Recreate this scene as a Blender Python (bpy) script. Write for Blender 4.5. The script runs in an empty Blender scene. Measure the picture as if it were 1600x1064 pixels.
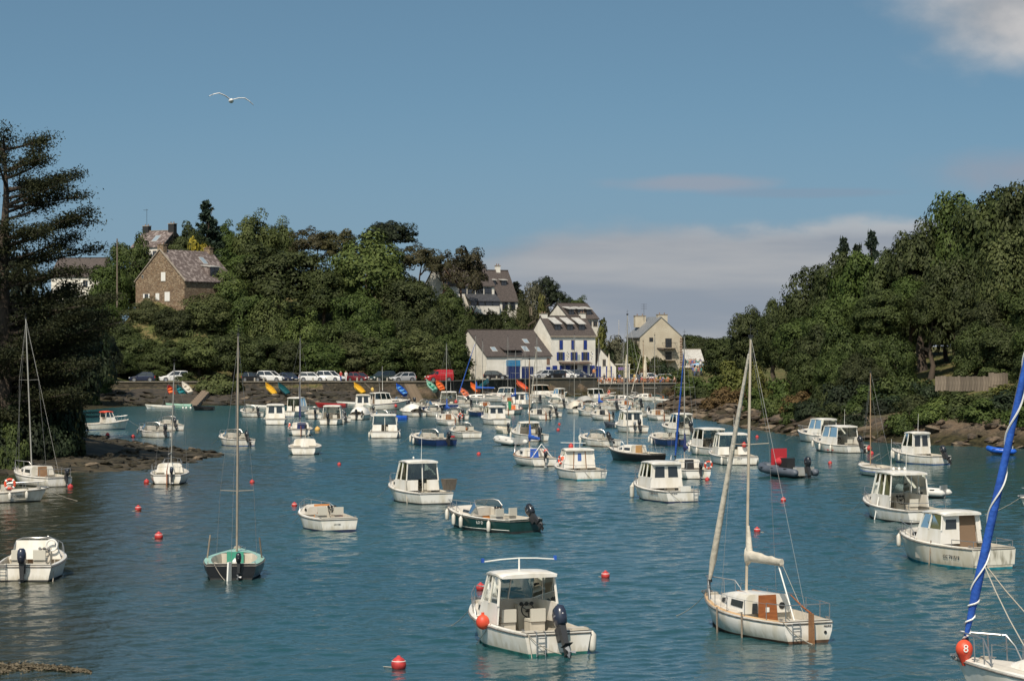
import bpy, math, random
import numpy as np
from mathutils import Vector, Matrix, Quaternion
R = math.radians
scene = bpy.context.scene
C = scene.collection

# ------------------------------------------------------------------ camera
F, HOR, CAMH = 3778.0, 540.0, 8.4          # focal length in photo pixels, horizon row, eye height (m)
cd = bpy.data.cameras.new('camera'); cam = bpy.data.objects.new('camera', cd); C.objects.link(cam)
cam.location = (0, 0, CAMH); cam.rotation_euler = (R(90), 0, 0)
cd.sensor_width = 36.0; cd.lens = 36.0 * F / 1600; cd.shift_y = 8 / 1600
cd.clip_start = 0.5; cd.clip_end = 20000
scene.camera = cam

# ------------------------------------------------------------------ sky
SUN_AZ, SUN_EL = R(-164), R(52)            # azimuth from +Y clockwise: behind the camera, to its left
SUNV = Vector((math.sin(SUN_AZ) * math.cos(SUN_EL), math.cos(SUN_AZ) * math.cos(SUN_EL), math.sin(SUN_EL)))
world = bpy.data.worlds.new('World'); scene.world = world; world.use_nodes = True
wt = world.node_tree; wt.nodes.clear()
def wn(t, **k):
    n = wt.nodes.new(t)
    for a, b in k.items(): setattr(n, a, b)
    return n
def wmath(op, a, b=None, clamp=False):
    n = wn('ShaderNodeMath', operation=op); n.use_clamp = clamp
    for i, x in enumerate((a, b)):
        if x is None: continue
        if isinstance(x, (int, float)): n.inputs[i].default_value = x
        else: wt.links.new(x, n.inputs[i])
    return n.outputs[0]
def wramp(v, a, b, interp='SMOOTHSTEP'):
    n = wn('ShaderNodeMapRange', interpolation_type=interp)
    wt.links.new(v, n.inputs[0]); n.inputs[1].default_value = a; n.inputs[2].default_value = b
    return n.outputs[0]
wout = wn('ShaderNodeOutputWorld'); wbg = wn('ShaderNodeBackground'); wbg.inputs[1].default_value = 0.092
tc = wn('ShaderNodeTexCoord')
sep = wn('ShaderNodeSeparateXYZ'); wt.links.new(tc.outputs['Generated'], sep.inputs[0])
# lift the low sky a little: the day is clear and the horizon glare is weak
lift = wmath('ADD', wmath('MULTIPLY', wmath('MAXIMUM', sep.outputs[2], 0.0), 1.5), 0.15)
cmb = wn('ShaderNodeCombineXYZ')
wt.links.new(sep.outputs[0], cmb.inputs[0]); wt.links.new(sep.outputs[1], cmb.inputs[1]); wt.links.new(lift, cmb.inputs[2])
nrm = wn('ShaderNodeVectorMath', operation='NORMALIZE'); wt.links.new(cmb.outputs[0], nrm.inputs[0])
sky = wn('ShaderNodeTexSky', sky_type='NISHITA'); sky.sun_disc = False
sky.sun_elevation = SUN_EL; sky.sun_rotation = SUN_AZ; sky.air_density = 1.0; sky.dust_density = 1.6; sky.ozone_density = 1.5
wt.links.new(nrm.outputs[0], sky.inputs[0])
hsv = wn('ShaderNodeHueSaturation'); hsv.inputs['Saturation'].default_value = 1.02; hsv.inputs['Value'].default_value = 1.0
tint = wn('ShaderNodeMix', data_type='RGBA', blend_type='MULTIPLY'); tint.inputs[0].default_value = 1.0; tint.inputs[7].default_value = (0.99, 1.17, 1.06, 1)
wt.links.new(sky.outputs[0], tint.inputs[6]); wt.links.new(tint.outputs[2], hsv.inputs['Color'])
# clouds by direction: elevation e (radians, small angle) and azimuth a
el = sep.outputs[2]
az = wmath('ARCTAN2', sep.outputs[0], sep.outputs[1])
def wnoise(sx, sz, scale, detail=6, rough=0.55, off=0.0):
    cv = wn('ShaderNodeCombineXYZ')
    wt.links.new(wmath('MULTIPLY', az, sx), cv.inputs[0]); wt.links.new(wmath('MULTIPLY', el, sz), cv.inputs[1])
    cv.inputs[2].default_value = off
    n = wn('ShaderNodeTexNoise'); n.inputs['Scale'].default_value = scale
    n.inputs['Detail'].default_value = detail; n.inputs['Roughness'].default_value = rough
    wt.links.new(cv.outputs[0], n.inputs['Vector']); return n.outputs[0]
n_edge = wnoise(1.0, 2.2, 16, 7, 0.55, 3.1)
n_bank = wnoise(1.0, 7.0, 7, 5, 0.5, 7.7)
n_wide = wnoise(1.0, 1.0, 2.2, 2, 0.5, 1.9)
# cloud bank low over the horizon; its top undulates with the azimuth
top = wmath('ADD', wmath('MULTIPLY', wramp(az, -0.06, 0.03), 0.016), 0.0335)
top = wmath('ADD', top, wmath('MULTIPLY', wmath('SUBTRACT', n_edge, 0.5), 0.020))
bank = wramp(wmath('SUBTRACT', top, el), -0.003, 0.008)
bank = wmath('MULTIPLY', bank, wramp(az, -0.085, 0.02))
bank = wmath('MULTIPLY', bank, wmath('ADD', wmath('MULTIPLY', n_bank, 0.35), 0.74, True), True)
rim = wmath('MULTIPLY', wramp(wmath('SUBTRACT', top, el), 0.0085, 0.001), bank)
rim = wmath('MULTIPLY', rim, wmath('MULTIPLY', wramp(az, 0.05, 0.1), wramp(n_edge, 0.40, 0.62)))
# scattered cumulus higher up, densest to the right of the harbour
def blob(a0, e0, ra, re):
    u = wmath('DIVIDE', wmath('SUBTRACT', az, a0), ra); v = wmath('DIVIDE', wmath('SUBTRACT', el, e0), re)
    r2 = wmath('ADD', wmath('MULTIPLY', u, u), wmath('MULTIPLY', v, v))
    return wmath('SUBTRACT', 1.0, wmath('POWER', r2, 0.5))
n_cum = wnoise(1.0, 1.5, 22, 6, 0.5, 5.5)
def puff(a0, e0, ra, re, amp, lo=0.0, hi=0.35):
    return wramp(wmath('ADD', blob(a0, e0, ra, re), wmath('MULTIPLY', wmath('SUBTRACT', n_cum, 0.5), amp)), lo, hi)
cum = wmath('MULTIPLY', puff(0.208, 0.136, 0.062, 0.034, 1.1, 0.0, 0.8), 0.92)
str1 = wmath('MULTIPLY', puff(0.078, 0.0665, 0.042, 0.0050, 1.5, 0.0, 0.7), 0.8)
str2 = wmath('MULTIPLY', puff(0.21, 0.070, 0.062, 0.0120, 1.5, 0.0, 0.9), 0.8)
str3 = wmath('MULTIPLY', puff(0.12, 0.0625, 0.055, 0.0028, 0.9, 0.0, 0.6), 0.4)
far_cum = wmath('MULTIPLY', wramp(wnoise(1.0, 2.0, 3.2, 7, 0.55, 9.0), 0.60, 0.74), wramp(wmath('ABSOLUTE', az), 0.26, 0.5))
far_cum = wmath('MULTIPLY', far_cum, wramp(el, 0.02, 0.10))
def wmix(fac, a, b):
    n = wn('ShaderNodeMix', data_type='RGBA')
    wt.links.new(fac, n.inputs[0]) if not isinstance(fac, float) else None
    for s, x in ((6, a), (7, b)):
        if isinstance(x, tuple): n.inputs[s].default_value = (*x, 1)
        else: wt.links.new(x, n.inputs[s])
    return n.outputs[2]
K = 1 / 0.092
def kc(r, g, b): return (r * K, g * K, b * K)
col = wmix(wmath('MULTIPLY', wramp(el, 0.11, 0.0), 0.75), hsv.outputs[0], kc(.225, .312, .395))
bankcol = wmix(wramp(n_bank, 0.3, 0.7), kc(.275, .305, .36), kc(.42, .43, .445))
col = wmix(bank, col, bankcol)
col = wmix(rim, col, kc(.60, .58, .56))
for m_, c_ in ((str1, kc(.31, .35, .42)), (str2, kc(.29, .33, .40)), (str3, kc(.24, .30, .39)), (far_cum, kc(.5, .5, .51))):
    col = wmix(m_, col, c_)
cumcol = wmix(wramp(n_cum, 0.35, 0.66), kc(.38, .39, .41), kc(.60, .58, .57))
col = wmix(cum, col, cumcol)
wt.links.new(col, wbg.inputs[0]); wt.links.new(wbg.outputs[0], wout.inputs[0])

sd = bpy.data.lights.new('sun', 'SUN'); sd.energy = 5.0; sd.angle = R(0.53); sd.color = (1.0, 0.91, 0.78)
sun = bpy.data.objects.new('sun', sd); C.objects.link(sun)
sun.rotation_euler = (-SUNV).to_track_quat('-Z', 'Y').to_euler(); sun.location = (0, 0, 60)
vs = scene.view_settings
vs.view_transform = 'Standard'; vs.look = 'None'; vs.exposure = 0.0; vs.gamma = 1.0; vs.use_curve_mapping = False
scene.cycles.max_bounces = 6; scene.cycles.transparent_max_bounces = 12
scene.cycles.use_denoising = True

# ------------------------------------------------------------------ helpers
def P(px, py, z=0.0):
    d = (CAMH - z) * F / (py - HOR)
    return Vector(((px - 800) / F * d, d, z))
def AT(px, py, d):
    return Vector(((px - 800) / F * d, d, CAMH - (py - HOR) / F * d))
def XD(px, d): return (px - 800) / F * d
def ZD(py, d): return CAMH - (py - HOR) / F * d

MATS = {}
def lin(c):
    return tuple(c[:3])
def mat(name, color, rough=0.6, var=None, vscale=4.0, bump=0.0, bscale=20.0, metal=0.0, spec=0.5, coat=0.0, detail=4.0, vfac=(0.35, 0.65), coord='Object', stretch=None, rand=0):
    if name in MATS: return MATS[name]
    m = bpy.data.materials.new(name); m.use_nodes = True; t = m.node_tree
    b = t.nodes['Principled BSDF']; b.inputs['Base Color'].default_value = (*color, 1)
    b.inputs['Roughness'].default_value = rough; b.inputs['Metallic'].default_value = metal
    b.inputs['Specular IOR Level'].default_value = spec; b.inputs['Coat Weight'].default_value = coat
    if var is not None or bump:
        tcn = t.nodes.new('ShaderNodeTexCoord'); src = tcn.outputs[coord]
        if stretch:
            mp = t.nodes.new('ShaderNodeMapping'); mp.inputs['Scale'].default_value = stretch
            t.links.new(src, mp.inputs[0]); src = mp.outputs[0]
    if var is not None:
        n = t.nodes.new('ShaderNodeTexNoise'); n.inputs['Scale'].default_value = vscale; n.inputs['Detail'].default_value = detail
        t.links.new(src, n.inputs['Vector'])
        mr = t.nodes.new('ShaderNodeMapRange'); mr.inputs[1].default_value = vfac[0]; mr.inputs[2].default_value = vfac[1]
        t.links.new(n.outputs[0], mr.inputs[0])
        mx = t.nodes.new('ShaderNodeMix'); mx.data_type = 'RGBA'
        mx.inputs[6].default_value = (*color, 1); mx.inputs[7].default_value = (*var, 1)
        t.links.new(mr.outputs[0], mx.inputs[0]); t.links.new(mx.outputs[2], b.inputs['Base Color'])
    if bump:
        n2 = t.nodes.new('ShaderNodeTexNoise'); n2.inputs['Scale'].default_value = bscale; n2.inputs['Detail'].default_value = 5
        t.links.new(src, n2.inputs['Vector'])
        bp = t.nodes.new('ShaderNodeBump'); bp.inputs['Strength'].default_value = bump; bp.inputs['Distance'].default_value = 0.1
        t.links.new(n2.outputs[0], bp.inputs['Height']); t.links.new(bp.outputs[0], b.inputs['Normal'])
    if rand:
        oi = t.nodes.new('ShaderNodeObjectInfo'); hs = t.nodes.new('ShaderNodeHueSaturation'); k = t.nodes.new('ShaderNodeMapRange'); k.inputs[3].default_value = 1 - rand; k.inputs[4].default_value = 1 + rand
        t.links.new(oi.outputs['Random'], k.inputs[0]); t.links.new(k.outputs[0], hs.inputs['Value'])
        lk = b.inputs['Base Color'].links
        if lk: t.links.new(lk[0].from_socket, hs.inputs['Color'])
        else: hs.inputs['Color'].default_value = (*color, 1)
        t.links.new(hs.outputs[0], b.inputs['Base Color'])
    MATS[name] = m
    return m

class MB:
    """collects shapes, builds them as one mesh object"""
    def __init__(s): s.v = []; s.f = []; s.m = []
    def add(s, vs, fs, mi=0):
        o = len(s.v); s.v.extend([tuple(x) for x in vs])
        for f in fs: s.f.append([i + o for i in f]); s.m.append(mi)
        return s
    def quad(s, a, b, c, d, mi=0): return s.add([a, b, c, d], [(0, 1, 2, 3)], mi)
    def hexa(s, lo, hi, mi=0):          # two quads (4 points each) -> closed prism
        return s.add(list(lo) + list(hi), [(3, 2, 1, 0), (4, 5, 6, 7), (0, 1, 5, 4), (1, 2, 6, 5), (2, 3, 7, 6), (3, 0, 4, 7)], mi)
    def box(s, c, d, mi=0, rz=0.0, M=None):
        x, y, z = d[0] / 2, d[1] / 2, d[2] / 2
        pts = [Vector(p) for p in ((-x, -y, -z), (x, -y, -z), (x, y, -z), (-x, y, -z), (-x, -y, z), (x, -y, z), (x, y, z), (-x, y, z))]
        if M is None: M = Matrix.Rotation(rz, 3, 'Z')
        pts = [M @ p + Vector(c) for p in pts]
        return s.hexa(pts[:4], pts[4:], mi)
    def slab(s, pts, n, mi=0):          # polygon pts extruded by vector n
        pts = [Vector(p) for p in pts]; n = Vector(n); k = len(pts)
        vs = pts + [p + n for p in pts]
        fs = [tuple(range(k))[::-1], tuple(range(k, 2 * k))] + [(i, (i + 1) % k, k + (i + 1) % k, k + i) for i in range(k)]
        return s.add(vs, fs, mi)
    def loft(s, rings, mi=0, closed=True, caps=True, mis=None):
        k = len(rings[0]); vs = [p for r in rings for p in r]; o = len(s.v)
        s.v.extend([tuple(x) for x in vs]); n = k if closed else k - 1
        for i in range(len(rings) - 1):
            for j in range(n):
                a = o + i * k + j; b = o + i * k + (j + 1) % k
                s.f.append([a, b, b + k, a + k]); s.m.append(mis[j] if mis else mi)
        if caps and closed:
            s.f.append([o + j for j in range(k)][::-1]); s.m.append(mi)
            s.f.append([o + (len(rings) - 1) * k + j for j in range(k)]); s.m.append(mi)
        return s
    def tube(s, pts, r, n=6, mi=0, caps=True):
        pts = [Vector(p) for p in pts]; rings = []
        rs = r if isinstance(r, (list, tuple)) else [r] * len(pts)
        ref = None
        for i, p in enumerate(pts):
            t = (pts[min(i + 1, len(pts) - 1)] - pts[max(i - 1, 0)])
            t = t.normalized() if t.length > 1e-9 else Vector((0, 0, 1))
            if ref is None: ref = Vector((0, 0, 1)) if abs(t.z) < 0.9 else Vector((1, 0, 0))
            u = (ref - t * ref.dot(t)).normalized(); w = t.cross(u); ref = u
            rings.append([p + (u * math.cos(2 * math.pi * j / n) + w * math.sin(2 * math.pi * j / n)) * rs[i] for j in range(n)])
        return s.loft(rings, mi, True, caps)
    def ball(s, c, r, nu=12, nv=8, mi=0, M=None):
        r = r if isinstance(r, (list, tuple)) else (r, r, r); rings = []
        for i in range(nv + 1):
            th = math.pi * (i + 0.02 * (i == 0) - 0.02 * (i == nv)) / nv
            ring = [Vector((r[0] * math.sin(th) * math.cos(2 * math.pi * j / nu), r[1] * math.sin(th) * math.sin(2 * math.pi * j / nu), -r[2] * math.cos(th))) for j in range(nu)]
            rings.append([(M @ p if M else p) + Vector(c) for p in ring])
        return s.loft(rings, mi)
    def torus(s, c, Rr, r, axis=(0, 0, 1), nu=16, nv=6, mi=0, sz=1.0):
        q = Vector((0, 0, 1)).rotation_difference(Vector(axis)); rings = []
        for i in range(nu + 1):
            a = 2 * math.pi * i / nu
            rings.append([q @ Vector(((Rr + r * math.cos(2 * math.pi * j / nv)) * math.cos(a), (Rr + r * math.cos(2 * math.pi * j / nv)) * math.sin(a), r * math.sin(2 * math.pi * j / nv) * sz)) + Vector(c) for j in range(nv)])
        return s.loft(rings, mi, True, False)
    def mesh(s, name, mats, smooth=40):
        me = bpy.data.meshes.new(name); me.from_pydata(s.v, [], s.f)
        for m in (mats if isinstance(mats, (list, tuple)) else [mats]): me.materials.append(m)
        me.polygons.foreach_set('material_index', s.m)
        if smooth:
            me.polygons.foreach_set('use_smooth', [True] * len(s.f)); me.set_sharp_from_angle(angle=R(smooth))
        me.update(); return me
    def build(s, name, mats, parent=None, smooth=40, label=None):
        o = bpy.data.objects.new(name, s.mesh(name, mats, smooth)); C.objects.link(o)
        if parent: o.parent = parent
        if label: o['label'] = label
        return o
def link(name, me, parent=None, loc=None, rz=0, sc=None):
    o = bpy.data.objects.new(name, me); C.objects.link(o)
    if parent: o.parent = parent
    if loc is not None: o.location = loc
    if rz: o.rotation_euler = (0, 0, rz)
    if sc is not None: o.scale = sc
    return o
def tag(o, label=None, cat=None, group=None, kind=None):
    if label: o['label'] = label
    if cat: o['category'] = cat
    if group: o['group'] = group
    if kind: o['kind'] = kind
    return o
def thing(name, label, cat, loc=(0, 0, 0), rz=0, group=None):
    o = bpy.data.objects.new(name, None); C.objects.link(o); o.empty_display_size = 0.3
    o.location = loc; o.rotation_euler = (0, 0, rz)
    return tag(o, label, cat, group)
def text_mesh(body, size, m, name='lettering', depth=0.004):
    cu = bpy.data.curves.new(name, 'FONT'); cu.body = body; cu.size = size; cu.extrude = depth
    cu.align_x = 'CENTER'; cu.align_y = 'CENTER'; cu.resolution_u = 2
    o = bpy.data.objects.new(name, cu); C.objects.link(o)
    dg = bpy.context.evaluated_depsgraph_get(); me = bpy.data.meshes.new_from_object(o.evaluated_get(dg))
    bpy.data.objects.remove(o); bpy.data.curves.remove(cu); me.materials.clear(); me.materials.append(m); return me
def lettering(body, size, m, parent, loc, xdir, up, name='lettering'):
    me = text_mesh(body, size, m, name); o = link(name, me, parent)
    x = Vector(xdir).normalized(); u = Vector(up); u = (u - x * u.dot(x)).normalized(); n = x.cross(u)
    M = Matrix((x, u, n)).transposed().to_4x4(); M.translation = Vector(loc); o.matrix_local = M
    return o
# ------------------------------------------------------------------ land
rng = np.random.default_rng(7)
random.seed(11)
SHORE = [(-300, 60), (-62, 100), (-42, 140), (-33.3, 157), (-28.7, 161), (-25, 162.5), (-23.2, 174), (-22.3, 188), (-27.6, 198), (-33.6, 212),
         (-39, 224), (-47.5, 262), (-56, 312), (-53, 334), (-44.7, 338.5), (-26.8, 340.5), (-9.3, 353), (-6.2, 372), (3, 395.5), (14.2, 403.5), (22, 411), (31, 416),
         (31.5, 398), (28, 372), (22.5, 334), (17.7, 313), (18.6, 300), (20.9, 288), (23.5, 254), (25.9, 230), (28.7, 217), (33.8, 206),
         (42, 198), (60, 184), (95, 150), (300, 100), (300, 700), (-300, 700)]
WX = [-80, -66, -12, 3, 14.3, 31]; WY = [361, 362, 366, 396, 404.5, 417]      # line of the quay wall in plan
def shore_sd(x, y):
    x = np.asarray(x, float); y = np.asarray(y, float)
    best = np.full(x.shape, 1e9); inside = np.zeros(x.shape, bool); n = len(SHORE)
    for i in range(n):
        ax, ay = SHORE[i]; bx, by = SHORE[(i + 1) % n]
        dx, dy = bx - ax, by - ay
        t = np.clip(((x - ax) * dx + (y - ay) * dy) / (dx * dx + dy * dy), 0, 1)
        best = np.minimum(best, np.hypot(x - ax - t * dx, y - ay - t * dy))
        c = ((ay > y) != (by > y)); xi = ax + (y - ay) / ((by - ay) if by != ay else 1e-9) * dx
        inside ^= c & (x < xi)
    return np.where(inside, best, -best)
def sst(t): t = np.clip(t, 0, 1); return t * t * (3 - 2 * t)
_ph = rng.uniform(0, 6.28, (7, 2))
def wob(x, y):
    s = np.zeros(np.shape(x))
    for i, (k, a) in enumerate(((.045, 1.0), (.09, .6), (.17, .4), (.31, .28), (.55, .16), (.9, .1), (1.5, .06))):
        c, q = math.cos(i * 1.3), math.sin(i * 1.3)
        s = s + a * np.sin(k * (x * c + y * q) + _ph[i, 0]) * np.cos(k * (-x * q + y * c) * 1.13 + _ph[i, 1])
    return s
def terrain(x, y):
    x = np.asarray(x, float); y = np.asarray(y, float)
    s = shore_sd(x, y); w = wob(x, y)
    # harbour head: sloping rubble foreshore, then the quay, then the hill
    beh = y - np.interp(x, WX, WY)
    plat = np.interp(x, [-80, 14.2, 14.4, 40], [2.82, 2.82, 1.8, 1.8])
    fore = np.minimum(np.maximum(s, 0) * 0.088, 1.9) + 0.08 * w
    s0 = np.interp(x, [-80, -50, -43, -14, -4, 16, 18, 40], [13, 13, 24, 24, 48, 36, 22, 22])
    wd = np.interp(x, [-80, -50, -43, -16, -8, -4, 14, 30], [34, 34, 52, 52, 34, 24, 26, 26])
    Hh = np.interp(x, [-110, -74, -33, -11, 0, 9, 15, 21, 30, 60], [15, 15, 15, 13, 12, 10, 7.0, 5.2, 3.2, 3])
    hill = Hh * sst((beh - s0) / wd) + np.clip((beh - s0 - wd) * 0.03, 0, 4) * sst((Hh - 4) / 6) + 0.25 * w * sst((beh - s0) / 10)
    head = np.where(beh > 0.15, plat + hill, fore)
    # left bank under the cypress
    left = np.minimum(np.maximum(s, 0) * 0.09, 0.5) + np.maximum(s - 6, 0) * 0.22
    left = np.minimum(left, 9) + 0.15 * w * sst(s / 3)
    # right bank: rock ledge, then a steep wooded slope
    cap = np.interp(y, [150, 240, 275, 300, 330, 380], [15, 14, 10, 6.0, 3.8, 3.0])
    right = np.minimum(np.maximum(s, 0) * 0.5, 1.7) + np.minimum(np.maximum(s - 3.5, 0) * 0.10 + np.maximum(s - 14, 0) * 0.14, cap)
    right = right + 0.3 * w * sst((s - 1) / 4)
    kl = sst((-62 - x) / -10.0) if False else np.where(x < -58, 1.0, 0.0)
    z = np.where((y < 335) & (x < 5), left, head)
    tl = sst((x + 70) / 12)                                   # far left: blend the bank into the hill
    z = np.where((y >= 335) & (x < -58), np.maximum(left, 2.82) * (1 - tl) + head * tl, z)
    rmask = (x > 12) & (y < 392) | (x > 31)
    tr = sst((x - 31) / 6) * sst((y - 392) / 10)
    z = np.where(rmask, right, z)
    z = np.where((x > 31) & (y > 400), np.minimum(right, 3.0 + np.maximum(y - 400, 0) * 0.03), z)
    return np.where(s > 0, z, np.maximum(s * 0.22, -2.5))
def TZ(x, y): return float(terrain(np.array([x]), np.array([y]))[0])

gx = np.concatenate([[-6000, -2500, -1000, -500, -300, -220, -170], np.arange(-140, 120.1, 1.25), [140, 170, 220, 300, 500, 1000, 2500, 6000]])
gy = np.concatenate([[-400, -100, 0, 50], np.arange(90, 470, 1.25), np.arange(470, 560, 6), [600, 700, 900, 1400, 2500, 5000, 9000]])
XX, YY = np.meshgrid(gx, gy); ZZ = terrain(np.clip(XX, -290, 290), np.clip(YY, 61, 690))
ZZ = np.where(YY > 560, np.minimum(ZZ, 7), ZZ); ZZ = np.where(YY > 1000, 4.0, ZZ); ZZ = np.where((YY < 90) & (abs(XX) < 100), -2.5, ZZ)
nx, ny = len(gx), len(gy)
vv = np.stack([XX.ravel(), YY.ravel(), ZZ.ravel()], 1)
ii = (np.arange(ny - 1)[:, None] * nx + np.arange(nx - 1)[None, :]).ravel()
ff = np.stack([ii, ii + 1, ii + nx + 1, ii + nx], 1)
def np_mesh(name, v, f, m, smooth=True):
    me = bpy.data.meshes.new(name); k = f.shape[1]
    me.vertices.add(len(v)); me.vertices.foreach_set('co', np.ascontiguousarray(v, dtype=np.float32).ravel())
    me.loops.add(f.size); me.loops.foreach_set('vertex_index', np.ascontiguousarray(f, dtype=np.int32).ravel())
    me.polygons.add(len(f)); me.polygons.foreach_set('loop_start', np.arange(0, f.size, k, dtype=np.int32))
    me.polygons.foreach_set('use_smooth', np.full(len(f), smooth)); me.update(calc_edges=True)
    me.materials.append(m); return me
# ground material: grass and earth above, rock and weed in the tidal zone
gm = bpy.data.materials.new('ground_earth'); gm.use_nodes = True; t = gm.node_tree; pb = t.nodes['Principled BSDF']
pb.inputs['Roughness'].default_value = 0.95; pb.inputs['Specular IOR Level'].default_value = 0.15
geo = t.nodes.new('ShaderNodeNewGeometry'); sp = t.nodes.new('ShaderNodeSeparateXYZ'); t.links.new(geo.outputs['Position'], sp.inputs[0])
def tn(scale, det=6):
    n = t.nodes.new('ShaderNodeTexNoise'); n.inputs['Scale'].default_value = scale; n.inputs['Detail'].default_value = det
    t.links.new(geo.outputs['Position'], n.inputs['Vector']); return n.outputs[0]
def tmap(v, a, b):
    n = t.nodes.new('ShaderNodeMapRange'); t.links.new(v, n.inputs[0]); n.inputs[1].default_value = a; n.inputs[2].default_value = b; return n.outputs[0]
def tmix(fc, a, b):
    n = t.nodes.new('ShaderNodeMix'); n.data_type = 'RGBA'; t.links.new(fc, n.inputs[0])
    for s_, x_ in ((6, a), (7, b)):
        if isinstance(x_, tuple): n.inputs[s_].default_value = (*x_, 1)
        else: t.links.new(x_, n.inputs[s_])
    return n.outputs[2]
grass = tmix(tmap(tn(0.5), .4, .62), (.085, .095, .032), (.17, .125, .06))
grass = tmix(tmap(tn(3.0), .45, .6), grass, (.05, .06, .02))
rock = tmix(tmap(tn(0.9), .38, .6), (.115, .082, .055), (.05, .042, .034))
rock = tmix(tmap(tn(5.0), .5, .68), rock, (.15, .115, .08))
ad = t.nodes.new('ShaderNodeMath'); ad.operation = 'ADD'; t.links.new(sp.outputs[2], ad.inputs[0])
t.links.new(tmap(tn(0.7), .0, 1.0), ad.inputs[1])
weed = tmix(tmap(ad.outputs[0], 1.1, 1.9), tmix(tmap(tn(2.0), .4, .6), (.018, .017, .009), (.05, .042, .02)), rock)  # weed colour, deepened so that it also carries shade under the trees
t.links.new(tmix(tmap(ad.outputs[0], 2.3, 3.0), weed, grass), pb.inputs['Base Color'])
bp = t.nodes.new('ShaderNodeBump'); bp.inputs['Strength'].default_value = 0.8; bp.inputs['Distance'].default_value = 0.4
t.links.new(tn(2.2, 8), bp.inputs['Height']); t.links.new(bp.outputs[0], pb.inputs['Normal'])
ground = link('ground', np_mesh('ground', vv, ff, gm)); tag(ground, kind='structure')

# ------------------------------------------------------------------ water
wm = bpy.data.materials.new('harbour_water'); wm.use_nodes = True; t = wm.node_tree; pb = t.nodes['Principled BSDF']
pb.inputs['Roughness'].default_value = 0.06; pb.inputs['IOR'].default_value = 1.33
geo = t.nodes.new('ShaderNodeNewGeometry'); sp = t.nodes.new('ShaderNodeSeparateXYZ'); t.links.new(geo.outputs['Position'], sp.inputs[0])
# base colour turns brown-green towards the left shore
sx = t.nodes.new('ShaderNodeMath'); sx.operation = 'MULTIPLY_ADD'; t.links.new(sp.outputs[1], sx.inputs[0]); sx.inputs[1].default_value = 0.060; t.links.new(sp.outputs[0], sx.inputs[2])
n0 = tn(0.10, 4); md = t.nodes.new('ShaderNodeMath'); md.operation = 'MULTIPLY_ADD'; t.links.new(n0, md.inputs[0]); md.inputs[1].default_value = 9.0; t.links.new(sx.outputs[0], md.inputs[2])
deep = tmix(tmap(tn(0.035, 3), .35, .65), (.013, .056, .066), (.021, .074, .080))
olive = tmix(tmap(md.outputs[0], -5.5, 2.0), (.034, .036, .019), deep)
lim = t.nodes.new('ShaderNodeMapRange'); t.links.new(sp.outputs[1], lim.inputs[0]); lim.inputs[1].default_value = 230; lim.inputs[2].default_value = 150
t.links.new(tmix(lim.outputs[0], deep, olive), pb.inputs['Base Color'])
def wave(sx_, sy_, scale, det, rot=0.0):
    mp = t.nodes.new('ShaderNodeMapping'); mp.inputs['Scale'].default_value = (sx_, sy_, 1); mp.inputs['Rotation'].default_value = (0, 0, rot)
    t.links.new(geo.outputs['Position'], mp.inputs[0])
    n = t.nodes.new('ShaderNodeTexNoise'); n.inputs['Scale'].default_value = scale; n.inputs['Detail'].default_value = det; n.inputs['Roughness'].default_value = 0.55
    t.links.new(mp.outputs[0], n.inputs['Vector']); return n.outputs[0]
def tm(op, a, b):
    n = t.nodes.new('ShaderNodeMath'); n.operation = op
    for i, x in enumerate((a, b)):
        if isinstance(x, (int, float)): n.inputs[i].default_value = x
        else: t.links.new(x, n.inputs[i])
    return n.outputs[0]
h = tm('ADD', tm('MULTIPLY', wave(1.0, 1.0, 4.0, 3, 0.25), 0.4), tm('MULTIPLY', wave(1.0, 1.0, 8.0, 3, -0.2), 0.2))
# cat's paws: ruffled and calmer patches
patch = tmap(wave(0.5, 1.0, 0.035, 3, 0.4), .35, .65)
bp = t.nodes.new('ShaderNodeBump'); bp.inputs['Distance'].default_value = 0.35
far = t.nodes.new('ShaderNodeMapRange'); t.links.new(sp.outputs[1], far.inputs[0]); far.inputs[1].default_value = 60; far.inputs[2].default_value = 260; far.inputs[3].default_value = .16; far.inputs[4].default_value = .22
t.links.new(tm('MULTIPLY', tm('ADD', tm('MULTIPLY', patch, 0.55), 0.65), far.outputs[0]), bp.inputs['Strength'])
t.links.new(h, bp.inputs['Height']); t.links.new(bp.outputs[0], pb.inputs['Normal'])
rg = t.nodes.new('ShaderNodeMapRange'); t.links.new(sp.outputs[1], rg.inputs[0]); rg.inputs[1].default_value = 70; rg.inputs[2].default_value = 300; rg.inputs[3].default_value = .05; rg.inputs[4].default_value = .20
t.links.new(rg.outputs[0], pb.inputs['Roughness'])
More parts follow.
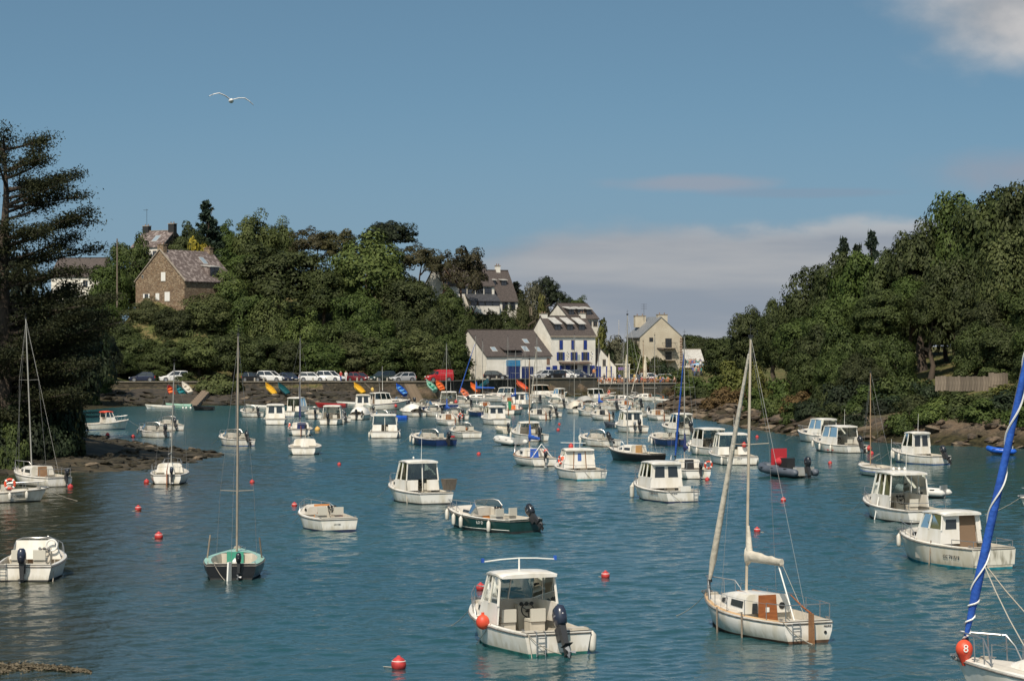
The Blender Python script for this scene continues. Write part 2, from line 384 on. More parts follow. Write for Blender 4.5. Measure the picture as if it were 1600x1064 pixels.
# the surface itself is modelled: wind ripples as real relief, rows a little wider apart with distance
rows = [52.0]
while rows[-1] < 426: rows.append(rows[-1] + max(.10, .10 * (rows[-1] / 80) ** 1.35))
rows = np.array(rows); NU = 540; uu = np.linspace(-1, 1, NU)
hw = .225 * rows + 7.0
WXg = hw[:, None] * uu[None, :]; WYg = np.repeat(rows[:, None], NU, 1); cell = np.maximum(2 * hw / NU, np.gradient(rows))[:, None]
wr = np.random.default_rng(21); WZ = np.zeros_like(WXg); N = 46
gust = sst((wob(WXg * 1.3 + 40, WYg * .45) + 1.2) / 2.0) * .75 + .55
gust = gust * (.62 + .38 * sst((WXg + .06 * WYg + 16) / 14))
for i in range(N):
    lam = .28 * (7.5 ** (i / (N - 1))); k_ = 6.2832 / lam; an = 2.1 + wr.normal(0, .75); att = np.clip((lam / cell - 2.2) / 1.6, 0, 1)
    WZ += (.108 * math.sqrt(2 / N) / k_) * att * np.sin(k_ * (WXg * math.cos(an) + WYg * math.sin(an)) + wr.uniform(0, 6.28) + .6 * np.sin(.21 * WXg + i) + .6 * np.sin(.13 * WYg + 2 * i))
WZ *= gust; edge = np.minimum(1, (1 - np.abs(uu)) * 12)[None, :]; WZ *= edge
nr = len(rows); wi = (np.arange(nr - 1)[:, None] * NU + np.arange(NU - 1)[None, :]).ravel()
water = link('water', np_mesh('water', np.stack([WXg.ravel(), WYg.ravel(), WZ.ravel()], 1), np.stack([wi, wi + 1, wi + NU + 1, wi + NU], 1), wm)); tag(water, kind='structure')
ob = MB()
ye0 = float(rows[0]); ob.quad((-900, -300, 0), (900, -300, 0), (900, ye0, 0), (-900, ye0, 0))
a0_, a1_ = float(hw[0]), float(hw[-1]); ye = float(rows[-1])
ob.quad((-900, ye0, 0), (-a0_, ye0, 0), (-a1_, ye, 0), (-900, ye, 0)); ob.quad((a0_, ye0, 0), (900, ye0, 0), (900, ye, 0), (a1_, ye, 0))
tag(ob.build('outer_water', wm, smooth=None), kind='structure')

# ------------------------------------------------------------------ quay
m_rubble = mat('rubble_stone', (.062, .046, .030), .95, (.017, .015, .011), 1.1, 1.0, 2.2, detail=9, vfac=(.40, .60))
def stone_mat(name, mortar, cols, scale, bump=0.6):
    if name in MATS: return MATS[name]
    m = bpy.data.materials.new(name); m.use_nodes = True; t = m.node_tree; b = t.nodes['Principled BSDF']; b.inputs['Roughness'].default_value = .92
    b.inputs['Specular IOR Level'].default_value = .2
    tcn = t.nodes.new('ShaderNodeTexCoord'); mp = t.nodes.new('ShaderNodeMapping'); mp.inputs['Scale'].default_value = (1, 1, 1.7)
    t.links.new(tcn.outputs['Object'], mp.inputs[0])
    vo = t.nodes.new('ShaderNodeTexVoronoi'); vo.inputs['Scale'].default_value = scale; t.links.new(mp.outputs[0], vo.inputs['Vector'])
    ve = t.nodes.new('ShaderNodeTexVoronoi'); ve.feature = 'DISTANCE_TO_EDGE'; ve.inputs['Scale'].default_value = scale; t.links.new(mp.outputs[0], ve.inputs['Vector'])
    rp = t.nodes.new('ShaderNodeValToRGB'); s_ = t.nodes.new('ShaderNodeSeparateColor'); t.links.new(vo.outputs['Color'], s_.inputs[0]); t.links.new(s_.outputs[0], rp.inputs[0])
    els = rp.color_ramp.elements
    for i, c in enumerate(cols):
        e = els[i] if i < 2 else els.new(0.5)
        e.position = i / (len(cols) - 1); e.color = (*c, 1)
    mr = t.nodes.new('ShaderNodeMapRange'); t.links.new(ve.outputs[0], mr.inputs[0]); mr.inputs[1].default_value = .02; mr.inputs[2].default_value = .09
    mx = t.nodes.new('ShaderNodeMix'); mx.data_type = 'RGBA'; t.links.new(mr.outputs[0], mx.inputs[0]); mx.inputs[6].default_value = (*mortar, 1); t.links.new(rp.outputs[0], mx.inputs[7])
    t.links.new(mx.outputs[2], b.inputs['Base Color'])
    bp = t.nodes.new('ShaderNodeBump'); bp.inputs['Strength'].default_value = bump; bp.inputs['Distance'].default_value = .06; t.links.new(mr.outputs[0], bp.inputs['Height']); t.links.new(bp.outputs[0], b.inputs['Normal'])
    MATS[name] = m; return m
m_quaystone = stone_mat('quay_masonry', (.05, .045, .035), [(.05, .042, .030), (.095, .078, .055), (.065, .054, .04), (.035, .032, .024)], 1.6)
m_coping = mat('coping_stone', (.17, .15, .115), .9, (.17, .15, .12), 2.0, .3, 8)
m_road = mat('quay_asphalt', (.085, .08, .075), .9, (.12, .115, .105), .8, .2, 20)
m_conc = mat('terrace_concrete', (.34, .31, .26), .9, (.24, .22, .18), 1.0, .2, 15)
m_wetwall = mat('wet_concrete', (.095, .075, .05), .9, (.05, .045, .035), .6, .4, 4, stretch=(1, 1, 2.5))
# upper quay wall (long left run, then along the houses)
def wall_run(name, pts, z0, z1, th, m, cope=True, mc=None):
    b = MB()
    for (ax, ay), (bx, by) in zip(pts[:-1], pts[1:]):
        d = Vector((bx - ax, by - ay, 0)).normalized(); nrm_ = Vector((-d.y, d.x, 0)) * th
        a0, b0 = Vector((ax, ay, z0)), Vector((bx, by, z0)); up = Vector((0, 0, z1 - z0))
        b.hexa([a0, b0, b0 + nrm_, a0 + nrm_], [a0 + up, b0 + up, b0 + nrm_ + up, a0 + nrm_ + up])
    o = b.build(name, m, smooth=None)
    if cope:
        for (ax, ay), (bx, by) in zip(pts[:-1], pts[1:]):
            A, B_ = Vector((ax, ay, 0)), Vector((bx, by, 0)); L_ = (B_ - A).length; n = max(1, int(L_ / 1.9)); d = (B_ - A) / n
            me = None
            for i in range(n):
                c = A + d * (i + .5)
                if me is None: me = MB().box((0, 0, 0), (d.length - .03, .5, .16)).mesh('coping', mc or m_coping, None)
                link('coping', me, o, (c.x, c.y + .12, z1 + .075), math.atan2(d.y, d.x))
    return o
QW = list(zip(WX, WY))
q1 = tag(wall_run('quay_wall', QW[1:4], -.6, 2.9, .8, m_quaystone), 'dark rubble stone quay wall below the row of parked cars', 'wall')
q2 = tag(wall_run('quay_wall', [(3.0, 396), (14.3, 404.5)], -.8, 2.93, .8, m_wetwall), 'straight concrete quay wall below the white house with blue shutters', 'wall')
q3 = tag(wall_run('terrace_wall', [(14.35, 404.6), (31, 417)], -.8, 1.9, .8, m_wetwall, mc=m_conc), 'low wet concrete wall under the crowded cafe terrace', 'wall')
rb = MB()
for i in range(1, len(QW) - 2):
    (ax, ay), (bx, by) = QW[i], QW[i + 1]
    rb.quad((ax, ay + .6, 2.86), (bx, by + .6, 2.86), (bx, by + (14 if i == 1 else 22), 2.86), (ax, ay + 14, 2.86))
tag(rb.build('road', m_road, smooth=None), kind='structure')
tag(MB().quad((14.6, 405.4, 1.86), (31, 417.5, 1.86), (31, 437, 1.86), (14.6, 428, 1.86)).build('terrace', m_conc, smooth=None), kind='structure')
# rubble foreshore stones (parts of the ground) on both banks
def rock_mesh(seed, name='rock'):
    r_ = np.random.default_rng(seed); b = MB(); pts = []
    nu, nv = 7, 5
    rings = []
    for i in range(nv + 1):
        th = math.pi * (i + .04 * (i == 0) - .04 * (i == nv)) / nv
        rings.append([Vector((math.sin(th) * math.cos(6.283 * j / nu + .3 * i), math.sin(th) * math.sin(6.283 * j / nu + .3 * i), -math.cos(th) * .7)) * float(r_.uniform(.6, 1.1)) for j in range(nu)])
    b.loft(rings); return b.mesh(name, m_rockA, 25)
m_rockA = mat('shore_rock', (.115, .080, .052), .92, (.035, .029, .022), 1.6, .8, 5, detail=6, rand=.35)
m_rockB = mat('pale_rock', (.20, .15, .10), .92, (.09, .07, .05), 2.0, .7, 5, detail=6)
rocks = [rock_mesh(s) for s in range(6)]
rocksB = []
for me in rocks[:3]:
    m2 = me.copy(); m2.materials.clear(); m2.materials.append(m_rockB); rocksB.append(m2)
def along(pts, n):
    seg = [(Vector((*a, 0)), Vector((*b, 0))) for a, b in zip(pts[:-1], pts[1:])]; tot = sum((b - a).length for a, b in seg)
    for _ in range(n):
        u = random.random() * tot
        for a, b in seg:
            if u < (b - a).length: yield a + (b - a).normalized() * u, (b - a).normalized(); break
            u -= (b - a).length
def scatter_rocks(pts, n, parent, w0, w1, s0_, s1_, side, pale=.25, dark=None):
    for p, d in along(pts, n):
        nv_ = Vector((d.y, -d.x, 0)) * side; q = p + nv_ * random.uniform(w0, w1); z = TZ(q.x, q.y)
        if z < -.4: z = -.2
        s_ = random.uniform(s0_, s1_)
        o = link('rock', random.choice(rocksB if random.random() < pale else (dark or rocks)), parent, (q.x, q.y, z + .05 * s_), 0, (s_ * random.uniform(.9, 1.9), s_, s_ * random.uniform(.35, .8)))
        o.rotation_euler = (random.uniform(-.3, .3), random.uniform(-.3, .3), random.uniform(0, 6.28))
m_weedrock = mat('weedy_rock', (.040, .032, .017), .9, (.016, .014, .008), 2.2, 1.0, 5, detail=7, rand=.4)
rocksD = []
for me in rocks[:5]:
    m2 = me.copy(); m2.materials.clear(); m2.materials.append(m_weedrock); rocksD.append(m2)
m_spit = mat('weedy_spit', (.060, .045, .024), .95, (.016, .014, .008), .9, 1.0, 2.4, detail=9, vfac=(.42, .62))  # dark weed colour with some of the cypress shade put into it
RB = SHORE[25:34]
scatter_rocks(RB, 296, ground, -.5, 3.4, .25, .85, -1, .25)
slope = MB()
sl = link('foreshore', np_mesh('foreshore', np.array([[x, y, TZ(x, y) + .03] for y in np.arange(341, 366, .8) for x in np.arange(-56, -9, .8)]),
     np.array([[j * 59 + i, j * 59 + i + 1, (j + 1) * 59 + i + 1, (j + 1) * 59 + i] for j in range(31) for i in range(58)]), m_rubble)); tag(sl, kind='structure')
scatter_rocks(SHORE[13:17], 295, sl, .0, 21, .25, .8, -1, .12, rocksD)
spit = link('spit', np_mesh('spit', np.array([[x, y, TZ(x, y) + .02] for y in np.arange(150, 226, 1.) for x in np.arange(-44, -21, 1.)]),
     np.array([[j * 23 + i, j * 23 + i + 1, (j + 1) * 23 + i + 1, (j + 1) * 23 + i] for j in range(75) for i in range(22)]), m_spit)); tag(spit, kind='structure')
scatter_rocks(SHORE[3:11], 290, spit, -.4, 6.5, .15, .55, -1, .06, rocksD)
# ------------------------------------------------------------------ foliage
def leaf_mat(name, c1, c2, trans=.16, hue=.016):
    m = bpy.data.materials.new(name); m.use_nodes = True; t = m.node_tree; b = t.nodes['Principled BSDF']; out = t.nodes['Material Output']
    b.inputs['Roughness'].default_value = .6; b.inputs['Specular IOR Level'].default_value = .14
    geo = t.nodes.new('ShaderNodeNewGeometry'); oi = t.nodes.new('ShaderNodeObjectInfo')
    n = t.nodes.new('ShaderNodeTexNoise'); n.inputs['Scale'].default_value = .45; n.inputs['Detail'].default_value = 3; t.links.new(geo.outputs['Position'], n.inputs['Vector'])
    n2 = t.nodes.new('ShaderNodeMath'); n2.operation = 'MULTIPLY_ADD'; t.links.new(geo.outputs['Random Per Island'], n2.inputs[0]); n2.inputs[1].default_value = .5; n2.inputs[2].default_value = -.25
    ad = t.nodes.new('ShaderNodeMath'); ad.operation = 'ADD'; t.links.new(n.outputs[0], ad.inputs[0]); t.links.new(n2.outputs[0], ad.inputs[1])
    mr = t.nodes.new('ShaderNodeMapRange'); t.links.new(ad.outputs[0], mr.inputs[0]); mr.inputs[1].default_value = .25; mr.inputs[2].default_value = .75
    mx = t.nodes.new('ShaderNodeMix'); mx.data_type = 'RGBA'; t.links.new(mr.outputs[0], mx.inputs[0]); mx.inputs[6].default_value = (*c1, 1); mx.inputs[7].default_value = (*c2, 1)
    hs = t.nodes.new('ShaderNodeHueSaturation'); t.links.new(mx.outputs[2], hs.inputs['Color'])
    for sock, a, w in (('Hue', .5 - hue, 2 * hue), ('Value', .72, .6), ('Saturation', .82, .22)):
        k = t.nodes.new('ShaderNodeMath'); k.operation = 'MULTIPLY_ADD'; t.links.new(oi.outputs['Random'], k.inputs[0]); k.inputs[1].default_value = w; k.inputs[2].default_value = a
        t.links.new(k.outputs[0], hs.inputs[sock])
    t.links.new(hs.outputs[0], b.inputs['Base Color'])
    tr = t.nodes.new('ShaderNodeBsdfTranslucent'); t.links.new(hs.outputs[0], tr.inputs[0])
    ms = t.nodes.new('ShaderNodeMixShader'); ms.inputs[0].default_value = trans; t.links.new(b.outputs[0], ms.inputs[1]); t.links.new(tr.outputs[0], ms.inputs[2]); t.links.new(ms.outputs[0], out.inputs[0])
    MATS[name] = m; return m
m_leaf = leaf_mat('leaf_oak', (.024, .036, .009), (.066, .084, .023))
m_leafl = leaf_mat('leaf_light', (.042, .057, .015), (.102, .120, .035))
m_leafy = leaf_mat('leaf_yellowgreen', (.055, .062, .015), (.115, .110, .032))
m_pine = leaf_mat('needle_pine', (.032, .035, .013), (.078, .068, .027), .1)
m_umb = leaf_mat('needle_dark', (.012, .019, .010), (.030, .041, .018), .1)
m_cyp = leaf_mat('needle_cypress', (.011, .014, .007), (.036, .038, .015), .08)
m_spruce = leaf_mat('needle_spruce', (.018, .030, .022), (.040, .055, .034), .1)
m_brown = leaf_mat('leaf_bracken', (.065, .040, .017), (.125, .078, .033), .15)
m_gorse = leaf_mat('flower_gorse', (.13, .105, .02), (.24, .17, .03), .2)
m_greyleaf = leaf_mat('leaf_greygreen', (.075, .078, .042), (.135, .13, .078), .2)
m_bark = mat('bark', (.085, .062, .045), .95, (.04, .032, .025), 3, .8, 12, stretch=(1, 1, .3))
m_barkp = mat('bark_pine', (.15, .085, .055), .95, (.07, .045, .032), 3, .8, 12, stretch=(1, 1, .3))

def leaves(c, d, size, r_, flat=0.0, aspect=.62):
    """diamond leaves at centres c with facing directions d"""
    n = len(c); d = d / (np.linalg.norm(d, axis=1, keepdims=True) + 1e-9)
    a = r_.normal(size=(n, 3)); u = np.cross(d, a); u /= np.linalg.norm(u, axis=1, keepdims=True) + 1e-9; w = np.cross(d, u)
    s = (size * r_.uniform(.65, 1.35, (n, 1)))
    bend = d * s * .18
    v = np.stack([c - u * s, c - w * s * aspect + bend, c + u * s, c + w * s * aspect + bend], 1).reshape(-1, 3)
    f = np.arange(n * 4).reshape(n, 4)
    return v, f
def unit(n, r_, zmin=-1.0):
    z = r_.uniform(zmin, 1, n); a = r_.uniform(0, 6.283, n); q = np.sqrt(1 - z * z); return np.stack([q * np.cos(a), q * np.sin(a), z], 1)
def crown_mesh(name, seed, m, nclump, per, size, rad=(1, 1, 1), cl=(.22, .36), zmin=-.75, shell=(.5, .86), gap=0):
    """crown inside a unit-ish ellipsoid centred on the origin: clumps of leaves, open between them"""
    r_ = np.random.default_rng(seed); d = unit(nclump, r_, zmin)
    lump = 1 + .18 * np.sin(d[:, 0] * 4 + seed) * np.cos(d[:, 1] * 5 + seed * 2) + .14 * np.sin(d[:, 2] * 6 + seed)
    cc = d * (r_.uniform(*shell, (nclump, 1))) * lump[:, None]; V = []; Fs = []; Ns = []; o = 0
    for i in range(nclump):
        cr = r_.uniform(*cl); n = int(per * r_.uniform(.7, 1.3)); q = unit(n, r_, -.55)
        q = q * np.array([1, 1, .72]); pos = cc[i] + q * cr * r_.uniform(.55, 1.05, (n, 1)) ** .6
        face = q * 1.0 + d[i] * .55 + r_.normal(size=(n, 3)) * .38 + np.array([0, 0, .35])
        v, f = leaves(pos, face, size, r_); V.append(v); Fs.append(f + o); o += len(v)
        nn = q * 1.0 + d[i] * .45 + np.array([0, 0, .25]) + r_.normal(size=(n, 3)) * .22; nn /= np.linalg.norm(nn, axis=1, keepdims=True); Ns.append(np.repeat(nn, 4, 0))
    V = np.concatenate(V) * np.array(rad); me = np_mesh(name, V, np.concatenate(Fs), m, True)
    me.normals_split_custom_set_from_vertices(np.concatenate(Ns).tolist()); return me          # clumps shade as rounded masses
def trunk_mesh(name, seed, m, bare=.35, lean=.06, limbs=7, r0=.055):
    """unit height trunk (z 0..1) with limbs reaching into the crown"""
    r_ = random.Random(seed); b = MB(); pts = []; x = y = 0
    for i in range(6):
        pts.append(Vector((x, y, i / 5 * .82 - (.08 if i == 0 else 0)))); x += r_.uniform(-lean, lean); y += r_.uniform(-lean, lean)
    b.tube(pts, [r0 * (1.25 if i == 0 else 1 - i * .16) for i in range(6)], 7)
    for k in range(limbs):
        i = r_.randint(2, 4); p = pts[i]; a = k * 2.4 + r_.uniform(-.4, .4); L_ = r_.uniform(.2, .34)
        e = p + Vector((math.cos(a) * L_, math.sin(a) * L_, r_.uniform(.08, .2)))
        mid = (p + e) / 2 + Vector((0, 0, -.02)); b.tube([p, mid, e], [r0 * .42, r0 * .3, r0 * .1], 5)
    return b.mesh(name, m, 60)
CR = {
 'oak': [crown_mesh('crown', 10 + i, m_leaf, 110, 150, .037, cl=(.2, .34)) for i in range(4)],
 'oakf': [crown_mesh('crown', 30 + i, m_leaf, 120, 160, .036, cl=(.20, .34)) for i in range(4)],
 'light': [crown_mesh('crown', 20 + i, m_leafl, 110, 150, .037, cl=(.2, .34)) for i in range(2)],
 'grey': [crown_mesh('crown', 25, m_greyleaf, 80, 90, .045)],
 'pine': [crown_mesh('crown', 40 + i, m_pine, 46, 120, .040, cl=(.16, .30), zmin=-.6, shell=(.35, .85)) for i in range(2)],
 'umb': [crown_mesh('crown', 50, m_umb, 60, 130, .036, cl=(.16, .28), zmin=-.2, shell=(.45, .85))],
 'dark': [crown_mesh('crown', 55 + i, m_umb, 70, 110, .04, cl=(.18, .3)) for i in range(2)],
}
TR = {'oak': [trunk_mesh('trunk', i, m_bark) for i in range(3)], 'pine': [trunk_mesh('trunk', 9, m_barkp, lean=.09, limbs=9, r0=.035)]}
def spruce_mesh(seed):
    r_ = np.random.default_rng(seed); V = []; Fs = []; o = 0
    for k in range(26):
        z = k / 26; rad = (1 - z) ** .85 * .34 + .02
        nb = max(4, int(10 * (1 - z)) + 3)
        for j in range(nb):
            a = r_.uniform(0, 6.283); n = int(60 * (1 - z) + 16); u = r_.uniform(.1, 1, n) ** .7
            rr = rad * r_.uniform(.75, 1.1)
            pos = np.stack([np.cos(a) * u * rr, np.sin(a) * u * rr, z - u * rr * .28 + .05 * u ** 3], 1) + r_.normal(size=(n, 3)) * [.010, .010, .007]
            v, f = leaves(pos, r_.normal(size=(n, 3)) + [0, 0, .8], .036, r_, aspect=.4); V.append(v); Fs.append(f + o); o += len(v)
    return np_mesh('crown', np.concatenate(V), np.concatenate(Fs), m_spruce, False)
SPR = spruce_mesh(3)
def tree(px, ytop, d, wpx, kind, label, group=None, low=.16, dx=0, variant=None):
    X = XD(px, d); z0 = TZ(X, d); zt = ZD(ytop, d); Ht = max(2.5, zt - z0); W = wpx * d / F
    name = {'pine': 'pine_tree', 'umb': 'pine_tree', 'spruce': 'spruce_tree', 'dark': 'evergreen_tree'}.get(kind, 'broadleaf_tree')
    t_ = thing(name, label, 'tree', (X, d, z0 - .1), random.uniform(0, 6.28), group)
    if kind == 'spruce':
        link('trunk', TR['pine'][0], t_, (0, 0, 0), 0, (W * .5, W * .5, Ht * 1.1)); link('crown', SPR, t_, (0, 0, Ht * low), 0, (W * 2.0, W * 2.0, Ht * (1 - low))); return t_
    pool = CR[kind]; me = pool[variant % len(pool)] if variant is not None else random.choice(pool)
    tr = random.choice(TR['pine' if kind in ('pine', 'umb') else 'oak'])
    hc = max(Ht * (1 - low) / 2, W * (.36 if kind not in ('umb', 'pine') else .24))
    ts = min(Ht, max(W, Ht * .7))
    link('trunk', tr, t_, (0, 0, 0), 0, (ts * .8, ts * .8, Ht * .95))
    link('crown', me, t_, (0, 0, Ht - hc * 1.0), random.uniform(0, 6.28), (W / 2 * 1.02, W / 2 * 1.02, hc * 1.05))
    return t_
BU = {k: [crown_mesh('bush_' + k, s, m, 46, 90, .062, cl=(.24, .4), zmin=-.15, shell=(.4, .82)) for s in ss] for k, (m, ss) in
      {'green': (m_leaf, (60, 61)), 'light': (m_leafl, (62, 63)), 'brown': (m_brown, (64,)), 'yellow': (m_leafy, (65,)), 'gorse': (m_gorse, (66,)), 'dark': (m_umb, (67,)), 'grey': (m_greyleaf, (68,))}.items()}
def bush(px, ytop, d, wpx, kind, label, group=None, z0=None, depth=1.0):
    X = XD(px, d); zb = TZ(X, d) if z0 is None else z0; W = wpx * d / F; h_ = max(.42 * W, ZD(ytop, d) - zb)
    o = link('bush', random.choice(BU[kind]), None, (X, d, zb - .05), random.uniform(0, 6.28), (W / 2, W / 2 * depth, h_))
    return tag(o, label, 'bush', group)

# ---- great cypress on the left bank
def big_cypress(px, d, ytop, label):
    X = XD(px, d); z0 = TZ(X, d); Ht = ZD(ytop, d) - z0
    t_ = thing('cypress_tree', label, 'tree', (X, d, z0 - .2)); r_ = np.random.default_rng(5); rr = random.Random(5)
    b = MB(); tp = [Vector((0, 0, 0)), Vector((.2, 0, Ht * .3)), Vector((.1, .1, Ht * .6)), Vector((.35, 0, Ht * .82)), Vector((.2, 0, Ht * .97))]
    b.tube(tp, [.75, .55, .38, .2, .06], 9); V = []; Fs = []; o = 0
    def on(zf):
        z = zf * Ht
        for i in range(4):
            if z <= tp[i + 1].z: return tp[i].lerp(tp[i + 1], (z - tp[i].z) / (tp[i + 1].z - tp[i].z))
        return tp[-1]
    nb = 0
    boughs = []
    for k in range(40):
        zf = .05 + .93 * (k / 39) ** .92
        for q in range(3 if zf < .42 else 2 if zf < .62 else 1): boughs.append((zf, rr.uniform(0, 6.283), None))
    for yy, rc, aa in ((216, 3.9, -.2), (240, 3.6, -.7), (262, 4.6, .2), (283, 5.2, -.5), (297, 5.9, -.1), (322, 6.9, .15), (338, 7.4, -.25), (352, 6.0, -.8), (376, 6.8, .3), (392, 7.6, -.15), (410, 7.0, -.6), (428, 8.4, .1), (448, 8.2, -.4), (470, 8.6, .3), (500, 8.4, -.2), (530, 8.0, .2), (560, 7.2, -.4), (590, 6.4, 0)):
        yy += rr.uniform(-9, 9); boughs.append((max(.06, (ZD(yy, d) - z0 - rc * .24) / Ht), aa, rc))
    for zf, a, rc in boughs:
        p = on(zf)
        if True:
            reach = 8.2 * (1 - zf) ** .42 * rr.uniform(.5, 1.0) + .5
            if rc: reach = rc * rr.uniform(.84, 1.06)
            rise = reach * (rr.uniform(.04, .36) if not rc else rr.uniform(.12, .36)) + (.9 * zf if not rc else 0)
            dirx, diry = math.cos(a), math.sin(a)
            ends = [p + Vector((dirx * reach * u, diry * reach * u, rise * u ** 1.3 - .10 * reach * max(0, u - .78))) for u in (0, .3, .6, .85, 1.0)]
            b.tube(ends, [.13, .09, .06, .035, .012], 5)
            npad = int(6 + reach * 2.1)
            for j in range(npad):
                u = .22 + .78 * rr.random() ** .75; i_ = min(3, int(np.searchsorted((.3, .6, .85, 1.0), u))); lo = (0, .3, .6, .85)[i_]; hi_ = (.3, .6, .85, 1.0)[i_]
                c = ends[i_].lerp(ends[i_ + 1], (u - lo) / (hi_ - lo)); spread = .20 * reach * (1.15 - u) + .25
                c = c + Vector((-diry, dirx, 0)) * rr.uniform(-spread, spread) + Vector((0, 0, rr.uniform(-.05, .28)))
                n = rr.randint(50, 80); pr = rr.uniform(.42, .85)
                pos = np.array(c) + r_.normal(size=(n, 3)) * [pr * .62, pr * .62, pr * .30] + np.outer(r_.uniform(-.2, .9, n), [dirx, diry, .30]) * .55
                v, f = leaves(pos, r_.normal(size=(n, 3)) * .8 + [0, 0, .9], .105, r_, aspect=.42); V.append(v); Fs.append(f + o); o += len(v)
    b.build('trunk', m_bark, t_, 60)
    link('crown', np_mesh('crown', np.concatenate(V), np.concatenate(Fs), m_cyp, False), t_)
    return t_
big_cypress(2, 169, 212, 'huge dark cypress with layered horizontal branches at the left edge')
HL = 'trees on the left wooded hill'; HR = 'trees on the right wooded slope'
LB = 'bushes at the foot of the left hill'; RBU = 'bushes along the right bank'
for px, yt, d, w, k, lb in [(-5, 655, 161, 80, 'dark', 'dark bush at the waterline in the left corner of the bank'), (45, 640, 166, 90, 'dark', 'dark bush behind the small yacht coachroof'), (90, 650, 168, 70, 'dark', 'dark bush right of the small yacht mast'), (115, 668, 170, 44, 'green', 'low bush at the root of the weedy spit'), (20, 660, 160.5, 60, 'green', 'low leafy bush at the waterline left of the small yacht')]:
    bush(px, yt, d, w, k, lb, LB)
# second trunk mass and shrubs of the left bank
tree(-30, 330, 190, 190, 'dark', 'dark evergreen crowding behind the huge cypress at the left edge', HL, low=.05)
tree(70, 470, 186, 150, 'dark', 'low dark evergreen under the right boughs of the huge cypress', HL, low=.04)
tree(20, 500, 172, 130, 'dark', 'dark evergreen under the huge cypress behind the leaning mast', HL, low=.02)
tree(110, 430, 215, 130, 'dark', 'dark evergreen right of the huge cypress trunk', HL, low=.04)
bush(75, 568, 176, 105, 'dark', 'dark bush on the left bank behind the leaning white mast', LB)
bush(100, 560, 182, 62, 'green', 'green leafy bush overhanging the cove beside the huge cypress', LB)
bush(25, 600, 170, 110, 'dark', 'dark bush on the left bank above the small yacht', LB)
bush(118, 606, 190, 40, 'green', 'small green bush at the point of the left bank', LB)
bush(-10, 630, 165, 90, 'dark', 'dark bush at the left frame edge above the weedy shore', LB)
for i, (px, yt, d, w, k) in enumerate([(150, 500, 345, 80, 'dark'), (125, 470, 330, 90, 'dark'), (185, 545, 374, 60, 'oak'), (120, 540, 300, 80, 'dark'), (95, 480, 280, 110, 'dark'), (165, 545, 366, 60, 'oak')]):
    tree(px, yt, d, w, k, 'dark tree at the head of the cove, ' + ('nearest the left end of the quay wall', 'tallest beside the cypress boughs', 'rightmost next to the dark blue car', 'lowest beside the bank point', 'leftmost behind the cypress', 'small one behind the quay wall end')[i], HL, low=.02)
# ---- left hill: (px, top, distance, width, kind, label)
for a in [
 (205, 368, 432, 74, 'oak', 'dark round broadleaf tree left of the stone house gable'),
 (170, 405, 425, 70, 'oak', 'broadleaf tree beside the wooden utility pole'),
 (322, 314, 450, 62, 'spruce', 'dark pointed spruce on the skyline above the stone house'),
 (298, 352, 440, 70, 'oak', 'broadleaf tree at the foot of the skyline spruce'),
 (352, 350, 455, 60, 'oak', 'broadleaf tree just right of the skyline spruce'),
 (400, 333, 452, 76, 'light', 'pale green tree with two crowns on the left skyline'),
 (440, 345, 455, 64, 'light', 'pale green tree beside the white chimney on the skyline'),
 (490, 346, 448, 80, 'pine', 'brown green pine on the skyline left of the umbrella pine'),
 (535, 356, 445, 74, 'pine', 'loose brown green pine next to the umbrella pine'),
 (607, 338, 446, 104, 'umb', 'flat topped dark umbrella pine on the skyline'),
 (578, 366, 420, 140, 'light', 'large pale crowned broadleaf tree below the umbrella pine'),
 (655, 372, 432, 78, 'pine', 'brown pine right of the large pale crowned tree'),
 (690, 384, 428, 58, 'pine', 'thin brown pine left of the upper white house'),
 (728, 380, 424, 74, 'pine', 'bare stemmed brown pine in front of the upper white house'),
 (440, 384, 418, 150, 'oak', 'broad dark oak in the middle of the left hill'),
 (372, 392, 425, 90, 'oak', 'dark broadleaf tree right of the stone house dormer'),
 (345, 420, 408, 92, 'light', 'green broadleaf tree touching the stone house roof'),
 (505, 415, 414, 90, 'oak', 'dark broadleaf tree above the grassy gap on the hill'),
 (640, 425, 412, 100, 'oak', 'dark broadleaf tree left of the upper house garden'),
 (560, 450, 402, 90, 'oak', 'dark oak under the large pale crowned tree'),
 (790, 436, 452, 46, 'spruce', 'dark conifer right of the upper white house'),
 (806, 440, 454, 44, 'spruce', 'second dark conifer right of the upper white house'),
 (772, 438, 456, 40, 'spruce', 'dark conifer behind the upper white house chimney'),
 (834, 432, 445, 46, 'grey', 'grey green willow like tree right of the dark conifers'),
 (852, 424, 452, 46, 'umb', 'dark pine behind the grey green tree'),
 (872, 448, 452, 44, 'umb', 'small dark pine above the white house chimney'),
 (902, 463, 462, 34, 'oak', 'small green tree behind the highest dormered house'),
 (815, 462, 436, 34, 'light', 'bright small tree at the upper house garden fence')]:
    tree(*a, group=HL, low=(.42 if a[4] in ('pine', 'umb') else .14))
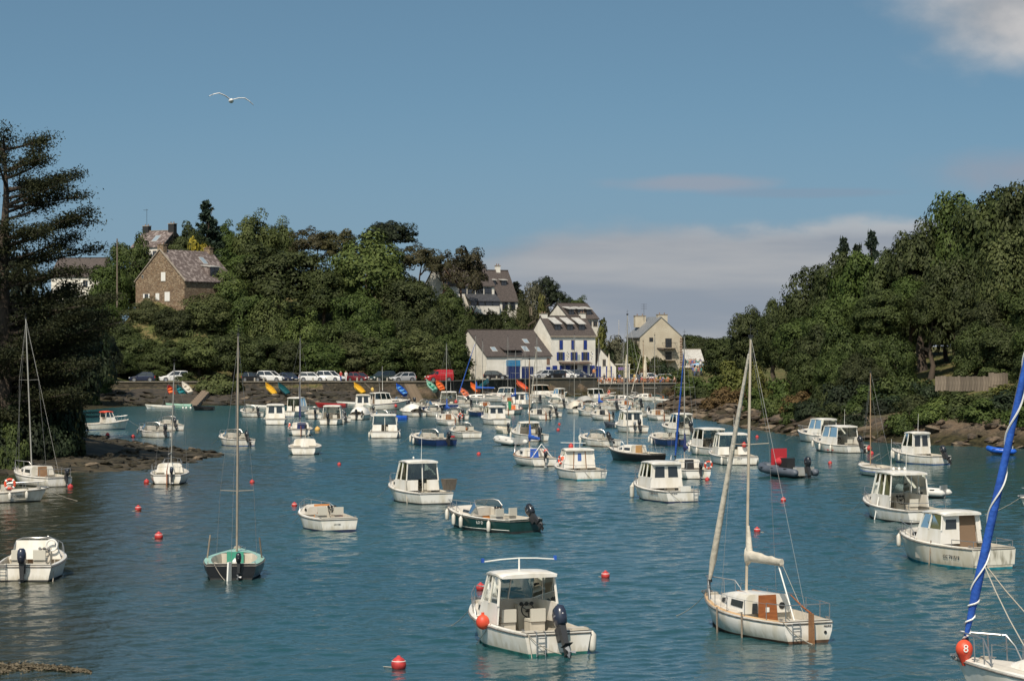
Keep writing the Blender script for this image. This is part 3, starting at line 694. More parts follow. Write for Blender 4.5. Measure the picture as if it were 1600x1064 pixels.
for i, (px, yt, d, w, k) in enumerate([
 (232, 470, 398, 72, 'light'), (275, 478, 394, 78, 'oak'), (322, 462, 396, 92, 'light'), (380, 452, 398, 92, 'oak'), (425, 470, 394, 80, 'light'),
 (480, 488, 392, 74, 'light'), (530, 495, 391, 84, 'oak'), (585, 490, 392, 80, 'oak'), (632, 478, 396, 86, 'oak'), (678, 475, 404, 72, 'oak'), (712, 486, 410, 64, 'oak'),
 (150, 470, 400, 90, 'oak'), (185, 500, 392, 80, 'oak'), (755, 478, 428, 70, 'oak'), (790, 484, 430, 60, 'oak'), (735, 492, 424, 60, 'oak'), (700, 450, 420, 60, 'oak')]):
    tree(px, yt, d, w, k, ('broadleaf tree right below the left corner of the stone house', 'broadleaf tree below the stone house ground floor windows', 'pale broadleaf tree below the right corner of the stone house', 'dark tree in mid slope between the stone house and the broad oak', 'pale tree in mid slope under the broad dark oak',
      'pale tree below the grassy gap on the left hill', 'dark tree below and right of the grassy gap', 'dark tree in mid slope under the large pale crowned tree', 'dark tree in mid slope right of the large pale crown', 'dark tree in mid slope left of the warehouse gable', 'dark tree directly above the warehouse gable',
      'dark tree far left of the stone house behind the cypress boughs', 'dark tree between the utility pole foot and the quay', 'dark tree between the upper white house and the warehouse roof', 'dark tree above the right part of the warehouse roof', 'dark tree above the left part of the warehouse roof', 'dark tree under the bare stemmed brown pine')[i], HL, low=.06)
for i, (px, yt, d, w, k) in enumerate([
 (160, 545, 382, 90, 'oak'), (210, 520, 383, 92, 'oak'), (262, 530, 381, 80, 'oak'), (310, 520, 382, 92, 'light'), (362, 515, 382, 96, 'oak'), (410, 520, 381, 90, 'oak'),
 (455, 528, 381, 82, 'oak'), (505, 530, 381, 90, 'oak'), (556, 522, 382, 92, 'light'), (605, 520, 382, 96, 'oak'), (655, 515, 384, 92, 'light'), (700, 520, 388, 80, 'oak'), (238, 560, 379, 60, 'oak'), (680, 555, 381, 60, 'oak')]):
    tree(px, yt, d, w, k, 'broadleaf tree on the quay road ' + ('left of all the parked cars', 'just left of the dark blue car', 'overhanging the white car by the steps', 'above the head of the stone steps', 'behind the rounded bush right of the steps', 'overhanging the white hatchback between dark cars', 'overhanging the dark blue saloon', 'overhanging the white estate car',
      'overhanging the dark red car', 'overhanging the dark green car', 'between the silver hatchback and the red van', 'right of the red van', 'between the dark blue and the white car', 'behind the red van')[i], HL, low=.05)
for px, yt, d, w, k, lb in [
 (342, 580, 356, 84, 'light', 'rounded green bush beside the stone steps on the quay'), (325, 590, 356, 40, 'brown', 'dry brown bush at the top of the stone steps'),
 (292, 590, 366, 40, 'green', 'green bush behind the white car by the steps'), (200, 575, 378, 70, 'green', 'dark green bush behind the dark blue car'),
 (150, 590, 352, 60, 'green', 'green bush at the left end of the quay wall'), (135, 600, 335, 50, 'green', 'green bush in the corner of the cove'),
 (306, 380, 434, 54, 'gorse', 'yellow flowering bush behind the stone house roof'),
 (708, 552, 398, 42, 'green', 'flowering green bush at the warehouse gable'), (722, 530, 402, 40, 'green', 'tall green bush leaning on the warehouse gable'),
 (848, 478, 438, 34, 'yellow', 'bright yellow green bush above the white house'), (940, 512, 440, 38, 'yellow', 'yellow green bush right of the blue shuttered house roof'),
 (945, 540, 434, 44, 'dark', 'dark ivy bush right of the blue shuttered house'), (962, 520, 446, 46, 'grey', 'grey hedge on the hill left of the cream house'),
 (985, 527, 446, 44, 'green', 'dark hedge on the hill below the radio mast'), (965, 545, 440, 44, 'grey', 'grey green shrub above the cafe terrace'),
 (1000, 548, 440, 44, 'light', 'light green shrub in front of the cream house'), (1025, 552, 438, 42, 'green', 'green shrub below the cream house balcony'),
 (975, 562, 436, 48, 'yellow', 'yellowish shrub behind the closed parasols'), (1040, 565, 436, 40, 'dark', 'dark shrub right of the closed parasols'),
 (1005, 572, 436, 36, 'brown', 'reddish hedge behind the terrace tables'), (950, 565, 436, 40, 'light', 'green shrub behind the leftmost parasol'),
 (1060, 583, 425, 50, 'green', 'low hedge at the right end of the terrace'), (1040, 588, 421, 40, 'green', 'clipped low hedge in front of the parked white car'),
 (770, 470, 437, 40, 'light', 'flowering light bush at the upper house terrace'), (735, 478, 425, 50, 'green', 'green bush below the upper white house windows')]:
    bush(px, yt, d, w, k, lb, LB)
# ---- right bank
for a in [
 (1105, 527, 470, 70, 'oakf', 'far round tree behind the crowd right of the cream house'), (1085, 520, 560, 60, 'oakf', 'distant tree on the low skyline right of the cream house'),
 (1150, 520, 440, 80, 'oakf', 'distant tree behind the crowd on the right shore'),
 (1135, 524, 352, 84, 'oakf', 'low spreading tree above the tip of the right bank'), (1175, 478, 330, 76, 'oakf', 'tree at the lower left end of the right wood'),
 (1212, 466, 318, 70, 'oakf', 'round tree second from the left end of the right wood'), (1235, 500, 300, 70, 'oakf', 'tree above the bare clay patch on the right bank'),
 (1262, 418, 300, 96, 'oakf', 'tall tree where the right wood steps up'), (1306, 396, 292, 96, 'oakf', 'tree below the small pointed conifers on the right skyline'),
 (1318, 372, 312, 52, 'spruce', 'small pointed conifer on the right skyline'), (1362, 362, 312, 54, 'spruce', 'tallest small conifer on the right skyline'), (1340, 382, 312, 48, 'spruce', 'middle small conifer on the right skyline'),
 (1350, 382, 286, 104, 'oakf', 'dense tree in the middle of the right skyline'), (1402, 372, 280, 100, 'oakf', 'dense tree left of the highest crowns on the right'),
 (1445, 342, 276, 112, 'oakf', 'grey green tree below the highest crowns on the right'), (1500, 305, 276, 122, 'oakf', 'high crowned tree on the right skyline'),
 (1552, 278, 274, 132, 'oakf', 'highest tree on the right skyline'), (1612, 272, 270, 130, 'oakf', 'high tree cut by the right frame edge'),
 (1375, 452, 264, 96, 'oakf', 'tree with bare lower trunk above the right fence path'), (1300, 466, 268, 96, 'oakf', 'dark tree above the flowering bush on the right slope'),
 (1420, 430, 266, 80, 'oakf', 'slender trunked tree left of the grass clearing'), (1452, 440, 262, 70, 'oakf', 'slender trunked tree in the grass clearing'), (1500, 400, 262, 110, 'oakf', 'broad tree right of the grass clearing'),
 (1578, 372, 252, 120, 'light', 'bright green tree low at the right edge'), (1620, 430, 246, 110, 'oakf', 'dark tree low at the right frame edge'), (1545, 470, 248, 96, 'oakf', 'dark tree directly behind the wooden fence'),
 (1250, 488, 280, 80, 'oakf', 'tree with two dark trunks above the clay path')]:
    tree(*a, group=HR, low=(.48 if a[0] in (1420, 1452, 1375) else .30 if a[0] in (1250, 1300) else .08 if a[4] != 'light' else .1))
for i, (px, yt, d, w) in enumerate([(1275, 505, 262, 84), (1322, 500, 256, 90), (1362, 512, 250, 84), (1398, 520, 244, 70), (1528, 500, 244, 84), (1580, 505, 240, 96), (1625, 490, 236, 90), (1262, 545, 252, 66), (1310, 545, 246, 78), (1345, 550, 240, 76), (1625, 545, 226, 90)]):
    tree(px, yt, d, w, 'oakf', 'low dark tree on the right slope ' + ('above the brown bush', 'above the pair of motor cruisers', 'behind the thin dinghy mast', 'just left of the grass clearing', 'behind the middle of the wooden fence', 'behind the right end of the wooden fence', 'cut by the right frame edge, upper one',
      'right of the clay path near the rocks', 'beside the pale flowering bush', 'lowest behind the red dashed cruiser', 'cut by the right frame edge, lower one')[i], HR, low=.0)
for i, (px, yt, d, w) in enumerate([(1330, 430, 300, 110), (1390, 425, 296, 110), (1450, 400, 298, 120), (1510, 380, 298, 120), (1570, 360, 296, 130), (1640, 340, 292, 120), (1280, 450, 305, 90), (1480, 440, 285, 80)]):
    tree(px, yt, d, w, 'oakf', 'tree deep in the right wood behind ' + ('the middle skyline crown', 'the crown left of the highest ones', 'the grey green tree', 'the high crowned tree', 'the highest skyline tree', 'the crown cut by the frame edge', 'the step in the skyline', 'the grass clearing')[i], HR, low=.0)
for i, (px, yt, d, w, k) in enumerate([(1300, 628, 222, 60, 'green'), (1335, 640, 217, 56, 'dark'), (1412, 640, 210, 60, 'green'), (1455, 640, 209, 66, 'light'), (1535, 640, 206.5, 80, 'green'), (1605, 645, 203, 90, 'green'), (1550, 625, 211, 80, 'light'), (1480, 615, 217, 70, 'green'), (1590, 618, 210, 80, 'green'), (1345, 615, 226, 66, 'green'), (1385, 612, 224, 70, 'dark'), (1240, 628, 236, 50, 'green'), (1265, 620, 234, 56, 'dark'), (1180, 605, 262, 50, 'green'), (1420, 580, 234, 70, 'green'), (1360, 585, 236, 70, 'dark'), (1300, 590, 240, 66, 'green'), (1450, 590, 230, 60, 'dark')]):
    bush(px, yt, d, w, k, ('green bush over the rocks left of the red dashed cruiser', 'dark bush over the rocks above the red dashed cruiser roof', 'green bush over the rocks left of the box cabin boat', 'pale bush over the rocks above the box cabin boat', 'green bush over the rocks below the middle of the fence', 'green bush over the rocks at the right frame edge', 'pale bush below the fence, right of centre', 'green bush below the left half of the fence', 'green bush below the right end of the fence',
      'green bush left of the thin dinghy mast, upper row', 'dark bush right of the thin dinghy mast, upper row', 'green bush over the rocks right of the clay path', 'dark bush beside the brown bush over the rocks', 'green bush left of the clay path, upper row', 'green bush at the foot of the grass clearing', 'dark bush behind the thin dinghy mast, top row', 'green bush under the pale flowering bush', 'dark bush at the left end of the fence, top row')[i], RBU)
for px, yt, d, w, k, lb in [
 (1085, 592, 312, 66, 'green', 'green bush on the tip of the right bank'), (1065, 600, 316, 46, 'brown', 'brown bracken at the tip of the right bank'),
 (1120, 586, 302, 70, 'green', 'big green bush above the brown bracken'), (1125, 612, 284, 66, 'brown', 'brown bracken spilling down to the rocks'),
 (1155, 608, 276, 60, 'brown', 'brown bracken left of the clay path'), (1098, 620, 300, 46, 'green', 'dark bush over the rocks at the bank tip'),
 (1145, 570, 300, 60, 'yellow', 'yellow green bush under the left trees of the right bank'), (1185, 572, 285, 50, 'yellow', 'yellow green bush beside the clay patch'),
 (1222, 590, 256, 70, 'green', 'round green bush right of the clay path'), (1205, 615, 248, 48, 'light', 'light green bush hanging over the rocks'),
 (1250, 612, 247, 66, 'brown', 'brown bush over the rocks below the round green bush'), (1282, 600, 240, 60, 'green', 'dark bush right of the brown bush'),
 (1300, 556, 262, 56, 'grey', 'pale flowering bush under the right trees'), (1275, 566, 266, 50, 'yellow', 'yellow green bush beside the pale flowering bush'),
 (1320, 590, 236, 74, 'dark', 'dark bush above the pair of motor cruisers'), (1352, 600, 232, 70, 'green', 'dark green bush behind the thin dinghy mast'),
 (1400, 590, 228, 84, 'green', 'green bush left of the wooden fence'), (1372, 630, 222, 60, 'dark', 'dark bush low over the rocks by the thin mast'),
 (1432, 612, 221, 70, 'green', 'green bush below the left end of the wooden fence'), (1475, 628, 216, 84, 'light', 'light green bush hanging over the rocks below the fence'),
 (1520, 618, 216, 84, 'light', 'sunlit bush below the middle of the wooden fence'), (1560, 608, 217, 78, 'yellow', 'yellow green bush below the right end of the fence'),
 (1600, 592, 216, 84, 'green', 'green bush right of the wooden fence'), (1500, 652, 210, 90, 'green', 'green bush closest to the rocks below the fence'), (1570, 650, 209, 96, 'dark', 'dark bush above the rocks at the right edge'),
 (1440, 655, 212, 50, 'green', 'small green bush above the box cabin boat'), (1395, 665, 211, 36, 'yellow', 'small grassy tuft on the rocks'),
 (1500, 575, 238, 60, 'green', 'bush behind the left end of the wooden fence'), (1560, 560, 240, 80, 'green', 'bush behind the right end of the wooden fence'), (1610, 530, 240, 90, 'green', 'tall bush behind the fence at the right edge')]:
    bush(px, yt, d, w, k, lb, RBU)
# ------------------------------------------------------------------ houses
m_white = mat('limewash', (.74, .70, .63), .9, (.62, .58, .51), .7, .15, 8)
m_cream = mat('cream_render', (.50, .44, .34), .9, (.42, .36, .27), .6, .2, 12)
m_slate = mat('slate_roof', (.050, .039, .035), .8, (.085, .067, .060), 2.4, .5, 9, stretch=(1.5, 1.5, 3))
m_slateold = mat('lichen_slate', (.10, .075, .068), .85, (.30, .25, .23), 1.6, .6, 9, vfac=(.48, .68), detail=8)
m_slateblue = mat('slate_blue', (.15, .16, .175), .55, (.20, .205, .21), 2, .3, 9)
m_zinc = mat('zinc_sheet', (.50, .48, .45), .5, (.36, .34, .31), 2.0)
m_dark = mat('dark_paint', (.025, .024, .024), .5)
m_blue = mat('blue_shutter', (.012, .030, .17), .5, (.018, .042, .22), 3)
m_ltblue = mat('light_blue_panel', (.04, .20, .38), .6)
m_glassh = mat('house_glass', (.03, .035, .045), .08, spec=.8)
m_granite = stone_mat('granite_rubble', (.17, .125, .085), [(.26, .18, .11), (.16, .10, .065), (.33, .25, .17), (.21, .14, .09), (.12, .08, .055)], 3.2)
m_stonetrim = mat('dressed_stone', (.33, .28, .22), .9, (.24, .20, .16), 3)
m_wood = mat('weathered_wood', (.23, .185, .14), .9, (.14, .11, .085), 3, .4, 14, stretch=(6, 6, .6), rand=.3)
m_brick = mat('brown_brick', (.22, .135, .095), .9, (.15, .09, .065), 4, .3, 14)
m_shutw = mat('white_shutter', (.70, .68, .64), .7)

class House:
    def __init__(s, label, px, d, z0, phi, W, D, he, hr, wall, roof, ridge='x', name='house', peak=.5, over=.25, rear=None, base=3.0):
        s.W, s.D, s.he, s.hr, s.ridge = W, D, he, hr, ridge
        s.t = thing(name, label, 'house', (XD(px, d), d, z0), R(phi)); b = MB(); bz = -base
        if ridge == 'x':
            A = [(0, bz), (D, bz), (D, he), (D * peak, hr), (0, he)]
            b.add([(0, y, z) for y, z in A] + [(W, y, z) for y, z in A], [(0, 1, 2, 3, 4)[::1], (9, 8, 7, 6, 5), (0, 4, 9, 5), (1, 6, 7, 2)])
            k = s.k = (hr - he) / (D * peak); k2 = (hr - he) / (D * (1 - peak)); e = over
            for nm, p0, p1 in (('roof', (-e, he - e * k), (D * peak, hr)), ('roof', (D + e, he - e * k2), (D * peak, hr))):
                q = MB().slab([(-.15, p0[0], p0[1] + .02), (W + .15, p0[0], p0[1] + .02), (W + .15, p1[0], p1[1] + .02), (-.15, p1[0], p1[1] + .02)], (0, 0, .14)); q.build(nm, roof, s.t, None)
            MB().box((W / 2, D * peak, hr + .17), (W + .3, .28, .1)).build('ridge_tiles', m_stonetrim if roof is not m_slate else m_slate, s.t, None)
        else:
            A = [(0, bz), (W, bz), (W, he), (W * peak, hr), (0, he)]
            b.add([(x, 0, z) for x, z in A] + [(x, D, z) for x, z in A], [(0, 1, 2, 3, 4), (9, 8, 7, 6, 5), (0, 4, 9, 5), (1, 6, 7, 2)])
            k = s.k = (hr - he) / (W * peak); k2 = (hr - he) / (W * (1 - peak)); e = over
            for p0, p1 in (((-e, he - e * k), (W * peak, hr)), ((W + e, he - e * k2), (W * peak, hr))):
                q = MB().slab([(p0[0], -.12, p0[1] + .02), (p1[0], -.12, p1[1] + .02), (p1[0], D + .12, p1[1] + .02), (p0[0], D + .12, p0[1] + .02)], (0, 0, .14)); q.build('roof', roof, s.t, None)
        b.build('wall', wall, s.t, None)
    def fp(s, face, u, z, off):
        return {'f': (u, -off, z), 'b': (u, s.D + off, z), 'l': (-off, u, z), 'r': (s.W + off, u, z)}[face]
    def blk(s, name, face, u, z, w, h_, m, th=.06, off=0.0, parent=None):
        dim = (w, th, h_) if face in 'fb' else (th, w, h_); x, y, zz = s.fp(face, u, z, off + th / 2 - .01)
        return MB().box((x, y, zz), dim).build(name, m, parent or s.t, None)
    def win(s, face, u, z, w, h_, sh=None, shut='open', frame=None, arch=False, bars=True):
        f = s.blk('window', face, u, z, w + .16, h_ + .16, frame or m_stonetrim, .05)
        if shut == 'closed':
            for q in (-1, 1): s.blk('shutter', face, u + q * w / 4, z, w / 2 - .02, h_, sh, .05, .05, f)
        else:
            for q in (-1, 1): s.blk('pane', face, u + q * w / 4, z, w / 2 - .06, h_ - .08, m_glassh, .03, .05, f)
            if sh:
                for q in (-1, 1): s.blk('shutter', face, u + q * (w / 2 + w * .22), z, w * .40, h_, sh, .05, .05, f)
        return f
    def door(s, face, u, z, w, h_, m):
        f = s.blk('door', face, u, z, w, h_, m, .06)
        s.blk('door_panel', face, u - w / 4, z, w / 2 - .08, h_ - .1, m, .03, .06, f); s.blk('door_panel', face, u + w / 4, z, w / 2 - .08, h_ - .1, m, .03, .06, f); return f
    def chimney(s, x, y, z, w, d_, h_, m, cap=m_stonetrim):
        c = MB().box((x, y, z + h_ / 2), (w, d_, h_)).build('chimney', m, s.t, None)
        MB().box((x, y, z + h_ + .05), (w + .14, d_ + .14, .12)).build('chimney_cap', cap, c, None)
        b = MB()
        for q in (-.25, .25): b.tube([(x + q * w, y, z + h_ + .1), (x + q * w, y, z + h_ + .42)], [.10, .085], 8)
        b.build('chimney_pot', m_brick, c)
    def dormer(s, x, yf, w, h_, m_side, m_top, slope=.25, side=1):
        """shed dormer on the front slope of an x ridge (side=1) or on the right slope of a y ridge (side=2)"""
        k = s.k
        if side == 1: z = s.he + k * yf; L_ = h_ / max(.1, (k - slope)); g = lambda a, dd, zz: (x + a, yf + dd, zz)
        else: z = s.he + k * (s.W - yf) ; L_ = h_ / max(.1, (k - slope)); g = lambda a, dd, zz: (yf - dd, x + a, zz)
        b = MB(); a = w / 2
        b.add([g(-a, 0, z), g(a, 0, z), g(a, 0, z + h_), g(-a, 0, z + h_), g(-a, L_, z + h_ + slope * L_), g(a, L_, z + h_ + slope * L_)], [(0, 1, 2, 3), (0, 3, 4), (1, 5, 2)])
        o = b.build('dormer', m_side, s.t, None)
        MB().slab([g(-a - .15, -.25, z + h_ - .25 * slope), g(a + .15, -.25, z + h_ - .25 * slope), g(a + .15, L_, z + h_ + slope * L_ + .03), g(-a - .15, L_, z + h_ + slope * L_ + .03)], (0, 0, .12)).build('dormer_roof', m_top, o, None)
        p = MB()
        for q in (-1, 1):
            u0, u1 = q * a * .48 - a * .4, q * a * .48 + a * .4
            p.slab([g(u0, -.03, z + .15), g(u1, -.03, z + .15), g(u1, -.03, z + h_ - .1), g(u0, -.03, z + h_ - .1)], Vector(g(0, .02, 0)) - Vector(g(0, 0, 0)))
        p.build('window', m_glassh, o, None)
    def skylight(s, x, y, w, l, face=1):
        k = s.k
        f = (lambda yy: s.he + k * yy) if face == 1 else (lambda yy: s.he + k * (s.W - yy))
        P4 = lambda e, dz: [(x - w / 2 - e, y - e, f(y - e) + .17 + dz), (x + w / 2 + e, y - e, f(y - e) + .17 + dz), (x + w / 2 + e, y + l + e, f(y + l + e) + .17 + dz), (x - w / 2 - e, y + l + e, f(y + l + e) + .17 + dz)]
        if face == 2: P4 = lambda e, dz: [(y - e, x - w / 2 - e, f(y - e) + .17 + dz), (y - e, x + w / 2 + e, f(y - e) + .17 + dz), (y + l + e, x + w / 2 + e, f(y + l + e) + .17 + dz), (y + l + e, x - w / 2 - e, f(y + l + e) + .17 + dz)]
        o = MB().slab(P4(.08, 0), (0, 0, .06)).build('skylight', m_zinc, s.t, None); MB().slab(P4(0, .07), (0, 0, .02)).build('pane', m_skyglass, o, None)
m_skyglass = mat('skylight_glass', (.25, .30, .34), .05, spec=1.0)

# -- white house with blue shutters
h = House('tall white harbour house with blue shutters and three roof dormers', 861, 412, 2.84, 31, 9.0, 6.8, 7.2, 10.5, m_white, m_slate)
MB().box((4.5, -.12, 7.12), (9.3, .3, .22)).build('cornice', m_stonetrim, h.t, None)
for x in (2.0, 4.4, 6.9): h.win('f', x, 5.7, .62, 1.5, m_blue, 'closed')
h.win('f', 1.9, 3.75, .85, 1.35, m_blue); h.win('f', 4.6, 3.75, .75, 1.35, m_blue); h.win('f', 6.9, 3.75, .85, 1.35, m_blue)
for x in (1.9, 4.4, 6.8): h.dormer(x, .9, 1.25, 1.25, m_dark, m_zinc, .42)
h.chimney(-.02 + .6, 3.4, 9.4, 1.1, .9, 1.6, m_white); h.chimney(8.5, 3.4, 9.6, .9, .8, 1.5, m_white)
for x in (.75, 2.2, 6.9, 8.4): h.door('f', x, 1.1, .95, 2.1, m_blue)
h.door('f', 4.6, 1.1, 1.3, 2.2, m_dark); h.blk('door', 'f', 3.4, 1.1, 1.0, 2.2, m_blue)
MB().slab([(1.5, -.02, 2.75), (7.6, -.02, 2.75), (7.6, -1.3, 2.45), (1.5, -1.3, 2.45)], (0, 0, .08)).build('awning', mat('brown_awning', (.09, .06, .045), .8), h.t, None)
for x in (1.7, 7.4): MB().tube([(x, -1.2, 0), (x, -1.2, 2.45)], .05, 6).build('awning_post', m_dark, h.t)
h.blk('plaque', 'f', 5.6, 3.5, .5, 1.0, mat('plaque_green', (.35, .40, .36), .6), .04)
for i, (dx, dz) in enumerate(((0, 0), (.1, .35), (-.15, .6), (.18, .85), (-.05, 1.1))):
    for x0 in (3.35, 8.2): h.blk('wall_ornament', 'f', x0 + dx, 3.3 + dz, .13, .15, (m_blue, m_dark, m_gorse)[i % 3], .04)
# -- lean-to annexe at its right end
a = House('small white gabled annexe attached right of the blue shuttered house', 931, 417.5, 2.84, 24, 3.9, 5, 1.9, 5.0, m_white, m_slate, 'y', peak=.22)
a.win('f', 1.6, 2.6, .5, 1.1); a.door('f', .5, 1.0, .9, 2.0, m_blue); a.door('f', 2.5, 1.0, 1.1, 2.0, m_blue)
# -- warehouse
w_ = House('low white warehouse with a big slate roof and blue doors', 760, 402, 2.84, 31, 12.7, 12, 3.84, 8.1, m_white, m_slate, name='warehouse')
m_navydoor = mat('navy_door', (.010, .022, .10), .5); w_.blk('door', 'f', 5.2, 1.05, 2.6, 2.1, m_navydoor); w_.blk('door', 'f', 8.0, 1.05, 2.3, 2.0, m_navydoor)
sg = w_.blk('sign', 'f', 5.2, 2.62, 2.7, .95, m_ltblue, .08)
lettering('SUCE', .55, mat('sign_letter', (.02, .13, .30), .7), sg, (5.2, -.085, 2.6), (1, 0, 0), (0, 0, 1))
w_.blk('window', 'f', 12.1, 2.9, .6, 1.1, m_brick); w_.door('f', 12.1, 1.0, .8, 2.0, m_blue)
w_.skylight(2.2, .9, .8, .8); w_.skylight(8.4, .9, .9, 1.0); w_.skylight(10.9, .8, .7, .9); w_.skylight(9.6, 2.8, .8, .8)
MB().hexa([(4.0, -.05, 3.86), (6.9, -.05, 3.86), (6.9, .9, 4.2), (4.0, .9, 4.2)], [(4.0, -.05, 4.1), (6.9, -.05, 4.1), (6.9, 1.7, 5.1), (4.0, 1.7, 5.1)]).build('dormer', m_dark, w_.t, None)
MB().slab([(3.6, .25, 4.75), (7.2, .25, 4.75), (7.2, 2.3, 5.5), (3.6, 2.3, 5.5)], (0, 0, .1)).build('dormer_roof', m_slate, w_.t, None)
w_.blk('hoist_plate', 'f', 5.45, 3.55, 2.9, .75, m_white, .07)
# -- brick shed between
s_ = House('small brown brick shed behind the warehouse roof', 812, 424, 7.2, 31, 4.5, 4, 3.0, 3.4, m_brick, m_slate, name='shed')
s_.win('f', 2.0, 1.6, .5, .9)
# -- upper white house
u = House('large white house with dark window bands high among pines', 698, 432, 14.3, 28, 9.6, 9, 4.9, 8.6, m_white, m_slate)
for x in (3.2, 4.9, 6.6, 8.3): u.win('f', x, 4.0, 1.35, 1.0, frame=m_dark)
for x in (1.0, 2.4): u.win('f', x, 1.6, .6, 1.3, frame=m_dark)
MB().slab([(3.6, .02, 3.25), (9.9, .02, 3.25), (9.9, -1.9, 2.0), (3.6, -1.9, 2.0)], (0, 0, .12)).build('porch_roof', m_slateblue2 if False else mat('dark_slate', (.035, .036, .042), .6, (.06, .06, .065), 3, .3, 9), u.t, None)
MB().box((6.75, -.9, .45), (6.0, 1.7, 1.5)).build('porch_wall', m_white, u.t, None)
for x in (4.6, 6.1, 7.6, 9.0): MB().box((x, -1.72, 1.6), (1.2, .06, .75)).build('window', m_glassh, u.t, None)
u.chimney(8.8, 4.5, 8.0, .9, .7, 1.3, m_brick)
u2 = House('slate roofed wing of the upper white house with two dormers', 769, 436.5, 14.4, 28, 5.2, 8, 2.2, 7.6, m_white, m_slate)
u2.dormer(1.2, 1.9, 1.1, 1.1, m_dark, m_zinc, .1); u2.dormer(3.4, 1.9, 1.1, 1.1, m_dark, m_zinc, .1); u2.chimney(3.2, 4, 7.0, .8, .7, 1.5, m_white)
for x in (1.0, 2.6, 4.2): u2.win('f', x, 1.2, .9, 1.4, frame=m_dark)
# -- highest dormered house
g = House('white gabled house with three zinc dormers behind the blue shuttered house', 890, 438, 11.4, 31, 6.2, 8, 1.9, 4.6, m_white, m_slate)
for x in (.9, 2.8, 4.7): g.dormer(x, .8, 1.1, 1.2, m_dark, m_zinc, .15)
g.win('f', 4.3, 1.0, .8, .9); g.win('f', 5.5, 1.0, .8, .9)
# -- cream house
c = House('cream gable house with balconies and two wide chimneys', 1000, 446, 3.6, 17, 8.3, 7.5, 6.4, 10.0, m_cream, m_slateblue, 'y')
c.chimney(4.9, 1.6, 8.6, 1.9, .9, 1.9, m_cream); c.chimney(2.0, 5.6, 8.2, 2.1, .9, 2.1, m_cream)
f_ = c.win('f', 5.6, 5.3, 1.1, 1.5, frame=m_dark); c.win('f', 2.2, 5.9, .6, .6, frame=m_dark); c.win('f', 5.6, 2.9, 1.1, 1.3, frame=m_dark); c.win('l', 2.0, 5.4, .9, 1.2); c.win('l', 4.2, 5.4, .9, 1.2)
for z in (4.35, 2.1):
    b = MB().box((5.6, -.65, z), (2.6, 1.3, .14)).build('balcony', m_stonetrim, c.t, None)
    r_ = MB().tube([(4.35, 0, z + 1), (4.35, -1.25, z + 1), (6.85, -1.25, z + 1), (6.85, 0, z + 1)], .035, 5)
    for k in range(11): r_.tube([(4.35 + k * .25, -1.25, z + .05), (4.35 + k * .25, -1.25, z + 1)], .018, 4)
    r_.build('railing', m_dark, b)
for k in range(13): MB().box((8.1, -.01, .3 + k * .48), (.55 if k % 2 else .38, .1, .30)).build('quoin', m_brick, c.t, None)
MB().hexa([(3.3, -.02, 4.2), (5.0, -.02, 4.2), (5.0, -1.2, 4.0), (4.6, -1.2, 4.0)], [(3.3, -.02, 4.4), (5.0, -.02, 4.4), (5.0, -1.2, 4.15), (4.6, -1.2, 4.15)]).build('canopy', m_slate, c.t, None)
an = MB().tube([(2.6, 5, 9.4), (2.6, 5, 12.6)], .03, 5)
for z in (12.5, 12.1, 11.7): an.tube([(2.0, 5, z), (3.2, 5, z)], .02, 4)
an.build('television_aerial', m_dark, c.t)
sh = House('low pale roofed outbuilding right of the cream house', 1071, 452, 3.2, 10, 3.4, 5, 2.4, 4.4, m_white, m_zinc, name='outbuilding')
# -- stone house on the left hill
st = House('brown granite house with white shutters and a lichened slate roof', 212, 404, 15.2, -35, 11.0, 12.6, 3.9, 9.0, m_granite, m_slateold, 'y')
st.win('f', 6.3, 4.6, .95, 1.45, m_shutw, 'closed'); st.win('f', 1.6, 4.7, .4, .5); st.win('f', 2.5, 1.45, .8, .7, m_shutw); st.win('f', 5.0, 1.3, .8, 1.1, m_shutw, 'closed'); st.win('f', 7.2, 1.3, 1.1, 1.5, m_shutw, 'closed')
st.chimney(5.5, .55, 8.2, 1.3, .9, 1.7, m_granite, m_granite); st.chimney(5.5, 11.9, 8.2, 1.3, .9, 1.5, m_granite, m_granite)
st.dormer(8.2, 10.2, 2.3, 1.7, m_slateold, m_zinc, .1, side=2); st.skylight(8.6, 6.8, 1.0, 1.1, 2)
for sgn in (0, 1):
    x0, x1 = (-.25, 5.5) if sgn == 0 else (11.25, 5.5)
    MB().slab([(x0, -.16, 3.72), (x1, -.16, 9.12), (x1, .1, 9.12), (x0, .1, 3.72)], (0, 0, .2)).build('gable_coping', m_stonetrim, st.t, None)
# -- skyline house behind
k_ = House('white skyline house with slate gable and two dark chimneys', 206, 440, 18.6, -30, 6.8, 7.5, 7.7, 10.6, m_white, m_slateold)
k_.chimney(.5, 3.7, 9.6, 1.3, .9, 2.0, m_dark); k_.chimney(6.4, 3.7, 9.6, 1.3, .9, 2.3, m_dark); k_.skylight(4.2, 1.1, 1.0, 1.3)
MB().slab([(6.83, 0, 7.4), (6.83, 7.5, 7.4), (6.83, 3.75, 10.5)], (.05, 0, 0)).build('gable_cladding', m_dark, k_.t, None)
k_.win('f', 3.2, 6.3, .9, 1.2, m_shutw); k_.win('f', 5.3, 6.3, .9, 1.2, m_shutw)
an = MB().tube([(.5, 3.7, 11.6), (.5, 3.7, 14.8)], .035, 5); an.tube([(-.3, 3.7, 14.6), (.8, 3.7, 14.6)], .03, 4); an.build('television_aerial', m_dark, k_.t)
House('pale house half hidden behind the huge cypress', 80, 432, 15.6, -12, 9.5, 7, 5.2, 8.4, m_white, m_slate).win('f', 6.5, 3.8, .9, 1.2, m_shutw)
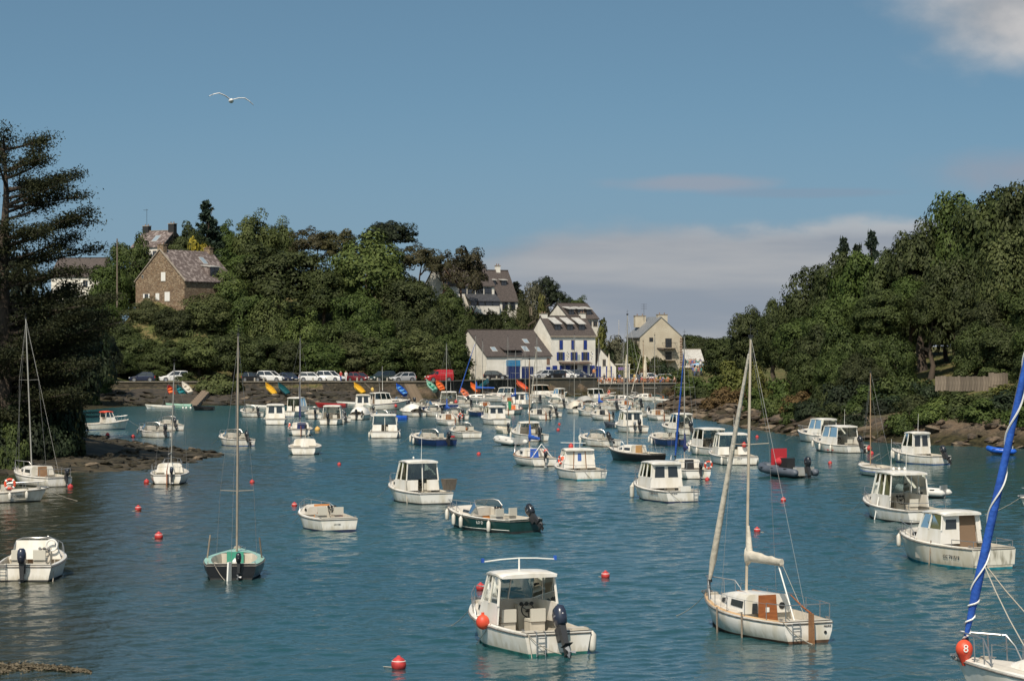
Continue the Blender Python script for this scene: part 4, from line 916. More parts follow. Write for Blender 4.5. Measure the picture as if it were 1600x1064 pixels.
wc = House('white gabled cottage with a chimney peeping over the hill trees', 352, 462, 18.8, 20, 4.5, 6, 6.6, 9.0, m_white, m_slate)
wc.chimney(.6, 3.0, 8.2, 1.2, .9, 2.2, m_white)
wd = House('white cottage chimney and roof among the skyline trees', 405, 470, 19, 0, 3.5, 5, 7.2, 8.6, m_white, m_slate); wd.chimney(1.2, 2.5, 8.2, 1.2, .9, 2.0, m_white)

# -- poles, fences, steps
p_ = AT(183, 440, 408); z_ = TZ(p_.x, p_.y)
tag(MB().tube([(p_.x, p_.y, z_ - .3), (p_.x, p_.y, ZD(373, 408))], [.16, .11], 8).build('utility_pole', m_wood), 'wooden utility pole beside the dark round tree', 'pole')
p_ = AT(967, 530, 446)
tag(MB().tube([(p_.x, p_.y, 4), (p_.x, p_.y, ZD(500, 446))], [.09, .05], 6).build('radio_mast', m_zinc), 'thin grey radio mast on the hedge skyline', 'pole')
def fence(label, px0, px1, d, ytop, ybot, n, steps=(0,)):
    A, B_ = AT(px0, ybot, d), AT(px1, ybot, d + 1.5); t_ = thing('wooden_fence', label, 'fence', A); h_ = (ybot - ytop) * d / F; d_ = (B_ - A) / n
    zz = [TZ(A.x + d_.x * i, A.y + d_.y * i) for i in range(n)]
    me = [MB().box((0, 0, h_ / 2), (d_.length * .93, .03, h_ * s)).mesh('plank', m_wood, None) for s in (1, .97, 1.04)]
    for i in range(n):
        up = (.32 if i > n * .72 else 0)
        link('plank', me[i % 3], t_, (d_.x * (i + .5), d_.y * (i + .5) + random.uniform(-.015, .015), up + random.uniform(-.05, .05)), math.atan2(d_.y, d_.x))
    for f in (.25, .75): MB().box((d_.x * n / 2, d_.y * n / 2 + .05, h_ * f), (d_.length * n, .05, .09), rz=math.atan2(d_.y, d_.x)).build('rail', m_wood, t_, None)
    return t_
fence('grey wooden plank fence above the bushes of the right bank', 1461, 1575, 226, 588, 611, 26)
ft = AT(808, 493, 438); t_ = thing('garden_fence', 'brown garden railing beside the upper white house', 'fence', ft)
for i in range(9): MB().box((i * .33, 0, .7), (.14, .08, 1.4)).build('post', m_wood, t_, None)
MB().box((1.3, 0, 1.42), (2.9, .12, .1)).build('rail', m_wood, t_, None)
def steps(label, a, b, n, w, m):
    a, b = Vector(a), Vector(b); t_ = thing('stone_steps', label, 'steps', b); d = (a - b) / n; me = None
    rz = math.atan2(d.y, d.x); hl = math.hypot(d.x, d.y)
    me = MB().box((0, 0, 0), (hl + .06, w, 1.2)).mesh('step', m, None)
    for i in range(n): link('step', me, t_, (d.x * (i + .5), d.y * (i + .5), d.z * (i + 1) - .6), rz)
    return t_
steps('pale stone steps climbing from the cove beside the leaning dinghies', AT(334, 598, 363.5), P(301, 634, .05), 15, 1.25, mat('step_stone', (.24, .185, .135), .9, (.17, .13, .10), 2))
steps('brown stone slipway steps below the red van', AT(640, 600, 365.5), P(655, 630, .05), 14, 1.7, mat('slip_stone', (.22, .165, .115), .9, (.15, .115, .08), 2))
# boulder bollards along the quay edge
bm = MB().tube([(0, 0, 0), (0, 0, .42), (0, 0, .52)], [.14, .13, .08], 8).mesh('bollard', m_conc)
for i, px in enumerate((398, 412, 468, 489, 558, 590, 605, 735, 748, 762, 776)):
    d = float(np.interp(XD(px, 366), WX, WY)) + .45; d = float(np.interp(XD(px, d), WX, WY)) + .45
    tag(link('bollard', bm, None, (XD(px, d), d, 3.04)), 'short pale stone bollard on the edge of the quay wall', 'bollard', 'bollards along the quay edge')

# ------------------------------------------------------------------ cars
m_tyre = mat('tyre_rubber', (.02, .02, .02), .9); m_rim = mat('alloy_rim', (.45, .45, .46), .35, metal=.8)
m_carglass = mat('car_glass', (.02, .025, .03), .06, spec=.9); m_lamp = mat('lamp_lens', (.7, .7, .68), .15); m_tail = mat('tail_lamp', (.45, .02, .02), .25); m_plate = mat('number_plate', (.6, .58, .5), .5)
def car_paint(n, c): return mat('car_' + n, c, .28, coat=.6)
CARM = {}
def car(label, px, d, th, color, kind='hatch', z=2.868):
    Lc, Wc, Hc = {'hatch': (3.95, 1.72, 1.46), 'suv': (4.5, 1.85, 1.66), 'estate': (4.4, 1.75, 1.46), 'van': (4.2, 1.8, 1.84), 'saloon': (4.3, 1.75, 1.42)}[kind]
    m = car_paint(*color); t_ = thing('parked_car' if kind != 'van' else 'parked_van', label, 'van' if kind == 'van' else 'car', (XD(px, d), d, z), R(th), 'vehicles parked along the quay')
    a = Wc / 2; y = lambda f: (f - .5) * Lc
    zb = Hc * .60                                     # belt line
    prof = [(0, .22, .48 * Hc), (.02, .20, zb * .96), (.12, .2, zb), (.5, .2, zb), (.70, .2, zb * .98), (.86, .2, zb * .88), (.97, .2, zb * .70), (1, .26, zb * .52)]
    if kind == 'van': prof = [(0, .24, zb), (.02, .2, zb), (.5, .2, zb), (.74, .2, zb), (.90, .2, zb * .86), (.98, .22, zb * .66), (1, .28, zb * .5)]
    rings = []
    for f, z0, z1 in prof:
        e = a * (1 - .10 * (abs(f - .5) * 2) ** 5)
        rings.append([(-e * .92, y(f), z0), (e * .92, y(f), z0), (e, y(f), z0 + .25), (e, y(f), z1 - .08), (e * .93, y(f), z1), (-e * .93, y(f), z1), (-e, y(f), z1 - .08), (-e, y(f), z0 + .25)])
    MB().loft(rings).build('body', m, t_, 35)
    gh = {'hatch': (.03, .10, .52, .74), 'suv': (.02, .08, .52, .72), 'estate': (.02, .07, .54, .73), 'van': (.005, .02, .62, .80), 'saloon': (.10, .24, .56, .76)}[kind]
    b0, t0_, t1_, b1 = gh; wt_, zt = a * .78, Hc
    lo = [(-a * .92, y(b0), zb - .03), (a * .92, y(b0), zb - .03), (a * .92, y(b1), zb - .05), (-a * .92, y(b1), zb - .05)]
    hi_ = [(-wt_, y(t0_), zt - .05), (wt_, y(t0_), zt - .05), (wt_, y(t1_), zt - .05), (-wt_, y(t1_), zt - .05)]
    MB().hexa(lo, hi_).build('window_band', m if kind == 'van' else m_carglass, t_, None)
    if kind == 'van':
        e = 1.01; q = lambda p, s: Vector(p)
        MB().hexa([(-a * .9, y(b1) + .02, zb + .02), (a * .9, y(b1) + .02, zb + .02), (a * .9, y(b1) - .1, zb + .02), (-a * .9, y(b1) - .1, zb + .02)], [(-wt_ * .95, y(t1_) + .04, zt - .1), (wt_ * .95, y(t1_) + .04, zt - .1), (wt_ * .95, y(t1_) - .1, zt - .1), (-wt_ * .95, y(t1_) - .1, zt - .1)]).build('windscreen', m_carglass, t_, None)
        for s in (-1, 1): MB().hexa([(s * a * .93, y(.60), zb), (s * a * .93, y(.76), zb), (s * a * .86, y(.76), zb), (s * a * .86, y(.60), zb)], [(s * a * .83, y(.58), zt - .25), (s * a * .84, y(.66), zt - .25), (s * a * .76, y(.66), zt - .25), (s * a * .76, y(.58), zt - .25)]).build('side_window', m_carglass, t_, None)
    rf = MB(); rr = []
    for f, w2, dz in ((t0_ - .015, .96, -.06), (t0_ + .04, 1.02, 0), ((t0_ + t1_) / 2, 1.03, .02), (t1_ - .04, 1.02, 0), (t1_ + .015, .96, -.06)):
        rr.append([(-wt_ * w2, y(f), zt - .09 + dz), (wt_ * w2, y(f), zt - .09 + dz), (wt_ * w2 * .9, y(f), zt + dz), (-wt_ * w2 * .9, y(f), zt + dz)])
    rf.loft(rr).build('roof', m, t_, 35)
    if kind != 'van':
        pl = MB()
        for s in (-1, 1):
            for fb, ft_ in ((b0, t0_), ((b0 + b1) / 2 - .02, (t0_ + t1_) / 2 - .01), (b1, t1_)):
                pl.tube([(s * a * .925, y(fb), zb - .03), (s * wt_ * 1.005, y(ft_), zt - .06)], .045, 5)
        pl.build('pillar', m, t_)
    if 'wheel' not in CARM:
        CARM['tyre'] = MB().torus((0, 0, 0), .235, .085, (1, 0, 0), 18, 8).mesh('tyre', m_tyre); CARM['wheel'] = MB().tube([(-.09, 0, 0), (.09, 0, 0)], .235, 16).mesh('wheel', m_rim)
    for s in (-1, 1):
        for f in (.19, .80):
            w2 = link('wheel', CARM['wheel'], t_, (s * (a - .08), y(f), .32)); link('tyre', CARM['tyre'], w2)
            MB().tube([(s * (a - .30), y(f), .33), (s * (a + .003), y(f), .33)], .37, 16).build('wheel_arch', m_dark, t_)
        MB().ball((s * a * .72, y(.985), zb * .68), (.2, .1, .1), 10, 6).build('headlight', m_lamp, t_)
        MB().box((s * a * .82, y(.008), zb * .82), (.2, .06, .28)).build('tail_light', m_tail, t_, None)
        MB().ball((s * (a + .08), y(.68), zb + .05), (.1, .06, .07), 8, 5).build('mirror', m, t_)
    MB().box((0, y(1.0) + .01, .42), (.5, .03, .11)).build('number_plate', m_plate, t_, None); MB().box((0, y(0) - .01, .6), (.5, .03, .11)).build('number_plate', m_plate, t_, None)
    MB().box((0, y(1.0) - .02, .30), (Wc * .7, .06, .16)).build('grille', m_dark, t_, None)
    return t_
white, silver, black, navy, red, dred, dgreen = ('white', (.72, .71, .69)), ('silver', (.42, .42, .43)), ('black', (.014, .014, .016)), ('navy', (.02, .028, .06)), ('red', (.42, .02, .025)), ('darkred', (.16, .018, .022)), ('darkgreen', (.02, .035, .03))
for a in [('white car with dark windows parked beside the stone steps', 272, 371, 104, white, 'suv'), ('dark blue car parked left of the white car by the steps', 222, 371, 96, navy, 'hatch'),
 ('black car at the left end of the quay row behind the yellow canoe', 398, 371, -120, black, 'hatch'), ('white hatchback parked between two dark cars', 424, 371, -112, white, 'suv'), ('dark blue saloon right of the white hatchback', 450, 371, -140, navy, 'saloon'),
 ('white estate car parked just right of the navy furled mast', 490, 371, -104, white, 'estate'), ('white people carrier left of the two walkers', 517, 371, -118, white, 'suv'), ('dark red car right of the two walkers', 562, 371, -130, dred, 'hatch'),
 ('dark green car between the dark red and the silver car', 597, 371, 135, dgreen, 'suv'), ('silver hatchback with its nose to the left', 629, 371, 122, silver, 'hatch'), ('bright red delivery van parked by the trees', 686, 371.5, 112, red, 'van'),
 ('black hatchback parked in front of the warehouse', 775, 394, -98, black, 'hatch'), ('silver car parked left of the blue house doors', 848, 405, 118, silver, 'hatch'), ('dark car parked between silver and white cars by the house', 866, 405.5, 130, black, 'hatch'),
 ('white car parked before the blue shuttered house', 886, 407, -110, white, 'hatch'), ('dark blue car right of the white car before the house', 906, 409, -110, navy, 'hatch')]: car(*a)
car('white car behind the terrace crowd', 1018, 431, -80, white, 'suv', 1.87); car('silver car at the right end of the terrace', 1044, 432, -70, silver, 'hatch', 1.87); car('dark car behind the terrace tables', 985, 428, 80, navy, 'hatch', 1.87)

# ------------------------------------------------------------------ people
def skin_body(name, joints, edges, root=0):
    me = bpy.data.meshes.new(name); me.from_pydata([j[0] for j in joints], edges, []); o = bpy.data.objects.new(name, me); C.objects.link(o)
    md = o.modifiers.new('skin', 'SKIN'); md.use_smooth_shade = True
    for i, sv in enumerate(me.skin_vertices[0].data): sv.radius = (joints[i][1], joints[i][1]); sv.use_root = (i == root)
    s2 = o.modifiers.new('sub', 'SUBSURF'); s2.levels = 1; s2.render_levels = 1
    dg = bpy.context.evaluated_depsgraph_get(); out = bpy.data.meshes.new_from_object(o.evaluated_get(dg)); bpy.data.objects.remove(o); out.name = name; return out
def person_mesh(pose):
    if pose == 'stand':
        J = [((0, 0, .95), .13), ((0, 0, 1.2), .145), ((0, 0, 1.42), .11), ((0, 0, 1.52), .055), ((0, .01, 1.62), .10), ((0, 0, 1.71), .075),
             ((-.2, 0, 1.40), .06), ((-.25, .02, 1.12), .045), ((-.23, .12, .88), .035), ((-.22, .15, .80), .04), ((.2, 0, 1.40), .06), ((.25, -.02, 1.12), .045), ((.24, -.06, .88), .035), ((.23, -.05, .80), .04),
             ((-.09, .02, .85), .09), ((-.1, .12, .48), .065), ((-.1, .06, .08), .045), ((-.1, .18, .04), .04), ((.09, -.02, .85), .09), ((.1, -.06, .48), .065), ((.1, -.2, .09), .045), ((.1, -.09, .04), .04)]
        E = [(0, 1), (1, 2), (2, 3), (3, 4), (4, 5), (2, 6), (6, 7), (7, 8), (8, 9), (2, 10), (10, 11), (11, 12), (12, 13), (0, 14), (14, 15), (15, 16), (16, 17), (0, 18), (18, 19), (19, 20), (20, 21)]; zs = (.92, 1.45, 1.66)
    else:
        J = [((0, 0, .52), .14), ((0, -.03, .78), .145), ((0, 0, .98), .11), ((0, .02, 1.08), .055), ((0, .04, 1.18), .10), ((0, .03, 1.27), .075),
             ((-.2, 0, .96), .06), ((-.26, .06, .72), .045), ((-.14, .26, .68), .035), ((-.08, .32, .70), .04), ((.2, 0, .96), .06), ((.26, .06, .72), .045), ((.14, .26, .68), .035), ((.08, .32, .70), .04),
             ((-.1, .12, .52), .09), ((-.12, .42, .50), .07), ((-.12, .44, .08), .045), ((-.12, .56, .04), .04), ((.1, .12, .52), .09), ((.12, .42, .50), .07), ((.12, .40, .08), .045), ((.12, .52, .04), .04)]
        E = [(0, 1), (1, 2), (2, 3), (3, 4), (4, 5), (2, 6), (6, 7), (7, 8), (8, 9), (2, 10), (10, 11), (11, 12), (12, 13), (0, 14), (14, 15), (15, 16), (16, 17), (0, 18), (18, 19), (19, 20), (20, 21)]; zs = (.60, 1.03, 1.21)
    me = skin_body('body', J, E)
    me.materials.clear()
    for m in (m_trou, m_shirt0, m_skin, m_hair): me.materials.append(m)
    for p in me.polygons:
        z = p.center.z; p.material_index = 0 if z < zs[0] else 1 if z < zs[1] else 3 if z > zs[2] or (z > zs[2] - .1 and p.center.y < -.02) else 2
        if z < .1 and pose == 'sit': p.material_index = 2
        if abs(p.center.x) > .19 and z < zs[0] + .2: p.material_index = 2
    return me
m_skin = mat('skin', (.45, .28, .20), .6); m_hair = mat('hair', (.05, .035, .025), .7); m_trou = mat('cloth_dark', (.05, .055, .08), .9); m_shirt0 = mat('cloth_white', (.62, .60, .58), .9)
CL = [m_shirt0] + [mat('cloth_%d' % i, c, .9) for i, c in enumerate([(.42, .05, .04), (.05, .10, .30), (.55, .22, .06), (.60, .42, .10), (.03, .03, .035), (.35, .40, .45), (.05, .28, .25), (.48, .34, .26), (.30, .12, .10)])]
PM = {p: person_mesh(p) for p in ('stand', 'sit')}
def person(label, x, y, z, rz, pose, shirt, trou=None, hair=None, group=None, s=1.0):
    o = link('person', PM[pose], None, (x, y, z), rz, (s, s, s)); tag(o, label, 'person', group)
    for i, m in ((1, shirt), (0, trou), (3, hair)):
        if m: o.material_slots[i].link = 'OBJECT'; o.material_slots[i].material = m
    return o
for px, sh_, tr_, lb, rz in ((532.5, CL[1], CL[2], 'person in a red top and blue shorts walking on the quay', 2.6), (540.5, CL[0], CL[0], 'person in white walking on the quay with a dark bag', 2.9)):
    person(lb, XD(px, 367), 367, 2.868, rz, 'stand', sh_, tr_)
m_chair = mat('wicker_chair', (.30, .12, .055), .8)
cb = {'seat': MB().box((0, 0, .44), (.44, .44, .04)).mesh('seat', m_chair, None), 'backrest': MB().box((0, -.21, .70), (.42, .03, .46)).mesh('backrest', m_chair, None), 'leg': MB().tube([(0, 0, 0), (0, 0, .43)], .018, 5).mesh('leg', m_chair)}
tb = {'table_top': MB().tube([(0, 0, .70), (0, 0, .74)], .38, 14).mesh('table_top', m_white), 'stem': MB().tube([(0, 0, .02), (0, 0, .7)], .03, 6).mesh('stem', m_dark), 'base': MB().tube([(0, 0, 0), (0, 0, .03)], .22, 10).mesh('base', m_dark)}
k = 0; names = ('white', 'red', 'blue', 'orange', 'yellow', 'black', 'grey', 'teal', 'tan', 'brown')
for ti in range(12):
    px = 934 + ti * 10.4 + random.uniform(-2, 2); yw = float(np.interp(XD(px, 410), WX, WY)); d = yw + (1.6 if ti % 2 else 4.6) + random.uniform(-.3, .3)
    x = XD(px, d); yw = float(np.interp(x, WX, WY)); d = max(d, yw + 1.6)
    t_ = thing('cafe_table', 'small round cafe table on the crowded terrace', 'table', (x, d, 1.865), 0, 'terrace tables')
    for n_, me in tb.items(): link(n_, me, t_)
    for q in range(3):
        a = random.uniform(0, .6) + q * 2.1; cx, cy = x + math.cos(a) * .78, d + math.sin(a) * .62; rz = math.atan2(d - cy, x - cx) - math.pi / 2
        ch = thing('cafe_chair', 'reddish brown chair at a table on the cafe terrace', 'chair', (cx, cy, 1.865), rz, 'terrace chairs')
        link('seat', cb['seat'], ch); link('backrest', cb['backrest'], ch)
        for sx in (-.18, .18):
            for sy in (-.18, .18): link('leg', cb['leg'], ch, (sx, sy, 0))
        if random.random() < .86:
            c_ = random.choice((0, 0, 1, 2, 3, 3, 4, 5, 5, 6, 7, 8, 9)); f2 = Vector((math.cos(rz + math.pi / 2), math.sin(rz + math.pi / 2), 0))
            person(('person in a %s top seated at a terrace table' % names[c_]).replace('a orange', 'an orange'), cx + f2.x * -.02, cy + f2.y * -.02, 1.865, rz, 'sit', CL[c_], random.choice((None, CL[5], CL[8], CL[2])), random.choice((None, None, CL[8], CL[5])), 'people sitting on the cafe terrace'); k += 1
for i, (px, d, c_) in enumerate([(928, 411, 3), (944, 417, 5), (968, 420, 2), (992, 421, 4), (1024, 424, 6), (1040, 424, 1), (1047, 426, 7), (958, 414, 0)]):
    person(('person in a %s top standing on the cafe terrace' % names[c_]).replace('a orange', 'an orange'), XD(px, d), d, 1.865 if px > 932 else 2.868, random.uniform(0, 6), 'stand', CL[c_], None, None, 'people standing on the cafe terrace')
for i in range(26):
    px = random.uniform(1068, 1126); d = random.uniform(426, 446); c_ = random.randrange(10)
    person(('person in a %s top in the crowd right of the cream house' % names[c_]).replace('a orange', 'an orange'), XD(px, d), d, TZ(XD(px, d), d), random.uniform(0, 6), 'stand', CL[c_], random.choice((None, CL[8], CL[2])), None, 'people in the far crowd')
m_canvas = mat('parasol_canvas', (.62, .55, .43), .85, (.54, .47, .36), 3)
def closed_parasol(px, d, ytop, label, open_=False, m=m_canvas):
    x = XD(px, d); z0 = TZ(x, d) + .02 if open_ else 1.865; H_ = ZD(ytop, d) - z0; t_ = thing('parasol', label, 'parasol', (x, d, z0)); MB().tube([(0, 0, 0), (0, 0, H_)], .035, 6).build('pole', m_wood, t_)
    rings = []; n = 16
    for f, r in ((.20, .33), (.3, .36), (.5, .30), (.7, .22), (.86, .13), (.97, .05), (1.0, .02)) if not open_ else ((.72, 1.35), (.84, .8), (1.0, .03)):
        rings.append([(math.cos(6.283 * j / n) * r * (1 - (.25 if not open_ else .02) * (j % 2)), math.sin(6.283 * j / n) * r * (1 - (.25 if not open_ else .02) * (j % 2)), H_ * f) for j in range(n)])
    MB().loft(rings, caps=not open_).build('canopy', m, t_, 50)
    if not open_: MB().torus((0, 0, H_ * .42), .31, .02, nu=14).build('tie_strap', m_wood, t_)
    MB().box((0, 0, .04), (.6, .6, .08)).build('base', m_dark, t_, None)
closed_parasol(951.5, 411, 552, 'leftmost of the three closed cream parasols on the terrace'); closed_parasol(979, 412, 553, 'middle closed cream parasol behind the tall mast'); closed_parasol(1008, 414, 553, 'rightmost of the three closed cream parasols on the terrace')
closed_parasol(1090, 436, 567, 'open pale blue parasol over the far crowd', True, mat('parasol_blue', (.25, .42, .60), .8)); closed_parasol(1074, 438, 572, 'open white parasol beside the cream house', True, m_white)
t_ = thing('pergola', 'white pergola frame with a purple sign behind the terrace', 'pergola', (XD(952, 424), 424, 1.865), .2)
for x in (0, 3.6): MB().box((x, 0, 1.6), (.12, .12, 3.2)).build('post', m_white, t_, None)
MB().box((1.8, 0, 3.25), (4.0, .16, .14)).build('beam', m_white, t_, None); MB().box((2.5, -.1, 2.5), (1.9, .05, .5)).build('sign', mat('purple_sign', (.16, .09, .28), .7), t_, None)
# ------------------------------------------------------------------ boats
def gel(name, c, dirt=(.80, .76, .66)):
    v = (c[0] * dirt[0], c[1] * dirt[1], c[2] * dirt[2])
    m = mat('gelcoat_' + name, c, .32, v, 1.7, coat=.25, stretch=(1.5, 1.5, .5), vfac=(.42, .75), detail=6)
    if m.get('scum'): return m
    m['scum'] = 1; t = m.node_tree; b = t.nodes['Principled BSDF']; src = b.inputs['Base Color'].links[0].from_socket     # weed and rust stains above the waterline
    tcn = t.nodes.new('ShaderNodeTexCoord'); sp = t.nodes.new('ShaderNodeSeparateXYZ'); t.links.new(tcn.outputs['Object'], sp.inputs[0])
    mp = t.nodes.new('ShaderNodeMapping'); mp.inputs['Scale'].default_value = (6, 6, 1.2); t.links.new(tcn.outputs['Object'], mp.inputs[0])
    n = t.nodes.new('ShaderNodeTexNoise'); n.inputs['Scale'].default_value = 1.6; n.inputs['Detail'].default_value = 5; t.links.new(mp.outputs[0], n.inputs['Vector'])
    q = t.nodes.new('ShaderNodeMath'); q.operation = 'MULTIPLY_ADD'; t.links.new(n.outputs[0], q.inputs[0]); q.inputs[1].default_value = -.55; t.links.new(sp.outputs[2], q.inputs[2])
    r = t.nodes.new('ShaderNodeMapRange'); t.links.new(q.outputs[0], r.inputs[0]); r.inputs[1].default_value = -.02; r.inputs[2].default_value = -.20; r.inputs[4].default_value = .42
    x = t.nodes.new('ShaderNodeMix'); x.data_type = 'RGBA'; t.links.new(r.outputs[0], x.inputs[0]); t.links.new(src, x.inputs[6]); x.inputs[7].default_value = (c[0] * .40, c[1] * .35, c[2] * .24, 1); t.links.new(x.outputs[2], b.inputs['Base Color'])
    return m
G = {'white': gel('white', (.77, .73, .67)), 'cream': gel('cream', (.66, .60, .50)), 'black': gel('black', (.009, .008, .009)), 'navy': gel('navy', (.012, .03, .11)), 'green': gel('darkgreen', (.012, .05, .047)),
     'mint': gel('mint', (.36, .58, .47)), 'red': gel('red', (.36, .03, .03)), 'grey': gel('grey', (.40, .40, .39)), 'tan': gel('tan', (.62, .40, .20)), 'ltblue': gel('ltblue', (.12, .32, .58)), 'blue': gel('blue', (.015, .10, .52)),
     'yellow': gel('yellow', (.66, .40, .04)), 'orange': gel('orange', (.70, .16, .04)), 'teal': gel('teal', (.02, .20, .24)), 'darkteal': gel('darkteal', (.015, .09, .11))}
m_dirty = mat('weathered_gelcoat', (.70, .65, .55), .55, (.16, .14, .085), 2.2, stretch=(2.2, 2.2, .55), vfac=(.50, .72), detail=8)
AF = {k: mat('antifoul_' + k, c, .8, (c[0] * .5, c[1] * .5, c[2] * .5), 3) for k, c in {'black': (.03, .03, .03), 'blue': (.02, .09, .26), 'green': (.02, .16, .13), 'teal': (.02, .24, .30), 'brown': (.13, .07, .04), 'navy': (.015, .03, .08)}.items()}
m_cock = mat('cockpit_liner', (.54, .49, .41), .55, (.44, .40, .33), 2); m_ndeck = mat('deck_nonslip', (.60, .55, .48), .6, (.52, .47, .40), 3, .1, 60)
m_alu = mat('anodised_mast', (.46, .43, .38), .4, (.36, .33, .29), 1, metal=.5); m_steel = mat('stainless', (.42, .41, .40), .38, metal=.8); m_rope = mat('rope', (.38, .34, .28), .9); m_wire = mat('rigging_wire', (.30, .29, .28), .45, metal=.6)
m_teak = mat('teak', (.27, .13, .055), .6, (.19, .09, .04), 4, .2, 14, stretch=(1, 6, 6)); m_mah = mat('mahogany', (.30, .10, .03), .35, (.22, .07, .02), 3, stretch=(1, 6, 6)); m_woodmast = mat('varnished_spar', (.36, .24, .14), .5, (.27, .17, .10), 2); m_greymast = mat('grey_spar', (.34, .285, .225), .5, (.26, .215, .165), 2); m_palemast = mat('pale_spar', (.50, .43, .34), .5, (.40, .34, .26), 2)
m_cowl = mat('outboard_black', (.015, .016, .02), .3, coat=.4); m_cowlb = mat('outboard_blueblack', (.025, .03, .05), .25, coat=.5); m_engl = mat('outboard_leg', (.03, .03, .032), .45); m_cowlg = mat('outboard_grey', (.25, .25, .26), .4)
m_fend = mat('fender_vinyl', (.64, .61, .55), .5, (.50, .46, .39), 4); m_orange = mat('buoy_orange', (.72, .09, .035), .5, (.60, .06, .03), 3); m_red = mat('buoy_red', (.52, .045, .04), .5, (.34, .03, .03), 5); m_redcloth = mat('red_cloth', (.40, .02, .03), .8)
m_sailc = mat('sail_canvas', (.60, .54, .45), .85, (.48, .43, .35), 2, .4, 6); m_sailb = mat('sail_cover_blue', (.02, .10, .45), .8, (.015, .07, .34), 2, .4, 6); m_sailn = mat('sail_cover_navy', (.015, .025, .10), .8); m_white2 = mat('white_line', (.75, .73, .68), .6)
m_hyp = mat('hypalon_grey', (.085, .10, .125), .55, (.065, .075, .095), 2); m_hypw = mat('hypalon_white', (.56, .54, .50), .5); m_canopy = mat('canopy_cloth', (.34, .33, .31), .85); m_cushion = mat('cushion', (.50, .47, .40), .8); m_black = mat('black_fitting', (.02, .02, .02), .5); m_flagg = mat('flag_green', (.01, .20, .09), .8)
m_letter = mat('hull_letter', (.03, .03, .035), .5); m_curtain = mat('brown_curtain', (.20, .13, .08), .9)
gm_ = bpy.data.materials.new('boat_glass'); gm_.use_nodes = True; t = gm_.node_tree; o_ = t.nodes['Material Output']; t.nodes.remove(t.nodes['Principled BSDF'])
tr_ = t.nodes.new('ShaderNodeBsdfTransparent'); tr_.inputs[0].default_value = (.50, .58, .58, 1); gl_ = t.nodes.new('ShaderNodeBsdfGlossy'); gl_.inputs['Roughness'].default_value = .04; gl_.inputs[0].default_value = (.9, .95, .95, 1)
fr_ = t.nodes.new('ShaderNodeFresnel'); fr_.inputs[0].default_value = 1.5; mx_ = t.nodes.new('ShaderNodeMixShader'); ad_ = t.nodes.new('ShaderNodeMath'); ad_.operation = 'ADD'; ad_.inputs[1].default_value = .06; t.links.new(fr_.outputs[0], ad_.inputs[0])
t.links.new(ad_.outputs[0], mx_.inputs[0]); t.links.new(tr_.outputs[0], mx_.inputs[1]); t.links.new(gl_.outputs[0], mx_.inputs[2]); t.links.new(mx_.outputs[0], o_.inputs[0]); m_glass = gm_
m_dkglass = mat('dark_acrylic', (.025, .03, .035), .1, spec=.8)

# measured left and right ends of the hulls in the photograph, from which position and heading are solved
ENDS = {(868, 1023): (742, 924), (1266, 1004): (1102, 1303), (86, 761): (23, 110), (520, 830): (477, 558), (672, 788): (611, 708), (806, 832): (700, 848), (841, 729): (809, 870), (914, 750): (875, 949), (1030, 722): (952, 1041), (1060, 785): (994, 1094),
 (1090, 749): (1054, 1111), (1133, 712): (1078, 1146), (1152, 727): (1118, 1185), (1067, 697): (1018, 1072), (1085, 680): (1035, 1092), (960, 698): (907, 971), (990, 676): (966, 1014), (945, 657): (925, 961), (905, 646): (889, 916), (643, 651): (627, 666), (690, 697): (643, 714),
 (706, 665): (685, 722), (733, 685): (708, 753), (757, 651): (735, 768), (780, 664): (756, 798), (846, 656): (828, 863), (832, 690): (803, 858), (250, 684): (219, 268), (276, 673): (253, 287), (378, 697): (345, 398), (1348, 708): (1270, 1358), (1397, 745): (1343, 1412),
 (1474, 726): (1394, 1488), (1478, 818): (1351, 1482), (1546, 889): (1406, 1589), (1252, 747): (1193, 1282), (820, 697): (778, 826)}
def solve_heading(xl, xr, py, L, hb):
    s_ = (py - HOR) / CAMH; lo, hi_ = R(2), R(80); d0 = F / s_
    for _ in range(40):
        th = (lo + hi_) / 2; xs = xr - hb * math.cos(th) * s_; X0 = (xs - 800) / s_
        xb = 800 + F * (X0 - L * math.sin(th)) / (d0 + L * math.cos(th))
        if xb > xl: lo = th
        else: hi_ = th
    return xs, math.degrees(th)
m_rub = mat('rub_strip', (.20, .18, .16), .6, (.10, .09, .08), 5)
class PostSet:
    """window posts: one object each on the near boats, one joined frame on the far ones"""
    def __init__(s, split): s.split = split; s.l = []
    def tube(s, *a): s.l.append(a); return s
    def build(s, name, m, parent):
        if s.split:
            for a in s.l: MB().tube(*a).build('window_post', m, parent)
        else:
            b = MB()
            for a in s.l: b.tube(*a)
            b.build(name, m, parent)
